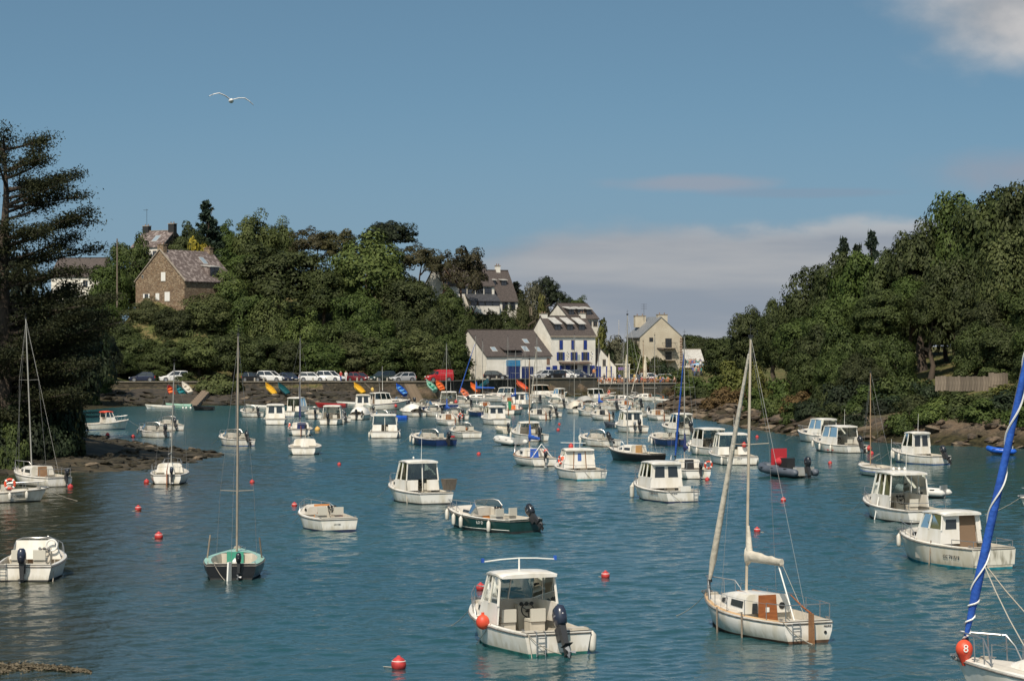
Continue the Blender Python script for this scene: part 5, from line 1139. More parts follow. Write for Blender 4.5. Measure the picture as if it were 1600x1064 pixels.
class Boat:
    def __init__(s, label, px, py, th, L, B, fs=.62, fb=.95, hull='white', anti='black', tw=.82, ref='stern', rnd=False, trim=None, band=None, cat='boat', name='motorboat', group='moored motor boats', trimw=.09, heel=0.0, bowp=2.1, dirty=None, rub=None):
        s.L, s.B, s.fs, s.fb, s.tw, s.rnd, s.bowp, s.rimw = L, B, fs, fb, tw, rnd, bowp, trimw
        if (px, py) in ENDS: px, th = solve_heading(*ENDS[(px, py)], py, L, B * tw / 2)
        d = Vector((-math.sin(R(th)), math.cos(R(th)), 0)); p = P(px, py)
        c = p + d * (L / 2) if ref == 'stern' else p - d * (L / 2) if ref == 'bow' else p
        s.t = thing(name, label, cat, (c.x, c.y, 0), R(th), group); s.t.rotation_euler = (0, R(heel), R(th)); s.th = th; s.d = d; s.c = c
        s.near = py > 735
        s.hullmat = G[hull] if isinstance(hull, str) else hull
        n = 18; rings = []
        for i in range(n + 1):
            f = i / n; f = 1 - (1 - f) ** 1.25 if i < n else 1.0
            rings.append(s.ring(f))
        b = MB(); k = len(rings[0])
        # strips from keel to rim: antifoul below, topsides, band, rim
        mis = []
        half = [0, 0, 0, 1, 1, 2, 3]
        mis = half[::-1] + half
        for i in range(n):
            for j in range(k - 1): b.add([rings[i][j], rings[i][j + 1], rings[i + 1][j + 1], rings[i + 1][j]], [(3, 2, 1, 0)], mis[j])
        r0 = rings[0]; mid = k // 2
        for j in range(mid - 1): b.add([r0[1 + j], r0[k - 2 - j], r0[k - 3 - j], r0[2 + j]], [(0, 1, 2, 3)], (1 if j < 3 else 0) if j else 2)
        mats = [AF[anti], s.hullmat, G[band] if band else s.hullmat, trim or G['white']]
        if dirty: mats[1] = mats[2] = dirty
        # weld shared points so the shell shades smoothly
        me = b.mesh('hull', mats, 50); import bmesh as _bm
        bm2 = _bm.new(); bm2.from_mesh(me); _bm.ops.remove_doubles(bm2, verts=bm2.verts, dist=.0005); bm2.to_mesh(me); bm2.free(); me.polygons.foreach_set('use_smooth', [True] * len(me.polygons)); me.set_sharp_from_angle(angle=R(38))
        link('hull', me, s.t)
        rr = MB()
        for sg in (-1, 1): rr.tube([(sg * (s.hb(f) + .006), s.y(f), s.zs(f) - .055) for f in [i / 14 for i in range(15)]], .022, 5)
        rr.tube([(-s.hb(0), s.y(0) - .006, s.zs(0) - .055), (s.hb(0), s.y(0) - .006, s.zs(0) - .055)], .022, 5)
        rr.build('rub_rail', rub or m_rub, s.t)
        if s.near:
            for sg in (-1, 1):
                for f in (.04, .90):
                    q = Vector((sg * max(.06, s.hb(f) - .07), s.y(f), s.zs(f) + .03)); MB().tube([q + Vector((0, -.10, .05)), q + Vector((0, .10, .05))], .014, 5).tube([q + Vector((0, -.04, 0)), q + Vector((0, -.04, .05))], .012, 5).tube([q + Vector((0, .04, 0)), q + Vector((0, .04, .05))], .012, 5).build('cleat', m_steel, s.t)
            rg = random.Random(int(px * 7 + py)); rc = MB(); q = Vector((rg.uniform(-.12, .12), s.y(.90), s.zs(.90) + .06))
            for k in range(3): rc.torus(q + Vector((0, 0, .025 * k)), .13 - .02 * k, .016, (0, 0, 1), 16, 5)
            rc.build('rope_coil', m_rope, s.t)
            q = Vector((rg.choice((-1, 1)) * s.hb(.2) * .55, s.y(.2), .2)); b_ = MB().tube([q, q + Vector((0, 0, .26))], [.10, .13], 12).build('bucket', rg.choice((m_black, m_sailb, m_orange, m_white2)), s.t); MB().torus(q + Vector((0, 0, .26)), .13, .010, nu=14, nv=5).build('bucket_rim', m_white2, b_)
            q = Vector((0, s.y(1) - .12, s.zs(1) + .05)); MB().box(q, (.10, .5, .05)).build('bow_roller', m_steel, s.t, None)
            MB().tube([q + Vector((0, -.35, .05)), q + Vector((0, .12, .04))], .018, 6).tube([q + Vector((-.12, .16, .0)), q + Vector((0, .18, -.10)), q + Vector((.12, .16, .0))], .02, 6).build('anchor', m_steel, s.t)
    def hb(s, f):
        if f < .42: return s.B / 2 * (s.tw + (1 - s.tw) * math.sin(f / .42 * math.pi / 2))
        return s.B / 2 * max(0.012, 1 - ((f - .42) / .58) ** s.bowp)
    def zs(s, f): return s.fs + (s.fb - s.fs) * (max(0, f - .12) / .88) ** 1.7
    def y(s, f): return (f - .5) * s.L
    def ring(s, f):
        b, z = s.hb(f), s.zs(f); fl = max(0, (f - .45) / .55)         # flare towards the bow
        zz = [-.34 * (1 - fl ** 3), -.16, .0, .07, z * .52, z - .13, z]
        if s.rnd: ww = [0, .62 - .25 * fl, .83 - .25 * fl, .87 - .24 * fl, .98 - .12 * fl, 1.0, .99]
        else: ww = [0, .80 - .45 * fl, .88 - .40 * fl, .90 - .38 * fl, .95 - .22 * fl, .99 - .05 * fl, 1.0]
        rake = .11 * s.L * fl ** 1.5
        pts = []
        for w, q in zip(ww, zz):
            u = 1 - max(0, min(1, (q + .3) / (z + .3))); pts.append((w * b, s.y(f) - rake * u, q))
        rim = (max(0, b - s.rimw), s.y(f), z + .025)
        R_ = pts + [rim]
        L_ = [(-x, yy, q) for x, yy, q in R_[::-1]]
        return L_[:-1] + R_                                         # left rim ... keel ... right rim
    def deck(s, f0, f1=1.0, m=None, name='deck', dz=0.0, camber=.05):
        b = MB(); n = 12; rings = []
        for i in range(n + 1):
            f = f0 + (f1 - f0) * i / n; w = max(.001, s.hb(f) - s.rimw + .004); z = s.zs(f) + .022 + dz
            rings.append([(w * u, s.y(f), z + camber * (1 - u * u)) for u in (-1, -.5, 0, .5, 1)])
        b.loft(rings, closed=False); o = b.build(name, m or m_ndeck, s.t); return o
    def cockpit(s, f0, f1, sole=.2, m=None, inset=.02):
        b = MB(); n = 10; rings = []; w0 = lambda f: max(.02, s.hb(f) - s.rimw - inset)
        for i in range(n + 1):
            f = f0 + (f1 - f0) * i / n; w = w0(f); z = s.zs(f) + .024
            rings.append([(-w - inset, s.y(f), z), (-w, s.y(f), z - .05), (-w * .94, s.y(f), sole), (w * .94, s.y(f), sole), (w, s.y(f), z - .05), (w + inset, s.y(f), z)])
        b.loft(rings, closed=False)
        for f, fl in ((f0, 0), (f1, 1)):
            w = w0(f); z = s.zs(f) + .024; q = [(-w - inset, s.y(f), z), (-w, s.y(f), z - .05), (-w * .94, s.y(f), sole), (w * .94, s.y(f), sole), (w, s.y(f), z - .05), (w + inset, s.y(f), z)]
            b.add(q, [(0, 1, 2, 3, 4, 5)])
        # aft deck between the transom and the well
        wa, wb = s.hb(0), s.hb(f0); b.quad((-wa + .02, s.y(0) + .005, s.zs(0) + .024), (wa - .02, s.y(0) + .005, s.zs(0) + .024), (wb - .02, s.y(f0), s.zs(f0) + .024), (-wb + .02, s.y(f0), s.zs(f0) + .024))
        return b.build('cockpit', m or m_cock, s.t)
    def sect(s, y, wb, wt, z0, z1, c=.08):
        return [(-wb, y, z0), (wb, y, z0), (wb - (wb - wt) * .7, y, z1 - c), (wt - c * .6, y, z1), (0, y, z1 + .03), (-wt + c * .6, y, z1), (-wb + (wb - wt) * .7, y, z1 - c)]
    def trunk(s, st, m=None, name='coachroof', win=None):
        """st: list of (f, half width, z top); base sits on the deck"""
        rings = [s.sect(s.y(f), w, w * .84, s.zs(f) - .02, z) for f, w, z in st]
        o = MB().loft(rings).build(name, m or G['white'], s.t, 50)
        for (i, a0, a1, h0, h1) in (win or []):
            f0, w0, z0 = st[i]; f1, w1, z1 = st[i + 1]
            for sg in (-1, 1):
                def pt(a, h_):
                    f = f0 + (f1 - f0) * a; w = w0 + (w1 - w0) * a; zt = z0 + (z1 - z0) * a; zb = s.zs(f) - .02; wt = w - (w - w * .84) * .7
                    return Vector((sg * (w + (wt - w) * h_ + .006), s.y(f), zb + (zt - .08 - zb) * h_))
                MB().slab([pt(a0, h0), pt(a1, h0), pt(a1, h1), pt(a0, h1)], (sg * .012, 0, 0)).build('window', m_dkglass, o, None)
        return o
    def house(s, f0, f1, w, zsill, zroof, rake=.35, raft=.1, aft='open', m=None, z0=None, taper=.86, roofm=None, over=.18, panes=2, glass=None, pm=None, wf=None, front=True, overaft=None):
        """wheelhouse: lower walls, posts, panes, roof; f0 aft end, f1 forward end"""
        m = m or G['white']; y0, y1 = s.y(f0), s.y(f1); wf = wf or w; zb = s.zs((f0 + f1) / 2) - .04 if z0 is None else z0; gl = glass or m_glass
        hz = lambda z: max(0, (z - zb) / (zroof - zb))
        def cor(k, z):
            h_ = hz(z); sg = -1 if k in (0, 3) else 1
            yy = (y0 + raft * h_) if k < 2 else (y1 - rake * h_); ww = (w if k < 2 else wf) * (1 - (1 - taper) * h_)
            return Vector((sg * ww, yy, z))
        b = MB(); th = .04
        def panel(k0, k1, za, zc, name='wall', mm=None, a0=0., a1=1., parent=None, off=0.0):
            p = [cor(k0, za).lerp(cor(k1, za), a0), cor(k0, za).lerp(cor(k1, za), a1), cor(k0, zc).lerp(cor(k1, zc), a1), cor(k0, zc).lerp(cor(k1, zc), a0)]
            n = (p[1] - p[0]).cross(p[3] - p[0]).normalized()
            return MB().slab([q + n * off for q in p], n * -(th if mm is not gl else .012)).build(name, mm or m, parent or root, None)
        root = s.t
        base = MB()
        for k0, k1 in ((1, 2), (3, 0)) + (((2, 3),) if front else ()):
            p = [cor(k0, zb), cor(k1, zb), cor(k1, zsill), cor(k0, zsill)]; n = (p[1] - p[0]).cross(p[3] - p[0]).normalized(); base.slab(p, n * -th)
        root = base.build('wheelhouse', m, s.t, None)
        ps = PostSet(s.near); pr = .038
        for k in range(4): ps.tube([cor(k, zsill - .05), cor(k, zroof)], pr, 6)
        for k0, k1 in ((1, 2), (0, 3)):
            for q in range(1, panes): ps.tube([cor(k0, zsill - .02).lerp(cor(k1, zsill - .02), q / panes + .06), cor(k0, zroof).lerp(cor(k1, zroof), q / panes + .06)], pr * .9, 6)
        if front: ps.tube([cor(2, zsill).lerp(cor(3, zsill), .5), cor(2, zroof).lerp(cor(3, zroof), .5)], pr * .7, 6)
        ps.build('window_frame', pm or m, root)
        for k0, k1 in ((1, 2), (3, 0)):
            for q in range(panes): panel(k0, k1, zsill, zroof - .04, 'window', gl, q / panes + .015, (q + 1) / panes - .015, None, -.012)
        if front:
            for q in (0, 1): panel(2, 3, zsill, zroof - .04, 'windscreen', gl, q / 2 + .015, (q + 1) / 2 - .015, None, -.012)
        if aft == 'panel':
            panel(0, 1, zb, zroof - .02, 'aft_bulkhead')
            for a0, a1 in ((.12, .44), (.56, .88)): panel(0, 1, zsill - .02, zroof - .16, 'window', m_dkglass, a0, a1, None, .008)
        elif aft == 'door':
            panel(0, 1, zb, zroof - .02, 'aft_bulkhead', None, 0, .46); panel(0, 1, zb, zroof - .02, 'aft_bulkhead', None, .90, 1)
            panel(0, 1, zsill, zroof - .2, 'window', m_dkglass, .10, .38, None, .008); panel(0, 1, zb - .2, zroof - .06, 'door', m_curtain, .46, .90, None, -.08)
        elif aft == 'glass':
            for a0, a1 in ((.02, .49), (.51, .98)): panel(0, 1, zsill, zroof - .05, 'window', gl, a0, a1, None, -.012)
            panel(0, 1, zb, zsill, 'aft_bulkhead', None, 0, .36); panel(0, 1, zb, zsill, 'aft_bulkhead', None, .64, 1); ps2 = MB().tube([cor(0, zb).lerp(cor(1, zb), .5), cor(0, zroof).lerp(cor(1, zroof), .5)], .03, 6); ps2.build('door_frame', m, root)
        elif aft == 'slope':
            panel(0, 1, zb, zroof - .02, 'aft_bulkhead')
            for a in (.3, .7): MB().tube([cor(0, zb).lerp(cor(1, zb), a) + Vector((0, -.03, 0)), cor(0, zroof).lerp(cor(1, zroof), a) + Vector((0, -.03, 0))], .03, 5).build('door_runner', m_teak, root)
            panel(0, 1, zb + .45, zroof - .2, 'notice', mat('notice_blue', (.05, .12, .35), .6), .44, .56, None, .012)
        rf = MB(); rings = []; wt = w * taper + .07; wft = wf * taper + .05; oa = over if overaft is None else overaft
        for u, sc_, dz in ((0, .93, -.03), (.06, 1, 0), (.35, 1, .035), (.7, 1, .03), (.95, .97, -.015), (1, .9, -.05)):
            yy = (y0 + raft - oa) + (y1 - rake + over - (y0 + raft - oa)) * u; ww = (wt + (wft - wt) * u) * sc_
            rings.append([(-ww, yy, zroof - .02 + dz), (ww, yy, zroof - .02 + dz), (ww, yy, zroof + .03 + dz), (ww * .85, yy, zroof + .075 + dz), (0, yy, zroof + .10 + dz), (-ww * .85, yy, zroof + .075 + dz), (-ww, yy, zroof + .03 + dz)])
        rf.loft(rings).build('roof', roofm or m, root, 50)
        return root
    def screen(s, f, w, h_, rake=.4, m=None, wrap=.7, frame=None):
        """curved windscreen standing on the foredeck"""
        n = 9; lo, hi_ = [], []; z0 = s.zs(f) + .06
        for i in range(n):
            a = math.pi * (i / (n - 1)); c_, s_ = -math.cos(a), math.sin(a)
            lo.append(Vector((c_ * w, s.y(f) + s_ * wrap - .25, z0 + .12 * s_))); hi_.append(Vector((c_ * w * .86, s.y(f) + s_ * wrap * .72 - .25 - rake * .6, z0 + h_ * (.55 + .45 * min(1, s_ * 2.0)))))
        o = MB().loft([lo, hi_], closed=False).build('windscreen', m or m_glass, s.t, 60)
        MB().tube(hi_, .022, 5).tube([lo[0], hi_[0]], .02, 5).tube([lo[-1], hi_[-1]], .02, 5).tube([lo[3], hi_[3]], .014, 5).tube([lo[5], hi_[5]], .014, 5).build('windscreen_frame', frame or m_steel, o)
        return o
    def bowrail(s, f0=.62, h_=.42, r=.016, posts=3):
        b = MB(); path = []
        fs_ = [f0 + (0.985 - f0) * i / 6 for i in range(7)]
        for sg in (-1, 1):
            pp = [Vector((sg * max(.03, s.hb(f) - .08), s.y(f), s.zs(f) + .03 + h_ * min(1, .15 + (i + 1) * .45))) for i, f in enumerate(fs_)]
            pp.insert(0, Vector((sg * max(.03, s.hb(f0 - .02) - .08), s.y(f0 - .02), s.zs(f0) + .02)))
            path.append(pp)
            for k in range(posts):
                i = 2 + k * 2; 
                if i < len(pp): b.tube([pp[i], Vector((pp[i].x, pp[i].y - .04, s.zs(fs_[min(i, 6)]) + .02))], r * .8, 5)
        b.tube(path[0] + path[1][::-1], r, 5); return b.build('bow_rail', m_steel, s.t)
    def outboard(s, x=0.0, tilt=0.0, size=1.0, cowl=None, turn=0.0, z=None):
        q = size; o = thing_part('outboard_motor', s.t); o.location = (x, s.y(0) - .04, (s.fs + .06) if z is None else z); o.rotation_euler = (R(-tilt), 0, R(turn))
        # upright motor: cowl above the pivot, leg below, offset aft
        rings = []
        for zz, rx, ry, oy in ((.05, .10, .14, -.20), (.08, .145, .20, -.20), (.25, .165, .25, -.21), (.42, .16, .25, -.23), (.55, .13, .20, -.25), (.61, .07, .11, -.26)):
            rings.append([(math.copysign(abs(math.cos(a)) ** .7, math.cos(a)) * rx * q, (oy + math.copysign(abs(math.sin(a)) ** .7, math.sin(a)) * ry) * q, zz * q) for a in [6.283 * j / 12 for j in range(12)]])
        c_ = MB().loft(rings).build('cowling', cowl or m_cowl, o, 50)
        MB().loft([[(math.cos(6.283 * j / 12) * .168 * q, (-.22 + math.sin(6.283 * j / 12) * .252) * q, zz * q) for j in range(12)] for zz in (.30, .335)]).build('cowl_band', m_cowlg, c_)
        def blk_(y0, y1, w, z0, z1, w2=None): w2 = w2 or w; return [(-w, y0, z0), (w, y0, z0), (w, y1, z0), (-w, y1, z0)], [(-w2, y0, z1), (w2, y0, z1), (w2, y1, z1), (-w2, y1, z1)]
        lg = MB(); lo, hi_ = blk_(-.30 * q, -.12 * q, .05 * q, -.75 * q, .08 * q, .10 * q); lg.hexa(lo, hi_); lo, hi_ = blk_(-.46 * q, -.10 * q, .11 * q, -.55 * q, -.53 * q); lg.hexa(lo, hi_)
        lg.tube([(0, .02 * q, -.78 * q), (0, -.12 * q, -.78 * q), (0, -.36 * q, -.78 * q)], [.02 * q, .06 * q, .045 * q], 8); lo, hi_ = blk_(-.32 * q, -.14 * q, .012 * q, -.98 * q, -.76 * q); lg.hexa(lo, hi_); lg.build('leg', m_engl, o, 40)
        pr = MB()
        for k in range(3):
            a = k * 2.094; u = Vector((math.cos(a), 0, math.sin(a))); v = Vector((-math.sin(a), .6, math.cos(a))).normalized()
            p0 = Vector((0, -.39 * q, -.78 * q)); pr.slab([p0 + u * .03 * q - v * .03 * q, p0 + u * .15 * q - v * .07 * q, p0 + u * .17 * q + v * .05 * q, p0 + u * .03 * q + v * .03 * q], (0, .012, 0))
        pr.tube([(0, -.36 * q, -.78 * q), (0, -.44 * q, -.78 * q)], [.045 * q, .02 * q], 8).build('propeller', m_engl if cowl is None else m_cowlg, o, None)
        MB().hexa(*blk_(-.12 * q, .06 * q, .10 * q, -.34 * q, .04 * q)).build('bracket', m_engl, o, None)
        return o
    def fender(s, f, side=1, drop=.05, l=.55, r=.09, m=None):
        b = s.hb(f); z = s.zs(f); x = side * (b + r * .8); zt = z - drop
        o = MB().tube([(x, s.y(f), zt), (x, s.y(f), zt - .05), (x, s.y(f), zt - .1), (x, s.y(f), zt - l + .1), (x, s.y(f), zt - l + .04), (x, s.y(f), zt - l)], [.02, r * .6, r, r, r * .7, .02], 10).build('fender', m or m_fend, s.t)
        MB().tube([(x, s.y(f), zt), (side * (b - .05), s.y(f), z + .06)], .010, 4).build('lanyard', m_rope, o)
    def ballf(s, x, f, z, r=.19, m=None, name='buoy_fender'):
        MB().ball((x, s.y(f), z), (r, r, r * 1.12), 14, 10).tube([(x, s.y(f), z + r), (x, s.y(f), z + r * 1.4)], r * .25, 8).build(name, m or m_orange, s.t)
    def ladder(s, x, drop=.55, z=None):
        b = MB(); z = s.zs(0) if z is None else z; y = s.y(0) - .06
        for q in (-.13, .13): b.tube([(x + q, y + .12, z + .05), (x + q, y - .02, z + .04), (x + q, y - .03, z - drop)], .016, 5)
        for k in range(3): b.tube([(x - .13, y - .03, z - drop + .05 + k * .22), (x + .13, y - .03, z - drop + .05 + k * .22)], .016, 5)
        b.build('ladder', m_steel, s.t)
    def ring_buoy(s, x, y, z, axis=(0, 1, 0), r=.25, parent=None):
        o = MB().torus((x, y, z), r, .07, axis, 20, 8).build('lifebuoy', m_orange, s.t)
        for k in range(4):
            a = k * 1.5708 + .6; q = Vector((0, 0, 1)).rotation_difference(Vector(axis)); p = q @ Vector((math.cos(a) * r, math.sin(a) * r, 0)); MB().ball((x + p.x, y + p.y, z + p.z), .085, 8, 6).build('band', m_white2, o)
    def helm(s, f, x=.35, z=.85, w=.5):
        c_ = MB().hexa([(x - w / 2, s.y(f), .2), (x + w / 2, s.y(f), .2), (x + w / 2, s.y(f) + .3, .2), (x - w / 2, s.y(f) + .3, .2)], [(x - w / 2, s.y(f) + .08, z + .12), (x + w / 2, s.y(f) + .08, z + .12), (x + w / 2, s.y(f) + .3, z + .2), (x - w / 2, s.y(f) + .3, z + .2)]).build('helm_console', m_cock, s.t, None)
        wc_ = Vector((x, s.y(f) - .06, z)); ax = Vector((0, -1, .35)).normalized(); b = MB().torus(wc_, .20, .018, ax, 22, 6)
        q = Vector((0, 0, 1)).rotation_difference(ax)
        for k in range(3): a = k * 2.094 + .5; b.tube([wc_, wc_ + q @ Vector((math.cos(a) * .2, math.sin(a) * .2, 0))], .014, 5)
        b.ball(wc_, .05, 8, 6); b.tube([wc_, wc_ - ax * .12], .03, 6).build('steering_wheel', m_black, c_)
        g_ = MB()
        for k in range(3): g_.tube([(x - .16 + k * .16, s.y(f) + .07, z + .17), (x - .16 + k * .16, s.y(f) + .03, z + .19)], .055, 10)
        g_.build('gauge', m_black, c_)
    def seat(s, x, f, w=.45, h_=.45, m=None):
        o = MB().box((x, s.y(f), .2 + h_ / 2), (w, .4, h_)).build('seat', m_cock, s.t, None)
        MB().box((x, s.y(f), .22 + h_ + .03), (w + .02, .42, .07)).build('cushion', m or m_cushion, o, 30); MB().box((x, s.y(f) - .22, .2 + h_ + .2), (w, .07, .36)).build('backrest', m or m_cushion, o, None)
    def name_on(s, body, f, z, side, size=.2, m=None):
        # lettering on the topside, following the shell
        def sp(ff, zz):
            r = s.ring(ff); h_ = r[len(r) // 2:]
            for a, b in zip(h_[:-1], h_[1:]):
                if a[2] <= zz <= b[2]: u = (zz - a[2]) / (b[2] - a[2] + 1e-9); return Vector(a).lerp(Vector(b), u)
            return Vector(h_[-2])
        hw = .3 * size * len(body) / s.L; a, b, c_ = sp(f - hw, z), sp(f + hw, z), sp(f, z + size * .5); e = sp(f, z - size * .5)
        x = (b - a) * (1 if side > 0 else -1); up = c_ - e; mid = (sp(f, z) + (a + b) / 2) / 2
        if side < 0: mid.x *= -1; x = Vector((-x.x, x.y, x.z)); up = Vector((-up.x, up.y, up.z))
        n = Vector((side, 0, 0)); x = x.normalized(); nn = x.cross(up).normalized()
        lettering(body, size, m or m_letter, s.t, mid + nn * .022 + Vector((side * .008, 0, 0)), x, up, 'registration')
    def transom_text(s, body, x, z, size=.14, m=None): lettering(body, size, m or m_letter, s.t, (x, s.y(0) - .012, z), (1, 0, 0), (0, 0, 1), 'registration')
    def line(s, a, b, r=.012, sag=0.0, m=None, name='mooring_line'):
        a, b = Vector(a), Vector(b); MB().tube([a.lerp(b, u) - Vector((0, 0, sag * 4 * u * (1 - u))) for u in (0, .25, .5, .75, 1)], r, 4).build(name, m or m_rope, s.t)
    def mooring(s, l=2.2, side=0): s.line((side, s.y(.985), s.fb), (side * 2, s.y(1) + l, -.1), .012, .15)
    def antenna(s, x, f, z, h_, r=.014): MB().tube([(x, s.y(f), z), (x, s.y(f) - .05, z + h_)], [r, r * .5], 5).build('antenna', m_white2, s.t)
    # ---- sailing gear
    def mast(s, f, h_, r=.055, m=None, base=None, rake=.0, lean=0.0, spread=True, stays=True, spf=.58):
        m = m or m_alu; z0 = (s.zs(f) + .02) if base is None else base; top = Vector((lean, s.y(f) - rake, z0 + h_)); bot = Vector((0, s.y(f), z0)); s.mb, s.mt = bot, top
        o = MB().loft([[c_ + Vector((math.cos(6.283 * j / 10) * r * .72 * k, math.sin(6.283 * j / 10) * r * k, 0)) for j in range(10)] for c_, k in ((bot, 1), (bot.lerp(top, .7), .97), (top, .72))]).build('mast', m, s.t); s.mo = o
        MB().tube([top, top + Vector((0, 0, .35))], .008, 4).tube([top + Vector((-.1, 0, .2)), top + Vector((.12, .05, .22))], .008, 4).build('wind_vane', m_black, o)
        MB().box(tuple(top), (.09, .14, .09)).build('masthead', m_black, o, None)
        w = s.hb(f) - .06
        if spread:
            c_ = bot.lerp(top, spf); MB().tube([c_ + Vector((-.62 * s.B / 2.2, -.10, .03)), c_, c_ + Vector((.62 * s.B / 2.2, -.10, .03))], .014, 5).build('spreader', m, o)
        if stays:
            b = MB()
            for sg in (-1, 1):
                cp = Vector((sg * w, s.y(f) - .15, s.zs(f))); 
                if spread: b.tube([cp, bot.lerp(top, spf) + Vector((sg * .62 * s.B / 2.2, -.10, .03)), bot.lerp(top, .97)], .0065, 4)
                else: b.tube([cp, bot.lerp(top, .9)], .0065, 4)
            b.tube([(0, s.y(.99), s.fb), bot.lerp(top, .98)], .0065, 4); b.tube([(0, s.y(.01), s.fs), top], .006, 4); b.build('rigging', m_wire, s.t)
        return o
    def boom(s, l, z, cover=None, rise=.0, fat=.16, swing=0.0, ang=0):
        z0 = s.mb.z + z; y = s.mb.y; e = Vector((math.sin(R(swing)) * l, y - .06 - math.cos(R(swing)) * l, z0 + rise)); a = Vector((0, y - .06, z0))
        o = MB().tube([a, e], .035, 8).build('boom', m_alu, s.t)
        if cover:
            n = 11; rings = []; rnd_ = random.Random(3)
            for i in range(n):
                u = i / (n - 1); c_ = a.lerp(e, u * .97); rr = fat * (1.25 - .55 * u) * (1 + .10 * rnd_.uniform(-1, 1)); up = .9 if i else 1.6
                rings.append([c_ + Vector((math.cos(6.283 * j / 10) * rr * .62, 0, math.sin(6.283 * j / 10) * rr * up + rr * .65)) for j in range(10)])
            MB().loft(rings).build('sail_cover', cover, o, 60)
            # sail bunched up the mast
            rr = []
            for u, k in ((0, 1.2), (.35, 1.0), (.7, .75), (1, .45)): rr.append([Vector((math.cos(6.283 * j / 9) * fat * .55 * k, y - .06 - .1 * k + math.sin(6.283 * j / 9) * fat * .8 * k, z0 + .05 + fat * 6 * u)) for j in range(9)])
            MB().loft(rr).build('sail_luff', cover, o, 60)
        s.be = e; return o
    def jib(s, m, r=.075, f0=.97, top=.86, zb=.35, spiral=False):
        a = Vector((0, s.y(f0), s.zs(f0) + zb)); e = s.mb.lerp(s.mt, top) + Vector((0, .08, 0)); n = 12
        rnd_ = random.Random(4)
        pts = [a.lerp(e, i / (n - 1)) for i in range(n)]
        o = MB().tube(pts, [r * (.45 if i == 0 else (1.15 - .75 * i / (n - 1)) * (1 + .06 * rnd_.uniform(-1, 1))) for i in range(n)], 10).build('furled_jib', m, s.t, 60)
        MB().tube([a - Vector((0, 0, zb)), a], .03, 8).tube([a - Vector((0, 0, .05)), a + Vector((0, 0, .03))], .08, 10).build('furling_drum', m_black, o)
        return o
    def pulpit(s, h_=.5, f0=.80):
        s.bowrail(f0, h_, .016, 2)
    def pushpit(s, h_=.48, f1=.14):
        b = MB(); w0, w1 = s.hb(0) - .06, s.hb(f1) - .06; z0, z1 = s.zs(0), s.zs(f1)
        b.tube([(-w1, s.y(f1), z1), (-w1, s.y(f1), z1 + h_), (-w0, s.y(0) + .05, z0 + h_), (w0, s.y(0) + .05, z0 + h_), (w1, s.y(f1), z1 + h_), (w1, s.y(f1), z1)], .015, 5)
        for q in (-1, 1): b.tube([(q * w0, s.y(0) + .05, z0), (q * w0, s.y(0) + .05, z0 + h_)], .015, 5)
        b.build('stern_rail', m_steel, s.t)
    def lifelines(s, f0=.14, f1=.80, h_=.46):
        b = MB()
        for sg in (-1, 1):
            pp = []
            for k in range(5):
                f = f0 + (f1 - f0) * k / 4; p = Vector((sg * (s.hb(f) - .06), s.y(f), s.zs(f))); pp.append(p + Vector((0, 0, h_))); b.tube([p, p + Vector((0, 0, h_))], .012, 5)
            b.tube(pp, .006, 4)
        b.build('guard_rail', m_steel, s.t)
    def rudder(s, m=None, tiller=True, up=.25, swing=0):
        o = thing_part('rudder', s.t); o.location = (0, s.y(0) - .03, 0); o.rotation_euler = (0, 0, R(swing))
        MB().hexa([(-.025, -.30, -.5), (.025, -.30, -.5), (.025, 0, -.5), (-.025, 0, -.5)], [(-.03, -.2, s.fs + up), (.03, -.2, s.fs + up), (.03, 0, s.fs + up), (-.03, 0, s.fs + up)]).build('blade', m or m_mah, o, None)
        if tiller: MB().tube([(0, -.1, s.fs + up), (0, .3, s.fs + up + .12), (0, 1.0, s.fs + up + .42)], [.03, .028, .018], 6).build('tiller', m_mah, o)
        return o
    def hatch(s, f, w, z0, z1, m=None, rake=.1):
        MB().slab([(-w, s.y(f) - .02, z0), (w, s.y(f) - .02, z0), (w * .88, s.y(f) + rake, z1), (-w * .88, s.y(f) + rake, z1)], (0, -.03, 0)).build('companionway_door', m or m_mah, s.t, None)
    def benches(s, f0, f1, z=.42, m=None):
        for sg in (-1, 1):
            w0, w1 = s.hb(f0) - .14, s.hb(f1) - .14
            MB().hexa([(sg * w0 * .45, s.y(f0), .12), (sg * w0 * .95, s.y(f0), .12), (sg * w1 * .95, s.y(f1), .12), (sg * w1 * .45, s.y(f1), .12)], [(sg * w0 * .45, s.y(f0), z), (sg * w0 * .95, s.y(f0), z), (sg * w1 * .95, s.y(f1), z), (sg * w1 * .45, s.y(f1), z)]).build('bench', m or m_cock, s.t, None)
def thing_part(name, parent):
    o = bpy.data.objects.new(name, None); C.objects.link(o); o.parent = parent; o.empty_display_size = .1; return o

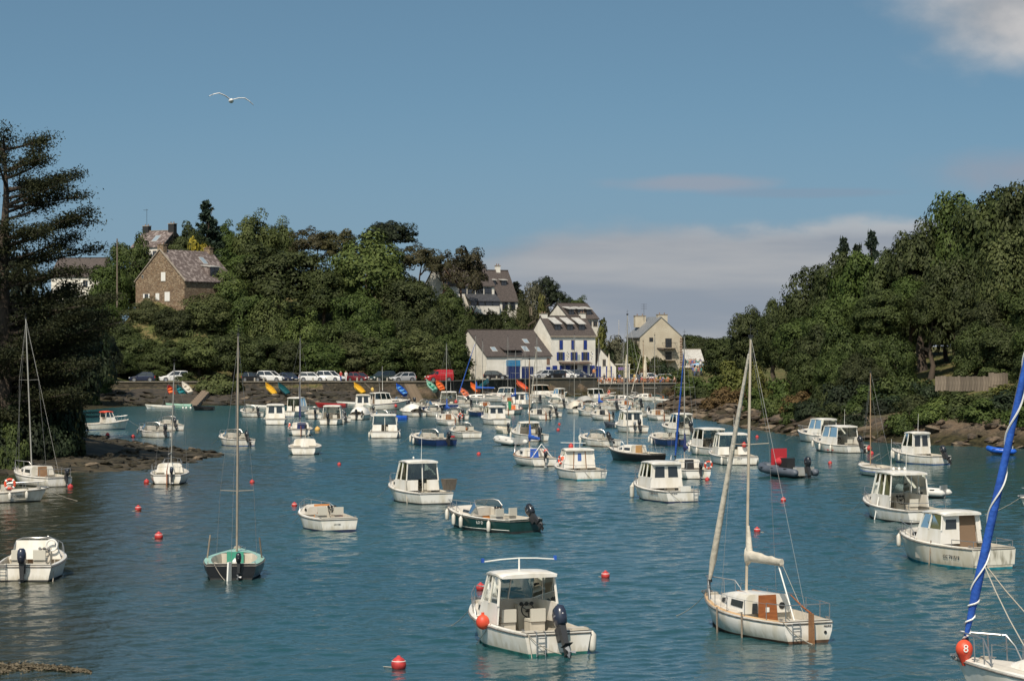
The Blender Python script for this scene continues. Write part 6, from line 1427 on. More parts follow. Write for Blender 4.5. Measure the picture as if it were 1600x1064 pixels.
# -- ready-made kinds ------------------------------------------------
def pilot(label, px, py, th, L=5.8, B=2.35, aft='open', motor=True, tilt=0, fend=(), rail=True, roofh=1.95, hx=(.30, .60), anti='black', hull='white', ant=1, cowl=None, sill=None, helm=False, mx=0.0, roofm=None, trunk=True, panes=2, pm=None, **kw):
    s = Boat(label, px, py, th, L, B, hull=hull, anti=anti, **kw)
    if py < 720 and roofh > 1.9: roofh = 1.9 + (roofh - 1.9) * .45
    fa, ff_ = hx; sill = sill or s.zs(ff_) + .48
    s.deck(ff_ - .01); s.cockpit(.05, ff_, .18)
    w = s.hb((fa + ff_) / 2) * .84; wf = min(w, s.hb(ff_) * .80)
    s.house(fa, ff_ + .03, w, sill, roofh, .55, .08, aft, wf=wf, roofm=roofm, panes=panes, pm=pm)
    if trunk: s.trunk([(ff_ - .02, wf * .96, s.zs(ff_) + .40), (.74, s.hb(.74) * .68, s.zs(.74) + .34), (.88, s.hb(.88) * .50, s.zs(.88) + .16), (.93, s.hb(.93) * .3, s.zs(.93) + .04)], m_ndeck, 'coachroof', [(0, .15, .9, .35, .8)])
    if helm: s.helm(ff_ - .10, .38, .92); s.seat(-.45, fa + .10); s.seat(.4, fa + .08)
    else: s.helm(ff_ - .10, .34, .9, .4); s.seat(.34, fa + .06)
    if motor: s.outboard(mx, tilt, 1.0, cowl)
    if rail: s.bowrail()
    for f in fend: s.fender(abs(f), 1 if f > 0 else -1)
    if ant: s.antenna(.3, fa + .14, roofh + .08, 1.3)
    s.mooring(); return s
def cuddy(label, px, py, th, L=5.0, B=2.1, tilt=30, fend=(), hull='white', anti='black', door=None, motor=True, canopy=None, cowl=None, rail=True, mx=0.0, screen=True, **kw):
    s = Boat(label, px, py, th, L, B, hull=hull, anti=anti, fs=.58, fb=.88, **kw); s.deck(.50); s.cockpit(.06, .50, .18)
    s.trunk([(.49, s.hb(.49) * .74, s.zs(.49) + .34), (.70, s.hb(.70) * .66, s.zs(.70) + .30), (.88, s.hb(.88) * .45, s.zs(.88) + .12), (.93, s.hb(.93) * .3, s.zs(.93) + .03)], m_ndeck, 'foredeck_cabin', [(0, .2, .85, .35, .8)])
    if screen: s.screen(.55, s.hb(.52) * .80, .62)
    if door: s.hatch(.495, .3, .25, s.zs(.5) + .30, door, .02)
    s.helm(.42, .36, .82, .45); s.seat(.36, .28); s.seat(-.42, .28); MB().box((0, s.y(.085), .40), (s.hb(.05) * 1.5, .35, .40)).build('stern_bench', m_cushion, s.t, None)
    if canopy:
        rings = []
        for f, zt in ((.10, .85), (.18, 1.25), (.32, 1.45), (.48, 1.35), (.60, .95)):
            w = s.hb(f) * .9; rings.append([(math.cos(a) * w, s.y(f), s.zs(f) + math.sin(a) * (zt - s.zs(f) + .1)) for a in [math.pi * j / 8 for j in range(9)]])
        MB().loft(rings, closed=False).build('canopy', canopy, s.t, 60)
    if motor: s.outboard(mx, tilt, .95, cowl)
    if rail: s.bowrail(.66, .32)
    for f in fend: s.fender(abs(f), 1 if f > 0 else -1)
    s.mooring(); return s
def yacht(label, px, py, th, L=6.0, B=2.25, mast_h=7.5, hull='white', trim=None, anti='black', door=m_mah, cover=None, jib=None, mastm=None, motor=None, fm=.60, boomz=.95, lean=0.0, rake=.0, rail=True, rud=m_mah, win=True, bl=None, tilt=0, mx=.45, sp=True, **kw):
    kw.setdefault('name', 'sailing_boat'); kw.setdefault('group', 'moored sailing boats')
    s = Boat(label, px, py, th, L, B, hull=hull, anti=anti, rnd=True, trim=trim, fs=.60, fb=.88, tw=.70, bowp=1.9, **kw)
    s.deck(.40); s.cockpit(.05, .40, .12); s.benches(.07, .38)
    s.trunk([(.385, s.hb(.39) * .70, s.zs(.39) + .52), (.58, s.hb(.58) * .66, s.zs(.58) + .46), (.74, s.hb(.74) * .52, s.zs(.74) + .26), (.80, s.hb(.80) * .38, s.zs(.80) + .05)], None, 'coachroof', [(0, .12, .8, .35, .78), (1, .1, .7, .35, .8)] if win else None)
    if door: s.hatch(.38, .33, .2, s.zs(.39) + .51, door, .04)
    s.mast(fm, mast_h, .055, mastm, s.zs(fm) + .38, rake, lean, sp)
    if bl != 0: s.boom(bl or L * .42, boomz, cover)
    if jib: s.jib(jib)
    if rud: s.rudder(rud)
    if rail: s.pulpit(); s.pushpit(); s.lifelines()
    if motor: s.outboard(mx, tilt, .7, motor)
    s.mooring(); return s
def skiff(label, loc, rot, L, B, m, inner=None, name='dinghy', thw=True, group='small tenders along the foreshore', cat='dinghy', rim=None, flat=False):
    """open rowing tender; loc is a world point, rot an Euler"""
    s = Boat.__new__(Boat); s.L, s.B, s.fs, s.fb, s.tw, s.rnd, s.bowp, s.rimw = L, B, .42, .55, .74, True, 2.0, .05
    s.t = thing(name, label, cat, loc, 0, group); s.t.rotation_euler = rot; b = MB(); n = 12
    rings = [s.ring(i / n) for i in range(n + 1)]; rings = [[(x, y, max(z, -.18) + .18) for x, y, z in r] for r in rings]
    for i in range(n):
        for j in range(len(rings[0]) - 1): b.add([rings[i][j], rings[i][j + 1], rings[i + 1][j + 1], rings[i + 1][j]], [(3, 2, 1, 0)], 1 if j in (0, 13) else 0)
    r0 = rings[0]; k = len(r0)
    for j in range(k // 2 - 1): b.add([r0[1 + j], r0[k - 2 - j], r0[k - 3 - j], r0[2 + j]], [(0, 1, 2, 3)])
    b.build('hull', [m, rim or m], s.t, 60)
    ins = [[(x * .93, y * .97, (z if abs(z) > .3 else z) + .02) for x, y, z in (r[1:4] + r[5:6] + r[9:10] + r[11:14])] for r in rings]
    lin_ = MB()
    for i in range(n): lin_.quad((-s.hb(i / n) * .8, s.y(i / n) * .96, .16), (s.hb(i / n) * .8, s.y(i / n) * .96, .16), (s.hb((i + 1) / n) * .8, s.y((i + 1) / n) * .96, .16), (-s.hb((i + 1) / n) * .8, s.y((i + 1) / n) * .96, .16))
    lin_.build('floor', inner or m, s.t, None)
    if thw:
        for f in (.1, .42, .72): w = s.hb(f) * .94; MB().box((0, s.y(f), .42), (w * 2, .24, .035)).build('thwart', inner or m, s.t, None)
    return s
def afloat(label, px, py, th, L, B, m, inner=None, **k):
    p = P(px, py); return skiff(label, (p.x, p.y, -.12), (0, 0, R(th)), L, B, m, inner, **k)
# ------------------------------------------------------------------ the fleet
# -- 1 nearest cabin boat
s = pilot('white cabin boat with tilted blue black outboard, nearest of the motor boats', 868, 1023, 28, 5.7, 2.3, 'open', True, 28, (), anti='green', roofh=1.98, ant=0, cowl=m_cowlb, helm=True, hx=(.34, .60), tw=.86)
s.t['label'] = 'nearest white cabin motorboat with open stern and tilted blue black outboard'
s.ladder(-.55, .62); s.ballf(-1.24, .40, .72, .19, m_orange); s.fender(.02, 1, .02, .6, .11); MB().box((.72, s.y(.05), .56), (.5, .35, .26)).build('stern_locker', m_cock, s.t, None); MB().box((-.62, s.y(.08), .5), (.55, .4, .25)).build('stern_locker', m_cock, s.t, None)
rb_ = MB().tube([(-1.1, s.y(.45), 2.36), (-.55, s.y(.45), 2.41), (0, s.y(.45), 2.43), (.55, s.y(.45), 2.41), (1.1, s.y(.45), 2.36)], .018, 6).tube([(0, s.y(.45), 2.05), (0, s.y(.45), 2.43)], .025, 6).build('roof_bar', m_white2, s.t)
for q in (-1.12, 1.12): MB().box((q, s.y(.45), 2.40), (.07, .07, .12)).build('bar_end', m_sailb, rb_, None)
s.line((-.9, s.y(0) - .02, .62), (-.85, s.y(0) - .15, -.05), .014, 0); s.line((-1.12, s.y(.35), .7), (-1.14, s.y(.55), -.1), .014, 0); s.line((-.95, s.y(0) - .02, .62), (.0, s.y(0) - .2, .05), .012, .1)
# -- 2 nearest yacht
s = yacht('cream sailing boat with tan gunwale and brown door in the right foreground', 1266, 1004, 28, 5.9, 2.25, 7.6, 'white', G['tan'], 'brown', m_mah, m_sailc, None, m_palemast, None, fm=.585, boomz=1.0, lean=.0, rake=.25, rud=m_teak, trimw=.13, bl=2.0, sp=True)
s.t['label'] = 'white sailing boat with tan gunwale and furled cream sails, nearest yacht in full view'
s.jib(m_sailc, .10, .955, .93, .42)
for sg in (-1, 1): MB().tube([(sg * .28, s.y(.40), s.zs(.4) + .49), (sg * .26, s.y(.6), s.zs(.6) + .47)], .02, 5).build('grab_rail', m_teak, s.t)
MB().tube([(s.be.x, s.be.y + .25, s.be.z), (0, s.y(.12), .45)], .022, 6).build('boom_crutch', m_white2, s.t); s.line(tuple(s.be), (0, s.y(.03), .7), .008); s.line((-.85, s.y(0), .62), (.1, s.y(0) - .3, -.05), .016, .12); s.ladder(-.45, .42, .5)
MB().slab([(-.52, s.y(.383), .62), (-.34, s.y(.383), .62), (-.34, s.y(.383), .92), (-.50, s.y(.383), .92)], (0, -.03, 0)).build('cabin_window', m_dkglass, s.t, None); MB().tube([(.5, s.y(.39) - .05, .82), (.5, s.y(.39) + .05, .82)], .10, 12).build('compass', m_black, s.t); MB().box((-.02, s.y(.375), .72), (.12, .02, .14)).build('paper_notice', m_white2, s.t, None)
MB().hexa([(-.55, s.y(.10), .44), (.55, s.y(.10), .44), (.4, s.y(.17), .44), (-.4, s.y(.17), .44)], [(-.55, s.y(.10), .5), (.55, s.y(.10), .5), (.4, s.y(.17), .5), (-.4, s.y(.17), .5)]).build('stern_bench', G['tan'], s.t, None)
for f in (.30, .55): MB().tube([(-s.hb(f) - .06, s.y(f), .75), (-s.hb(f) - .05, s.y(f), -.2)], .03, 6).build('fending_pole', m_wood, s.t)
s.transom_text('MARIE', .62, .45, .09); MB().tube([(.55, s.y(0) - .02, .28), (.55, s.y(0) + .02, .28)], .045, 10).build('drain_port', m_black, s.t)
# -- 3 black and mint dayboat
s = Boat('open black hulled dayboat with mint green side decks and a tall bare mast', 361, 906, 3, 4.9, 2.2, .56, .76, 'black', 'black', .80, rnd=True, trim=G['mint'], trimw=.26, cat='boat', name='sailing_boat', group='moored sailing boats', bowp=1.8)
s.deck(.68, 1, G['mint']); s.cockpit(.05, .68, .10); s.benches(.08, .5, .34); MB().box((-.05, s.y(.66), .48), (.62, .04, .52)).build('cabin_door', gel('seagreen', (.05, .28, .20)), s.t, None)
s.mast(.70, 8.1, .06, m_greymast, .72, -.0, .05, True, True, .28); s.rudder(m_white2, False, .1, -28); s.outboard(.28, 0, .62, m_cowl); s.line((-.6, s.y(0), .56), (-.2, s.y(0) - .1, -.02), .012, .05); s.line((-.7, s.y(.3), .5), (.0, s.y(.15), .5), .02, .05); s.ballf(.05, .3, .52, .1, m_white2)
for x, hh, ln in ((-1.02, .85, .12), (1.0, .75, -.10)): MB().tube([(x, s.y(.45), .5), (x + ln, s.y(.45), .6 + hh)], .03, 6).build('upright_oar', m_wood, s.t)
s.mooring()
# -- 4 stern-on cabin boat, left edge
s = cuddy('white motorboat with brown cabin door and upright dark outboard at the left edge', 36, 909, 1, 5.2, 2.25, 0, (), door=m_curtain, cowl=m_cowlb, anti='black', tw=.88)
s.ladder(-.72, .5); MB().torus((.62, s.y(.44), 1.12), .20, .035, (0, 1, 0), 18).build('round_porthole', m_white2, s.t); s.line((.95, s.y(.2), .72), (1.05, s.y(.0), -.05), .016, 0); MB().box((-.1, s.y(.475), 1.0), (.28, .02, .14)).build('paper_notice', m_white2, s.t, None)
MB().hexa([(-.95, s.y(.46), .6), (.95, s.y(.46), .6), (.95, s.y(.5), .6), (-.95, s.y(.5), .6)], [(-.7, s.y(.48), 1.28), (.72, s.y(.48), 1.28), (.72, s.y(.5), 1.28), (-.7, s.y(.5), 1.28)]).build('cabin_front', G['white'], s.t, None)
# -- 5 open launch with lifebuoy
s = Boat('open white launch with an orange lifebuoy, cut by the left frame edge', 73, 783, -72, 4.6, 1.8, .55, .72, ref='bow', name='motorboat'); s.deck(.78); s.cockpit(.05, .78, .15); s.bowrail(.5, .35); s.ring_buoy(.62, s.y(.56), 1.0, (1, -.25, 0)); MB().box((.30, s.y(.52), .7), (.5, .5, .5)).build('console', m_cock, s.t, None)
for f in (.55, .75): s.fender(f, 1, .02, .45)
s.name_on('LO C83351', .64, .36, 1, .17); s.outboard(0, 0, .8); s.mooring()
# -- 6 small yacht under the cypress
s = yacht('small white yacht with a leaning mast below the huge dark cypress', 86, 761, 44, 5.6, 2.3, 9.0, 'white', None, 'black', mat('wooden_door', (.30, .17, .09), .6, (.22, .12, .06), 3), None, None, None, m_cowl, fm=.62, lean=.0, rake=-.75, rud=None, bl=0, mx=.35); s.hatch(.385, .12, .4, 1.0, m_teak)
# -- 7 yacht stern-on
s = yacht('white yacht seen from astern with a flat cabin back beside the weedy spit', 261, 757, 4, 5.8, 2.35, 6.2, 'white', None, 'black', G['white'], None, None, None, m_cowlb, fm=.60, lean=.2, boomz=.7, bl=2.2, mx=.28); 
# -- 8 little cuddy with orange door
s = cuddy('small white cuddy boat with an orange cabin door, centre left', 520, 830, 14, 4.6, 2.15, 0, (), door=m_mah, motor=False, anti='navy', screen=False); s.transom_text('LO C83', -.1, .32, .10); s.hatch(.49, .42, .3, 1.1, mat('orange_door', (.50, .20, .06), .5))
# -- 9 pilothouse with crate
s = pilot('white cabin cruiser with a wooden crate on its stern quarter', 672, 788, 20, 6.0, 2.35, 'glass', False, 0, (), ant=1, roofh=2.15, hx=(.30, .58)); c_ = MB().hexa([(.62, s.y(.02), .72), (1.12, s.y(.02), .72), (1.12, s.y(.09), .72), (.62, s.y(.09), .72)], [(.5, s.y(.0), 1.32), (1.2, s.y(.0), 1.32), (1.2, s.y(.1), 1.32), (.5, s.y(.1), 1.32)]).build('crate', m_wood, s.t, None); s.line((-1.0, s.y(.3), 1.2), (-1.12, s.y(.22), -.1), .025); s.ballf(0, .5, 2.35, .05, m_white2, 'lamp')
# -- 10 dark green speedboat
s = cuddy('dark green hulled speedboat with white fenders and a tilted black outboard', 806, 832, 42, 5.6, 2.3, 48, (-.97, -.72, -.58, -.22), 'green', 'black', None, mx=.25, tw=.85); s.name_on('LO D', .34, .40, -1, .20, m_white2); s.hatch(.495, .24, .35, .9, mat('orange_door', (.5, .2, .06))); s.boot = 0
b_ = MB()
for i in range(10):
    f0, f1 = .02 + i * .09, .02 + (i + 1) * .09
    for sg in (-1, 1): b_.tube([(sg * (s.ring(f0)[10][0] + .012), s.ring(f0)[10][1], .13), (sg * (s.ring(f1)[10][0] + .012), s.ring(f1)[10][1], .13)], .018, 4)
b_.build('waterline_stripe', m_white2, s.t)
# -- 11 wooden trimmed yacht
s = yacht('white yacht with wooden rails, brown mast and blue sail cover, mid harbour', 841, 729, 12, 6.2, 2.5, 6.4, 'white', m_teak, 'black', m_sailb, m_sailb, None, m_woodmast, m_cowl, fm=.56, boomz=.75, bl=2.2, trimw=.14, mx=.0, rud=m_white2); s.ballf(.7, .3, .95, .17, m_orange)
g_ = MB()
for q in (-1, 1): g_.tube([(q * .75, s.y(.1), .6), (0, s.y(.12), 1.55)], .03, 6)
g_.build('boom_gallows', m_white2, s.t)
# -- 12 teal bottomed boat
s = pilot('white boat with sloping cabin back, wooden runners and teal waterline', 914, 750, 12, 5.6, 2.6, 'slope', False, 0, (), anti='teal', roofh=1.80, hx=(.36, .60), ant=2, rail=False); s.ladder(.75, .4); s.ring_buoy(-1.0, s.y(.5), 1.15, (1, .2, 0), .22); s.ballf(-.3, .5, 2.0, .16, m_red); MB().tube([(-1.0, s.y(.5), 2.25), (.7, s.y(.5), 2.2)], .02, 5).build('mast_bar', m_white2, s.t); s.antenna(-.1, .5, 1.85, 1.9, .02); s.line((-.5, s.y(0) - .01, .6), (.1, s.y(0) - .1, 0), .014, .05)
s.pushpit(.3, .3)
# -- 13 black yacht
s = yacht('black hulled yacht with a light wood cabin door and white cockpit', 1030, 722, 52, 5.6, 2.2, 9.6, 'black', G['white'], 'black', mat('pale_wood_door', (.46, .26, .10), .5), None, None, None, None, fm=.62, bl=2.2, boomz=.6, rud=None, name='sailing_boat'); 
m_net = m_wire; s.line((0, s.y(1), .9), (0, s.y(1) + 1.6, 1.4), .03)
# -- 14 blue bottomed pilothouse
s = pilot('white pilothouse boat with closed cabin, side windows and dark blue waterline', 1060, 785, 31, 5.9, 2.4, 'panel', False, 0, (-.86,), anti='navy', roofh=2.0, hx=(.34, .70), ant=0, trunk=False, panes=3); s.ladder(.72, .8, .85); s.fender(.80, -1, .1, .75, .13, m_fend); s.name_on('CORMORAN', .22, .46, -1, .16); s.transom_text('LO 8330', -.55, .48, .11); s.line((-.9, s.y(0), .7), (-.1, s.y(0) - .2, -.05), .014, .05); MB().box((.15, s.y(.02), .72), (.6, .3, .3)).build('stern_step', G['white'], s.t, None)
# -- 15 yacht with blue furled jib
s = yacht('white yacht with a royal blue furled jib and orange lifebuoy', 1090, 749, 14, 5.9, 2.3, 8.0, 'white', None, 'black', m_black, m_sailn, m_sailb, None, m_cowl, fm=.58, boomz=.7, bl=.7, mx=.1, rud=None); s.ring_buoy(.75, s.y(.06), .88, (0, 1, .2), .22)
# -- 16..19 cluster left of the tall foreground masts
s = pilot('white cruiser with hardtop and green waterline moored bow left', 1133, 712, 58, 6.2, 2.4, 'open', False, 0, (-.8, -.55, -.3), anti='green', roofh=2.05, hx=(.22, .62), ant=0)
s = pilot('broad white cruiser seen from astern behind the tall cream mast', 1152, 727, 7, 6.6, 2.8, 'glass', False, 0, (-.1, .1), roofh=2.1, hx=(.32, .6)); s.ballf(.75, .3, 1.35, .17, m_red); s.transom_text('JOLY', -.2, .45, .15)
s = cuddy('navy hulled cuddy boat with white deck and fenders, bow left', 1067, 697, 60, 5.4, 2.1, 10, (-.95, -.75, -.5), 'navy', 'black', m_mah, screen=False)
s = pilot('white cabin boat with flat box top behind the navy cuddy boat', 1085, 680, 55, 5.4, 2.2, 'open', True, 30, (), roofh=2.0, hx=(.2, .5), ant=0)
s = cuddy('white sports boat with fenders and a raised black outboard', 960, 698, 44, 5.3, 2.15, 58, (-.97, -.7), mx=-.3, anti='brown')
s = pilot('white cabin boat with a dark rear window and two outboards', 990, 676, 14, 5.7, 2.5, 'panel', True, 20, (-.9,), roofh=2.1, hx=(.28, .58), anti='brown', ant=0); s.outboard(-.5, 0, .7, m_cowlg)
afloat('dark grey inflatable tender beside the cabin boat with two outboards', 961, 668, 60, 2.6, 1.4, m_hyp, m_hyp)
s = yacht('little white yacht with a bright blue sail bundle and red buoy', 945, 657, 32, 5.2, 2.1, 8.2, 'white', None, 'black', m_dkglass, m_sailb, None, None, m_cowl, fm=.6, boomz=.9, bl=1.2)
s = cuddy('white speedboat under a tan domed cover', 905, 646, 14, 4.9, 2.1, 25, (), canopy=m_sailc, mx=.0); s.outboard(.55, 20, .7)
s = pilot('small white pilothouse boat moored by the concrete wall', 892, 628, 50, 5.0, 2.0, 'door', False, 0, (), roofh=2.0, hx=(.35, .6), ant=0)
s = cuddy('white boat under a grey sprayhood next to the tan covered speedboat', 922, 636, 20, 5.2, 2.2, 0, (), canopy=m_canopy, motor=False)
s = pilot('white cabin boat with its bow to the right under the terrace', 938, 628, -62, 5.6, 2.2, 'open', False, 0, (), roofh=1.95, hx=(.2, .55), ref='mid', ant=0)
s = pilot('white cruiser with brown canopy windows moored along the wall', 856, 622, -78, 6.4, 2.4, 'open', False, 0, (), roofh=2.25, hx=(.12, .52), ref='mid', ant=0, roofm=m_sailc, pm=m_teak)
s = yacht('white yacht with a red sheer stripe below the terrace', 970, 630, -66, 5.8, 2.1, 5.2, 'white', None, 'black', m_dkglass, None, None, None, None, ref='mid', band='red', bl=2.6, boomz=1.1); s.ring_buoy(-.4, s.y(.2), 1.6, (0, 1, 0), .28)
s = yacht('white yacht beneath the rightmost closed parasol', 1010, 627, 60, 5.4, 2.1, 8.0, 'white', None, 'black', m_mah, None, m_sailc, m_woodmast, None, ref='mid')
s = afloat('low white tender by the rocks right of the terrace', 1036, 629, 70, 3.6, 1.5, G['white'], m_cock, group='small tenders along the foreshore')
s = yacht('white yacht off the rocky tip of the right bank', 1037, 657, 14, 5.6, 2.2, 8.5, 'white', None, 'black', m_teak, None, None, None, None)
# -- left middle
s = pilot('boxy white pilothouse boat with two rear windows left of the navy mast', 430, 664, 5, 5.8, 2.5, 'panel', False, 0, (), roofh=2.3, hx=(.28, .62), anti='black', ant=0)
s = pilot('white pilothouse boat half behind the boxy one', 450, 651, -24, 5.4, 2.2, 'glass', False, 0, (), roofh=2.5, hx=(.25, .6), anti='blue', ant=1)
s = yacht('white open sailing boat seen square from astern, left of centre', 474, 711, 2, 5.6, 2.6, .9, 'white', None, 'black', G['white'], None, None, None, None, bl=0, rail=False, rud=None, sp=False, win=False); s.transom_text('LO 77', .2, .50, .1)
s = yacht('white yacht with tall navy wrapped mast and orange fender', 470, 681, 6, 6.4, 2.4, 8.1, 'white', None, 'black', m_sailn, m_sailn, m_sailn, None, m_cowl, fm=.55, bl=1.2, boomz=.6); s.ring_buoy(-1.05, s.y(.1), .95, (1, .2, 0), .2); MB().box((.1, s.y(.02), .95), (.75, .03, .55)).build('stern_dodger', m_sailn, s.t, None)
s = pilot('white sports cabin boat right of the navy wrapped mast', 513, 664, -8, 5.4, 2.4, 'open', True, 0, (.3,), roofh=2.0, hx=(.3, .58), ant=0)
s = cuddy('white speedboat with grey cowled motor half hidden beside the navy mast', 492, 655, 10, 5.0, 2.0, 0, ())
afloat('dark red open boat moored at the foot of the rubble slope', 517, 636, 80, 4.4, 1.6, G['red'], G['red'])
s = cuddy('white speedboat under a white cover with two dark outboards', 556, 656, -12, 5.0, 2.2, 0, (), canopy=G['white'], mx=.1); s.outboard(.75, 30, .6)
s = pilot('tan topped cabin boat behind the covered speedboat', 568, 645, 6, 5.6, 2.3, 'panel', False, 0, (), roofh=2.5, hx=(.3, .62), ant=0, roofm=m_sailc, hull='cream')
s = pilot('white fishing boat with navy band and wheelhouse lying side on', 605, 640, -68, 6.4, 2.5, 'door', False, 0, (), roofh=2.5, hx=(.18, .55), ref='mid', band='navy', fs=.75, fb=1.3, ant=1, anti='black', panes=3); s.antenna(0, .4, 2.5, 3.2, .03); s.ballf(1.25, .62, .5, .2, m_red); MB().tube([(-.4, s.y(.2), 2.55), (-.7, s.y(.05), 3.5)], .05, 6).build('derrick', m_wood, s.t); s.ballf(-.4, .2, 2.65, .22, mat('yellow_float', (.6, .4, .1)))
s = pilot('white cruiser with a full glass cabin back, centre left', 600, 685, 0, 6.4, 2.75, 'glass', False, 0, (-.1, .1), roofh=2.25, hx=(.2, .56), anti='black', ant=0, tw=.92)
s = cuddy('white speedboat with a black stern and covered motor', 643, 651, 24, 5.0, 2.3, 10, (), band='black', canopy=G['white'])
s = cuddy('white boat with navy underside moored behind the black sterned speedboat', 668, 642, -62, 5.2, 2.1, 10, (), 'navy', ref='mid')
s = cuddy('navy hulled speedboat with many white fenders and a red cushion', 690, 697, 40, 5.6, 2.4, 0, (-.97, -.90, -.82, -.6), 'navy', 'navy', mx=.1, tw=.9); MB().box((.75, s.y(.08), .78), (.5, .4, .14)).build('red_cushion', m_redcloth, s.t, 30)
s = yacht('white yacht with a blue sail bundle and orange lifebuoy, centre', 706, 665, 12, 6.0, 2.3, 7.6, 'white', None, 'black', m_teak, m_sailb, None, None, m_cowl, fm=.5, boomz=.7, bl=.9); s.ring_buoy(.8, s.y(.1), 1.0, (0, 1, .2), .24)
s = cuddy('white motorboat with tall windscreen and brown seats, right of the navy speedboat', 733, 685, 16, 5.6, 2.3, 0, (), motor=False, anti='black'); s.ballf(0, .3, .8, .12, m_mah, 'seat_pad')
s = pilot('blue black hulled workboat with an open wheelhouse below the red van', 703, 640, 6, 6.4, 2.7, 'open', False, 0, (), 'black', roofh=2.7, hx=(.28, .58), fs=.8, fb=1.2, ant=1, hull='navy', band='white'); s.ballf(.9, .2, 1.0, .22, m_red); s.antenna(-.3, .5, 2.7, 2.0)
s = yacht('grey white yacht lying along the quay with an upright blue wrapped mast', 750, 628, 82, 6.8, 2.2, 8.8, 'grey', None, 'black', m_dkglass, m_sailb, m_sailb, None, None, ref='mid')
s = cuddy('navy hulled cuddy boat with white windscreen beneath the grey white yacht', 757, 651, 46, 5.2, 2.2, 10, (-.95, -.7), 'navy', 'navy')
s = pilot('white cabin boat with two rear windows right of the navy cuddy boat', 780, 664, 12, 5.8, 2.4, 'panel', False, 0, (), roofh=1.9, hx=(.28, .6), ant=0)
s = afloat('small cream tender with a black outboard behind the white cabin boat', 785, 676, 20, 3.0, 1.5, G['cream'], m_cock, name='tender'); s.outboard(0, 15, .75, None, 0, .62)
s = yacht('small orange trimmed boat with a bright blue sail and green flag', 795, 648, -16, 5.0, 2.0, 6.8, 'white', G['orange'], 'black', G['orange'], m_sailb, None, None, None, fm=.6, boomz=1.1, bl=1.8); MB().slab([(-.05, s.y(-.02), .6), (.35, s.y(-.02), .7), (.35, s.y(-.02), 1.6), (-.05, s.y(-.02), 1.7)], (0, .02, 0)).build('flag', m_flagg, s.t, None)
s = pilot('white motor cruiser lying along the rubble slope behind the blue sail', 785, 626, 76, 6.4, 2.3, 'open', False, 0, (), roofh=2.0, hx=(.25, .6), ref='mid', ant=0)
s = pilot('white motor sailer with two cabin windows and twin spars', 818, 638, -30, 5.8, 2.4, 'panel', False, 0, (), roofh=2.2, hx=(.3, .58), ref='mid', ant=0, name='sailing_boat', group='moored sailing boats'); s.mast(.6, 7.6, .05, None, 1.0, .2)
s = yacht('white yacht with two small outboards right of the motor sailer', 846, 656, 14, 5.8, 2.3, 8.4, 'white', None, 'black', m_black, None, m_sailc, None, m_cowl, fm=.55)
s = pilot('white sport fisher with arched frame behind the white inflatable', 832, 690, 16, 5.8, 2.4, 'open', True, 0, (-.7,), roofh=1.6, hx=(.35, .55), ant=0)
for a in [('small white speedboat among the dense moorings below the workboat', 722, 656, 20, 4.6, 2.0, 20), ('white day boat beneath the stern of the black sterned speedboat', 612, 661, 34, 4.4, 1.9, 35), ('white runabout between the fishing boat and the rubble slope', 640, 641, -50, 4.8, 2.0, 10),
          ('white runabout moored astern of the grey white yacht', 735, 637, 30, 4.8, 2.0, 15), ('white runabout off the concrete wall left of the brown canopied cruiser', 842, 630, 55, 4.8, 2.0, 10), ('white speedboat ahead of the two small red buoys', 868, 652, 24, 4.8, 2.1, 30),
          ('white runabout moored below the terrace lifebuoy', 962, 641, 40, 4.8, 2.0, 20), ('white open boat left of the boxy pilothouse boat', 402, 652, 30, 4.6, 2.0, 20), ('white runabout close to the right bank tip', 1012, 651, 45, 4.6, 2.0, 25), ('white speedboat between the covered speedboat and the fishing boat', 583, 651, 20, 4.4, 1.9, 30)]:
    cuddy(*a)
for a in [('low white launch wedged between the orange dinghies and the workboat', 730, 632, 60, 4.6, 2.0, 20), ('low white launch at the foot of the slipway steps', 646, 635, 78, 4.4, 1.9, 20), ('low white launch left of the white motor sailer', 806, 628, 30, 4.4, 1.9, 15), ('low white launch off the concrete wall below the parked white car', 880, 637, 24, 4.6, 2.0, 25),
          ('low white launch right of the tan covered speedboat', 936, 650, 34, 4.4, 1.9, 30), ('low white launch between the two yachts below the parasols', 1000, 637, 40, 4.4, 1.9, 20), ('low white launch right of the sports cabin boat', 538, 660, 24, 4.4, 1.9, 30), ('low white launch behind the red and the white speedboats', 690, 651, 28, 4.4, 1.9, 20)]:
    cuddy(*a)
for a in [('white yacht with a slim bare mast among the dense moorings', 765, 643, 16, 5.6, 2.1, 8.0), ('white yacht with a slim bare mast below the warehouse', 800, 634, 10, 5.6, 2.1, 8.6), ('white yacht with a slim bare mast off the end of the concrete wall', 912, 640, 20, 5.6, 2.1, 8.8), ('white yacht with a slim bare mast before the rightmost parasol', 988, 640, 18, 5.6, 2.1, 8.0)]:
    yacht(*a)
# -- left cove
s = pilot('small white fishing boat with orange roof and blue waterline in the cove', 166, 671, -58, 4.8, 2.0, 'open', False, 0, (), roofh=1.75, hx=(.42, .66), ref='mid', anti='blue', ant=0, trunk=False, roofm=m_orange)
s = cuddy('white speedboat with dark outboard in the cove, nearer of two', 250, 684, 18, 4.9, 2.2, 12, (-.8,), mx=.1)
s = cuddy('white speedboat with dark outboard in the cove, farther of two', 276, 673, 14, 4.9, 2.1, 40, (), mx=-.1, anti='brown')
s = cuddy('white sports boat with a black outboard beside the thin mast, left of centre', 378, 697, 30, 4.8, 2.2, 45, (), mx=.1, anti='blue')
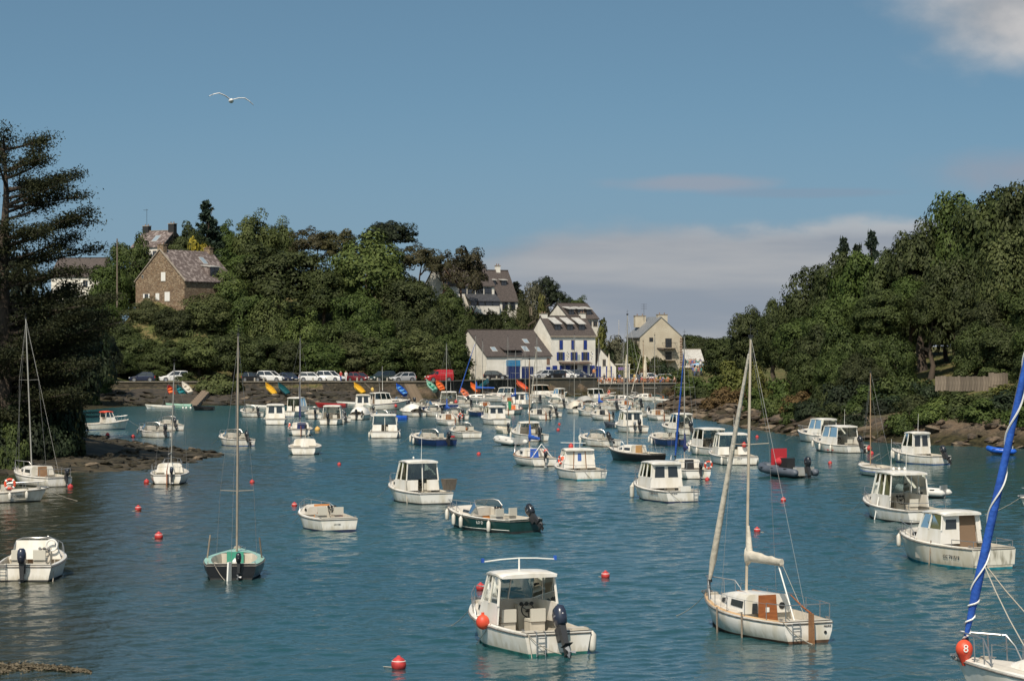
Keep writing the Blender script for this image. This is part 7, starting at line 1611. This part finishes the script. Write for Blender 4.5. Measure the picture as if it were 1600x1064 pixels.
# -- right side
s = pilot('white cruiser with red dashes on its side and raised black motor', 1348, 708, 60, 6.6, 2.4, 'open', True, 40, (-.85, -.55, -.3), roofh=2.15, hx=(.22, .60), mx=.2)
for f in (.34, .52):
    r_ = [s.ring(q) for q in (f - .07, f + .07)]; MB().slab([(-r[10][0] - .02, r[10][1], .16) for r in r_] + [(-r[10][0] - .025, r[10][1], .25) for r in r_[::-1]], (-.012, 0, 0)).build('red_dash', m_red, s.t, None)
s.ballf(1.05, .0, .35, .2, m_red)
s = pilot('white cabin boat half hidden behind the red dashed cruiser', 1308, 692, 32, 5.4, 2.2, 'open', False, 0, (), roofh=2.1, hx=(.2, .56), ant=0)
s = Boat('open white sailing dinghy with a thin blue line and bare mast', 1397, 745, 52, 4.4, 1.9, .55, .72, rnd=True, band=None, name='sailing_boat', group='moored sailing boats'); s.deck(.62); s.cockpit(.05, .62, .12); s.mast(.66, 6.1, .045, m_woodmast, .6, 0, 0, False); s.boom(1.1, .45, None, .35); s.mooring(); s.benches(.08, .5, .36)
b_ = MB()
for i in range(9):
    f0, f1 = .03 + i * .1, .03 + (i + 1) * .1
    for sg in (-1, 1): b_.tube([(sg * (s.ring(f0)[11][0] + .008), s.ring(f0)[11][1], s.zs(f0) * .52), (sg * (s.ring(f1)[11][0] + .008), s.ring(f1)[11][1], s.zs(f1) * .52)], .014, 4)
b_.build('blue_line', m_sailb, s.t)
s = pilot('white fishing boat with a narrow box wheelhouse and large black outboard', 1474, 726, 66, 5.4, 2.1, 'panel', True, 42, (-.95, -.85, -.65), roofh=2.15, hx=(.40, .66), anti='blue', mx=.1, trunk=False, ant=1, panes=2)
s = pilot('white cruiser with tall glazed wheelhouse and roof lamps in the right row', 1478, 818, 52, 6.8, 2.5, 'open', False, 0, (), roofh=2.25, hx=(.28, .62), anti='black', ant=1, panes=3); s.name_on('AY 093648', .63, .62, -1, .20); s.antenna(-.5, .42, 2.3, 1.6)
for x in (-.3, 0, .3): s.ballf(x, .44, 2.44, .07, m_white2, 'roof_lamp')
s.line((-1.05, s.y(.45), 1.1), (-1.32, s.y(.45), -.2), .03, 0, m_white2); s.pushpit(.35, .25)
s = pilot('grimy white pilothouse boat with brown curtain and mossy stern', 1546, 889, 33, 6.1, 2.35, 'door', False, 0, (-.93,), anti='teal', roofh=1.95, hx=(.33, .62), ant=0, hull='cream', fs=.80, fb=1.05); s.name_on('CC 791519', .20, .40, -1, .20); s.line((-1.12, s.y(.4), .95), (-1.22, s.y(.4), -.1), .03, 0, m_wood); s.pushpit(.25, .2)
MB().slab([(-.95, s.y(0) - .006, .16), (.95, s.y(0) - .006, .16), (1.0, s.y(0) - .006, .74), (-1.0, s.y(0) - .006, .74)], (0, -.006, 0)).build('transom_panel', m_dirty, s.t, None, label='mossy stained transom')
s = pilot('white boat whose bow just enters at the right frame edge', 1594, 806, 62, 5.5, 2.2, 'open', False, 0, (), ref='bow', roofh=2.0, ant=0)
# -- inflatables
def rib(label, px, py, th, L, B, r, m, z=.12):
    if (px, py) in ENDS: px, th = solve_heading(*ENDS[(px, py)], py, L, B / 2)
    p = P(px, py); d = Vector((-math.sin(R(th)), math.cos(R(th)), 0)); c_ = p + d * L / 2; t_ = thing('inflatable_boat', label, 'boat', (c_.x, c_.y, 0), R(th), 'moored inflatables'); a = B / 2 - r; pts = []
    pts = [(-a, -L / 2 - .15, r + z - .05), (-a, -L / 2, r + z - .04), (-a, -L * .15, r + z), (-a * .98, L * .18, r + z + .04), (-a * .72, L * .36, r + z + .12), (-a * .32, L * .46, r + z + .18), (0, L * .485, r + z + .2)]
    pts = pts + [(-x, y, q) for x, y, q in pts[:-1]][::-1]; rs = [.04, r * .9] + [r] * (len(pts) - 4) + [r * .9, .04]
    MB().tube(pts, rs, 14).build('tube', m, t_, 60)
    hl = MB(); rings = []
    for f, w, kz in ((-.46, .9, -.12), (0, .9, -.14), (.3, .55, -.04), (.44, .05, .25)): rings.append([(-a * w, f * L, r + z), (0, f * L, kz), (a * w, f * L, r + z)])
    hl.loft(rings, closed=False).build('hull', G['grey'], t_)
    MB().box((0, -L * .45, .42), (2 * a, .06, .55)).build('transom', G['grey'], t_, None); MB().box((0, -.1, .24), (2 * a * .95, L * .75, .03)).build('floor', m_cock, t_, None)
    for sg in (-1, 1):
        for y in (-.3, 0, .25): MB().box((sg * (a + r * .6), y * L, r + z + r * .75), (.12, .25, .03)).build('handle', m_black, t_, None)
    s = Boat.__new__(Boat); s.t = t_; s.L = L; s.B = B; s.fs = .62; s.fb = .7; return s, t_
s, t_ = rib('grey inflatable boat with a dark red seat and console', 1252, 747, 42, 4.8, 2.1, .26, m_hyp); s.outboard(.0, 12, 1.05)
MB().box((0, -.3, .75), (.6, .9, .9)).build('console', m_black, t_, None); MB().box((-.05, .55, 1.25), (1.15, .12, 1.05)).build('seat_back', m_redcloth, t_, 30); MB().ball((-.1, .2, .95), (.5, .35, .3), 10, 6).build('seat_cover', m_redcloth, t_)
s, t_ = rib('white inflatable boat with its bow to the left, mid harbour', 820, 697, 58, 3.9, 1.8, .24, m_hypw); 
s, t_ = rib('small blue inflatable raft near the right shore', 1585, 711, 74, 2.0, 1.2, .2, G['blue'])
s, t_ = rib('grey inflatable tender behind the glazed wheelhouse cruiser', 1478, 778, 60, 2.8, 1.5, .2, m_hypw)
# -- bow of the nearest yacht, right foreground
s = Boat('nearest yacht with a blue wrapped furled jib, only its bow in the frame', 1493, 1103, 44, 8.0, 2.7, .95, 1.15, rnd=True, tw=.7, ref='bow', name='sailing_boat', group='moored sailing boats', bowp=1.9); s.deck(.35); s.cockpit(.05, .35, .3)
s.trunk([(.35, .9, 1.55), (.55, .85, 1.55), (.72, .6, 1.35), (.78, .4, 1.2)], None, 'coachroof', [(0, .1, .9, .35, .8)]); s.mast(.57, 13.0, .07, None, 1.5, 0, 0, True, True); s.bowrail(.84, .58, .02, 2); s.lifelines(.2, .82, .55)
jb = s.jib(m_sailb, .105, .965, .92, .45)
a = Vector((0, s.y(.965), s.zs(.965) + .45)); e = s.mb.lerp(s.mt, .92) + Vector((0, .08, 0)); ax = (e - a).normalized(); u_ = ax.cross(Vector((1, 0, 0))).normalized(); w_2 = ax.cross(u_); sp_ = []; Lj = (e - a).length; ph = 0
for i in range(260):
    f = i / 259; ph += .75 if f < .10 else .16; rr = .105 * (1.15 - .75 * f) * (.45 + .55 * min(1, f * 11)) + .012; sp_.append(a + ax * Lj * f + (u_ * math.cos(ph) + w_2 * math.sin(ph)) * rr)
MB().tube(sp_, .022, 4).build('spiral_cord', m_white2, jb)
for q in (-1, 1): s.line(a + ax * 1.9, (q * .75, s.y(.66), 1.3), .016, .15, m_rope, 'jib_sheet')
rbm = MB(); c0 = Vector((-.16, s.y(.955), 1.38)); rbm.ball(c0, (.20, .20, .22), 16, 12); rbm.loft([[c0 + Vector((math.cos(6.283 * j / 12) * r_, math.sin(6.283 * j / 12) * r_, z_)) for j in range(12)] for z_, r_ in ((-.10, .18), (-.28, .09), (-.38, .05))]).build('buoy_fender', m_orange, s.t)
lettering('8', .26, m_white2, s.t, c0 + Vector((-math.sin(R(s.th)) * .205, -math.cos(R(s.th)) * .205, .03)), (math.cos(R(s.th)), -math.sin(R(s.th)), 0), (0, 0, 1), 'white_mark')

# ------------------------------------------------------------------ small tenders
for lb, px, py, th, L, B, m, inn in [
 ('white rowing boat with blue cover moored left of the steps', 249, 639, 78, 4.0, 1.6, G['white'], G['ltblue']), ('flat pale skiff moored at the foot of the steps', 279, 637, 84, 3.6, 1.2, G['mint'], m_cock), ('dark little boat moored right of the steps', 318, 641, 84, 2.8, 1.3, G['black'], m_black),
 ('white rowing boat with pale blue cover at the foot of the yellow canoe', 404, 639, 76, 3.6, 1.6, G['white'], G['ltblue']), ('white rowing boat with blue bow below the rubble slope', 547, 634, 70, 4.2, 1.6, G['white'], G['ltblue']), ('little bright blue dinghy beside the glass backed cruiser', 621, 656, 80, 2.3, 1.1, G['blue'], G['red']), ('white tender with red patch left of the workboat', 680, 634, 70, 3.4, 1.5, G['cream'], G['red'])]:
    afloat(lb, px, py, th, L, B, m, inn)
for lb, px, py, th, m, inn, L in [
 ('red dinghy propped up on the slope left of the steps', 267, 616, 18, G['red'], G['orange'], 3.0), ('teal dinghy propped up next to the red one', 282, 616, 24, G['darkteal'], G['teal'], 3.2), ('white dinghy propped up highest beside the steps', 291, 609, 30, G['white'], m_cock, 3.2),
 ('yellow canoe lying on the slope left of the navy mast', 422, 611, 30, G['yellow'], G['yellow'], 3.3), ('dark teal dinghy lying on the slope beside the yellow canoe', 442, 611, 34, G['darkteal'], G['darkteal'], 3.2), ('yellow canoe lying on the slope above the rowing boats', 560, 610, 34, G['yellow'], G['yellow'], 3.0), ('blue dinghy lying on the slope right of the fishing boat', 626, 612, 30, G['blue'], G['ltblue'], 3.0),
 ('mint green dinghy lying on the slope below the red van', 673, 606, 28, G['mint'], gel('seagreen', (.05, .28, .2)), 2.9), ('orange dinghy lying on the slope beside the mint one', 687, 606, 20, G['orange'], G['orange'], 2.8), ('faded orange dinghy leaning beside the workboat', 725, 617, 24, gel('faded', (.62, .25, .18)), G['orange'], 2.8), ('bright orange canoe leaning above the grey white yacht', 741, 609, 26, G['orange'], G['orange'], 2.8), ('teal blue dinghy lying on the slope beside the orange canoe', 757, 603, -60, G['darkteal'], G['ltblue'], 2.8), ('coral red canoe propped on the slope under the warehouse', 814, 605, 40, gel('coral', (.66, .12, .06)), G['orange'], 2.9)]:
    X0 = XD(px, 355); d = 354 if px < 700 else 366 if px < 740 else 372 if px < 780 else 388
    p = AT(px, py, d); g0 = max(TZ(p.x, p.y), .1)
    skiff(lb, (p.x, p.y, max(p.z - .05, g0)), (R(30), R(-12), R(th)), L * .92, .98, m, inn, thw='canoe' not in lb, group='tenders on the slope', cat='dinghy')

# ------------------------------------------------------------------ buoys
def buoy(px, py, r, m, label, group='red mooring buoys'):
    p = P(px, py + r * .5 * F / (8.4 * F / (py - HOR)) * 0); t_ = thing('mooring_buoy', label, 'buoy', (p.x, p.y, 0), random.uniform(0, 6), group)
    b = MB().ball((0, 0, r * .45), (r, r, r), 16, 10).build('float', m, t_); MB().tube([(0, 0, r * 1.4), (0, 0, r * 1.62)], [r * .3, r * .2], 8).build('eye', m, t_)
    MB().torus((0, 0, r * .9), r * .88, .012, nu=16, nv=5).build('seam', m_white2 if py > 780 else m, t_)
    MB().tube([(r * .3, 0, .0), (r * 1.6, .2, .012), (r * 3, .1, -.02)], .012, 4).build('rope', m_rope, t_)
for px, py, r, lb in [
 (623, 1043, .20, 'red mooring buoy at the bottom edge of the picture'), (751, 921, .16, 'red mooring buoy left of the nearest cabin boat roof'), (946, 902, .16, 'red mooring buoy right of the nearest cabin boat'), (248, 841, .19, 'red mooring buoy left of the black and mint dayboat'),
 (216, 797, .17, 'red mooring buoy between the cove spit and the dayboat'), (110, 763, .17, 'red mooring buoy right of the small yacht under the cypress'), (229, 755, .17, 'red mooring buoy touching the yacht beside the spit'), (394, 755, .15, 'red mooring buoy right of the tall bare mast'),
 (460, 791, .15, 'red mooring buoy left of the orange doored cuddy boat'), (530, 727, .14, 'red mooring buoy right of the open sailing boat seen from astern'), (748, 711, .16, 'red mooring buoy below the cabin boat centre'), (872, 673, .17, 'nearer of two red buoys right of the brown mast'), (874, 664, .15, 'farther of two red buoys right of the brown mast'),
 (1183, 831, .15, 'red mooring buoy right of the tall cream masts'), (1224, 783, .15, 'red mooring buoy below the grey inflatable'), (1297, 725, .15, 'red mooring buoy right of the grey inflatable'), (1183, 684, .16, 'red mooring buoy off the right rocks'), (926, 651, .2, 'red mooring buoy touching the little yacht with blue sail bundle'), (1362, 710, .17, 'red mooring buoy behind the red dashed cruiser'), (208, 684, .19, 'red mooring buoy between the cove boats'), (168, 681, .2, 'orange red mooring buoy under the cove fishing boat'), (1105, 751, .15, 'red mooring buoy by the blue jib yacht')]:
    buoy(px, py, r, m_red, lb)
buoy(496, 673, .28, mat('buoy_yellow', (.60, .36, .10), .5), 'large yellow mooring buoy beside the navy mast yacht', 'other mooring buoys')
for px in (286, 291, 298): buoy(px, 638, .14, m_white2, 'tiny white float at the foot of the stone steps', 'white floats by the steps')

# ------------------------------------------------------------------ gull
g0 = AT(361, 158, 78); t_ = thing('seagull', 'white seagull gliding with spread wings in the open sky', 'bird', g0, R(12)); t_.rotation_euler = (0, R(10), R(12))
m_gull = mat('gull_white', (.72, .70, .67), .8); m_gullg = mat('gull_grey', (.38, .38, .39), .8)
gb = MB(); rings = []
for y, r, z in ((-.30, .015, .0), (-.22, .06, .0), (-.05, .085, -.01), (.12, .07, 0), (.20, .045, .02), (.26, .05, .03), (.31, .035, .025), (.36, .008, .015)): rings.append([(math.cos(6.283 * j / 10) * r, y, z + math.sin(6.283 * j / 10) * r * .9) for j in range(10)])
body = gb.loft(rings)
for sg in (-1, 1):
    st_ = [(.04, .10, -.12, .04), (.22, .13, -.10, .13), (.42, .12, -.07, .17), (.58, .06, -.08, .10), (.72, -.02, -.09, .0)]; rr = []
    for x, yl, yt, z in st_: rr.append([(sg * x, yl, z), (sg * x, (yl + yt) / 2, z + .022), (sg * x, yt, z - .004), (sg * x, (yl + yt) / 2, z - .008)])
    body.loft(rr, 0)
body.build('body', m_gull, t_, 60)
for sg in (-1, 1): MB().loft([[(sg * .60, .055, .092), (sg * .60, -.01, .105), (sg * .60, -.085, .085), (sg * .60, -.01, .078)], [(sg * .735, -.025, -.008), (sg * .735, -.06, -.004), (sg * .735, -.095, -.012), (sg * .735, -.06, -.018)]]).build('wing_tip', m_black, t_)
MB().loft([[(math.cos(6.283 * j / 6) * r, y, .018 + math.sin(6.283 * j / 6) * r) for j in range(6)] for y, r in ((.355, .012), (.41, .004))]).build('beak', G['yellow'], t_)
# ------------------------------------------------------------------ drifting weed, lower left
r_ = np.random.default_rng(8); n = 3000; u = r_.uniform(0, 1, n); px_ = u * 150 - 8; py_ = 1046 - 6 * np.sin(u * 3.0) + 6 * u + r_.normal(0, 1, n) * (3.4 * (1 - u) ** 1.5 + .8)
dd = CAMH * F / (py_ - HOR); pos = np.stack([(px_ - 800) / F * dd, dd, r_.uniform(.0, .05, n)], 1); v, f = leaves(pos, r_.normal(size=(n, 3)) * .5 + [0, 0, 1], .05, r_)
tag(link('seaweed', np_mesh('seaweed', v, f, mat('dry_weed', (.17, .135, .09), .95, (.06, .05, .028), 3), False)), 'line of brown drifting weed in the lower left corner', 'seaweed', kind='stuff')
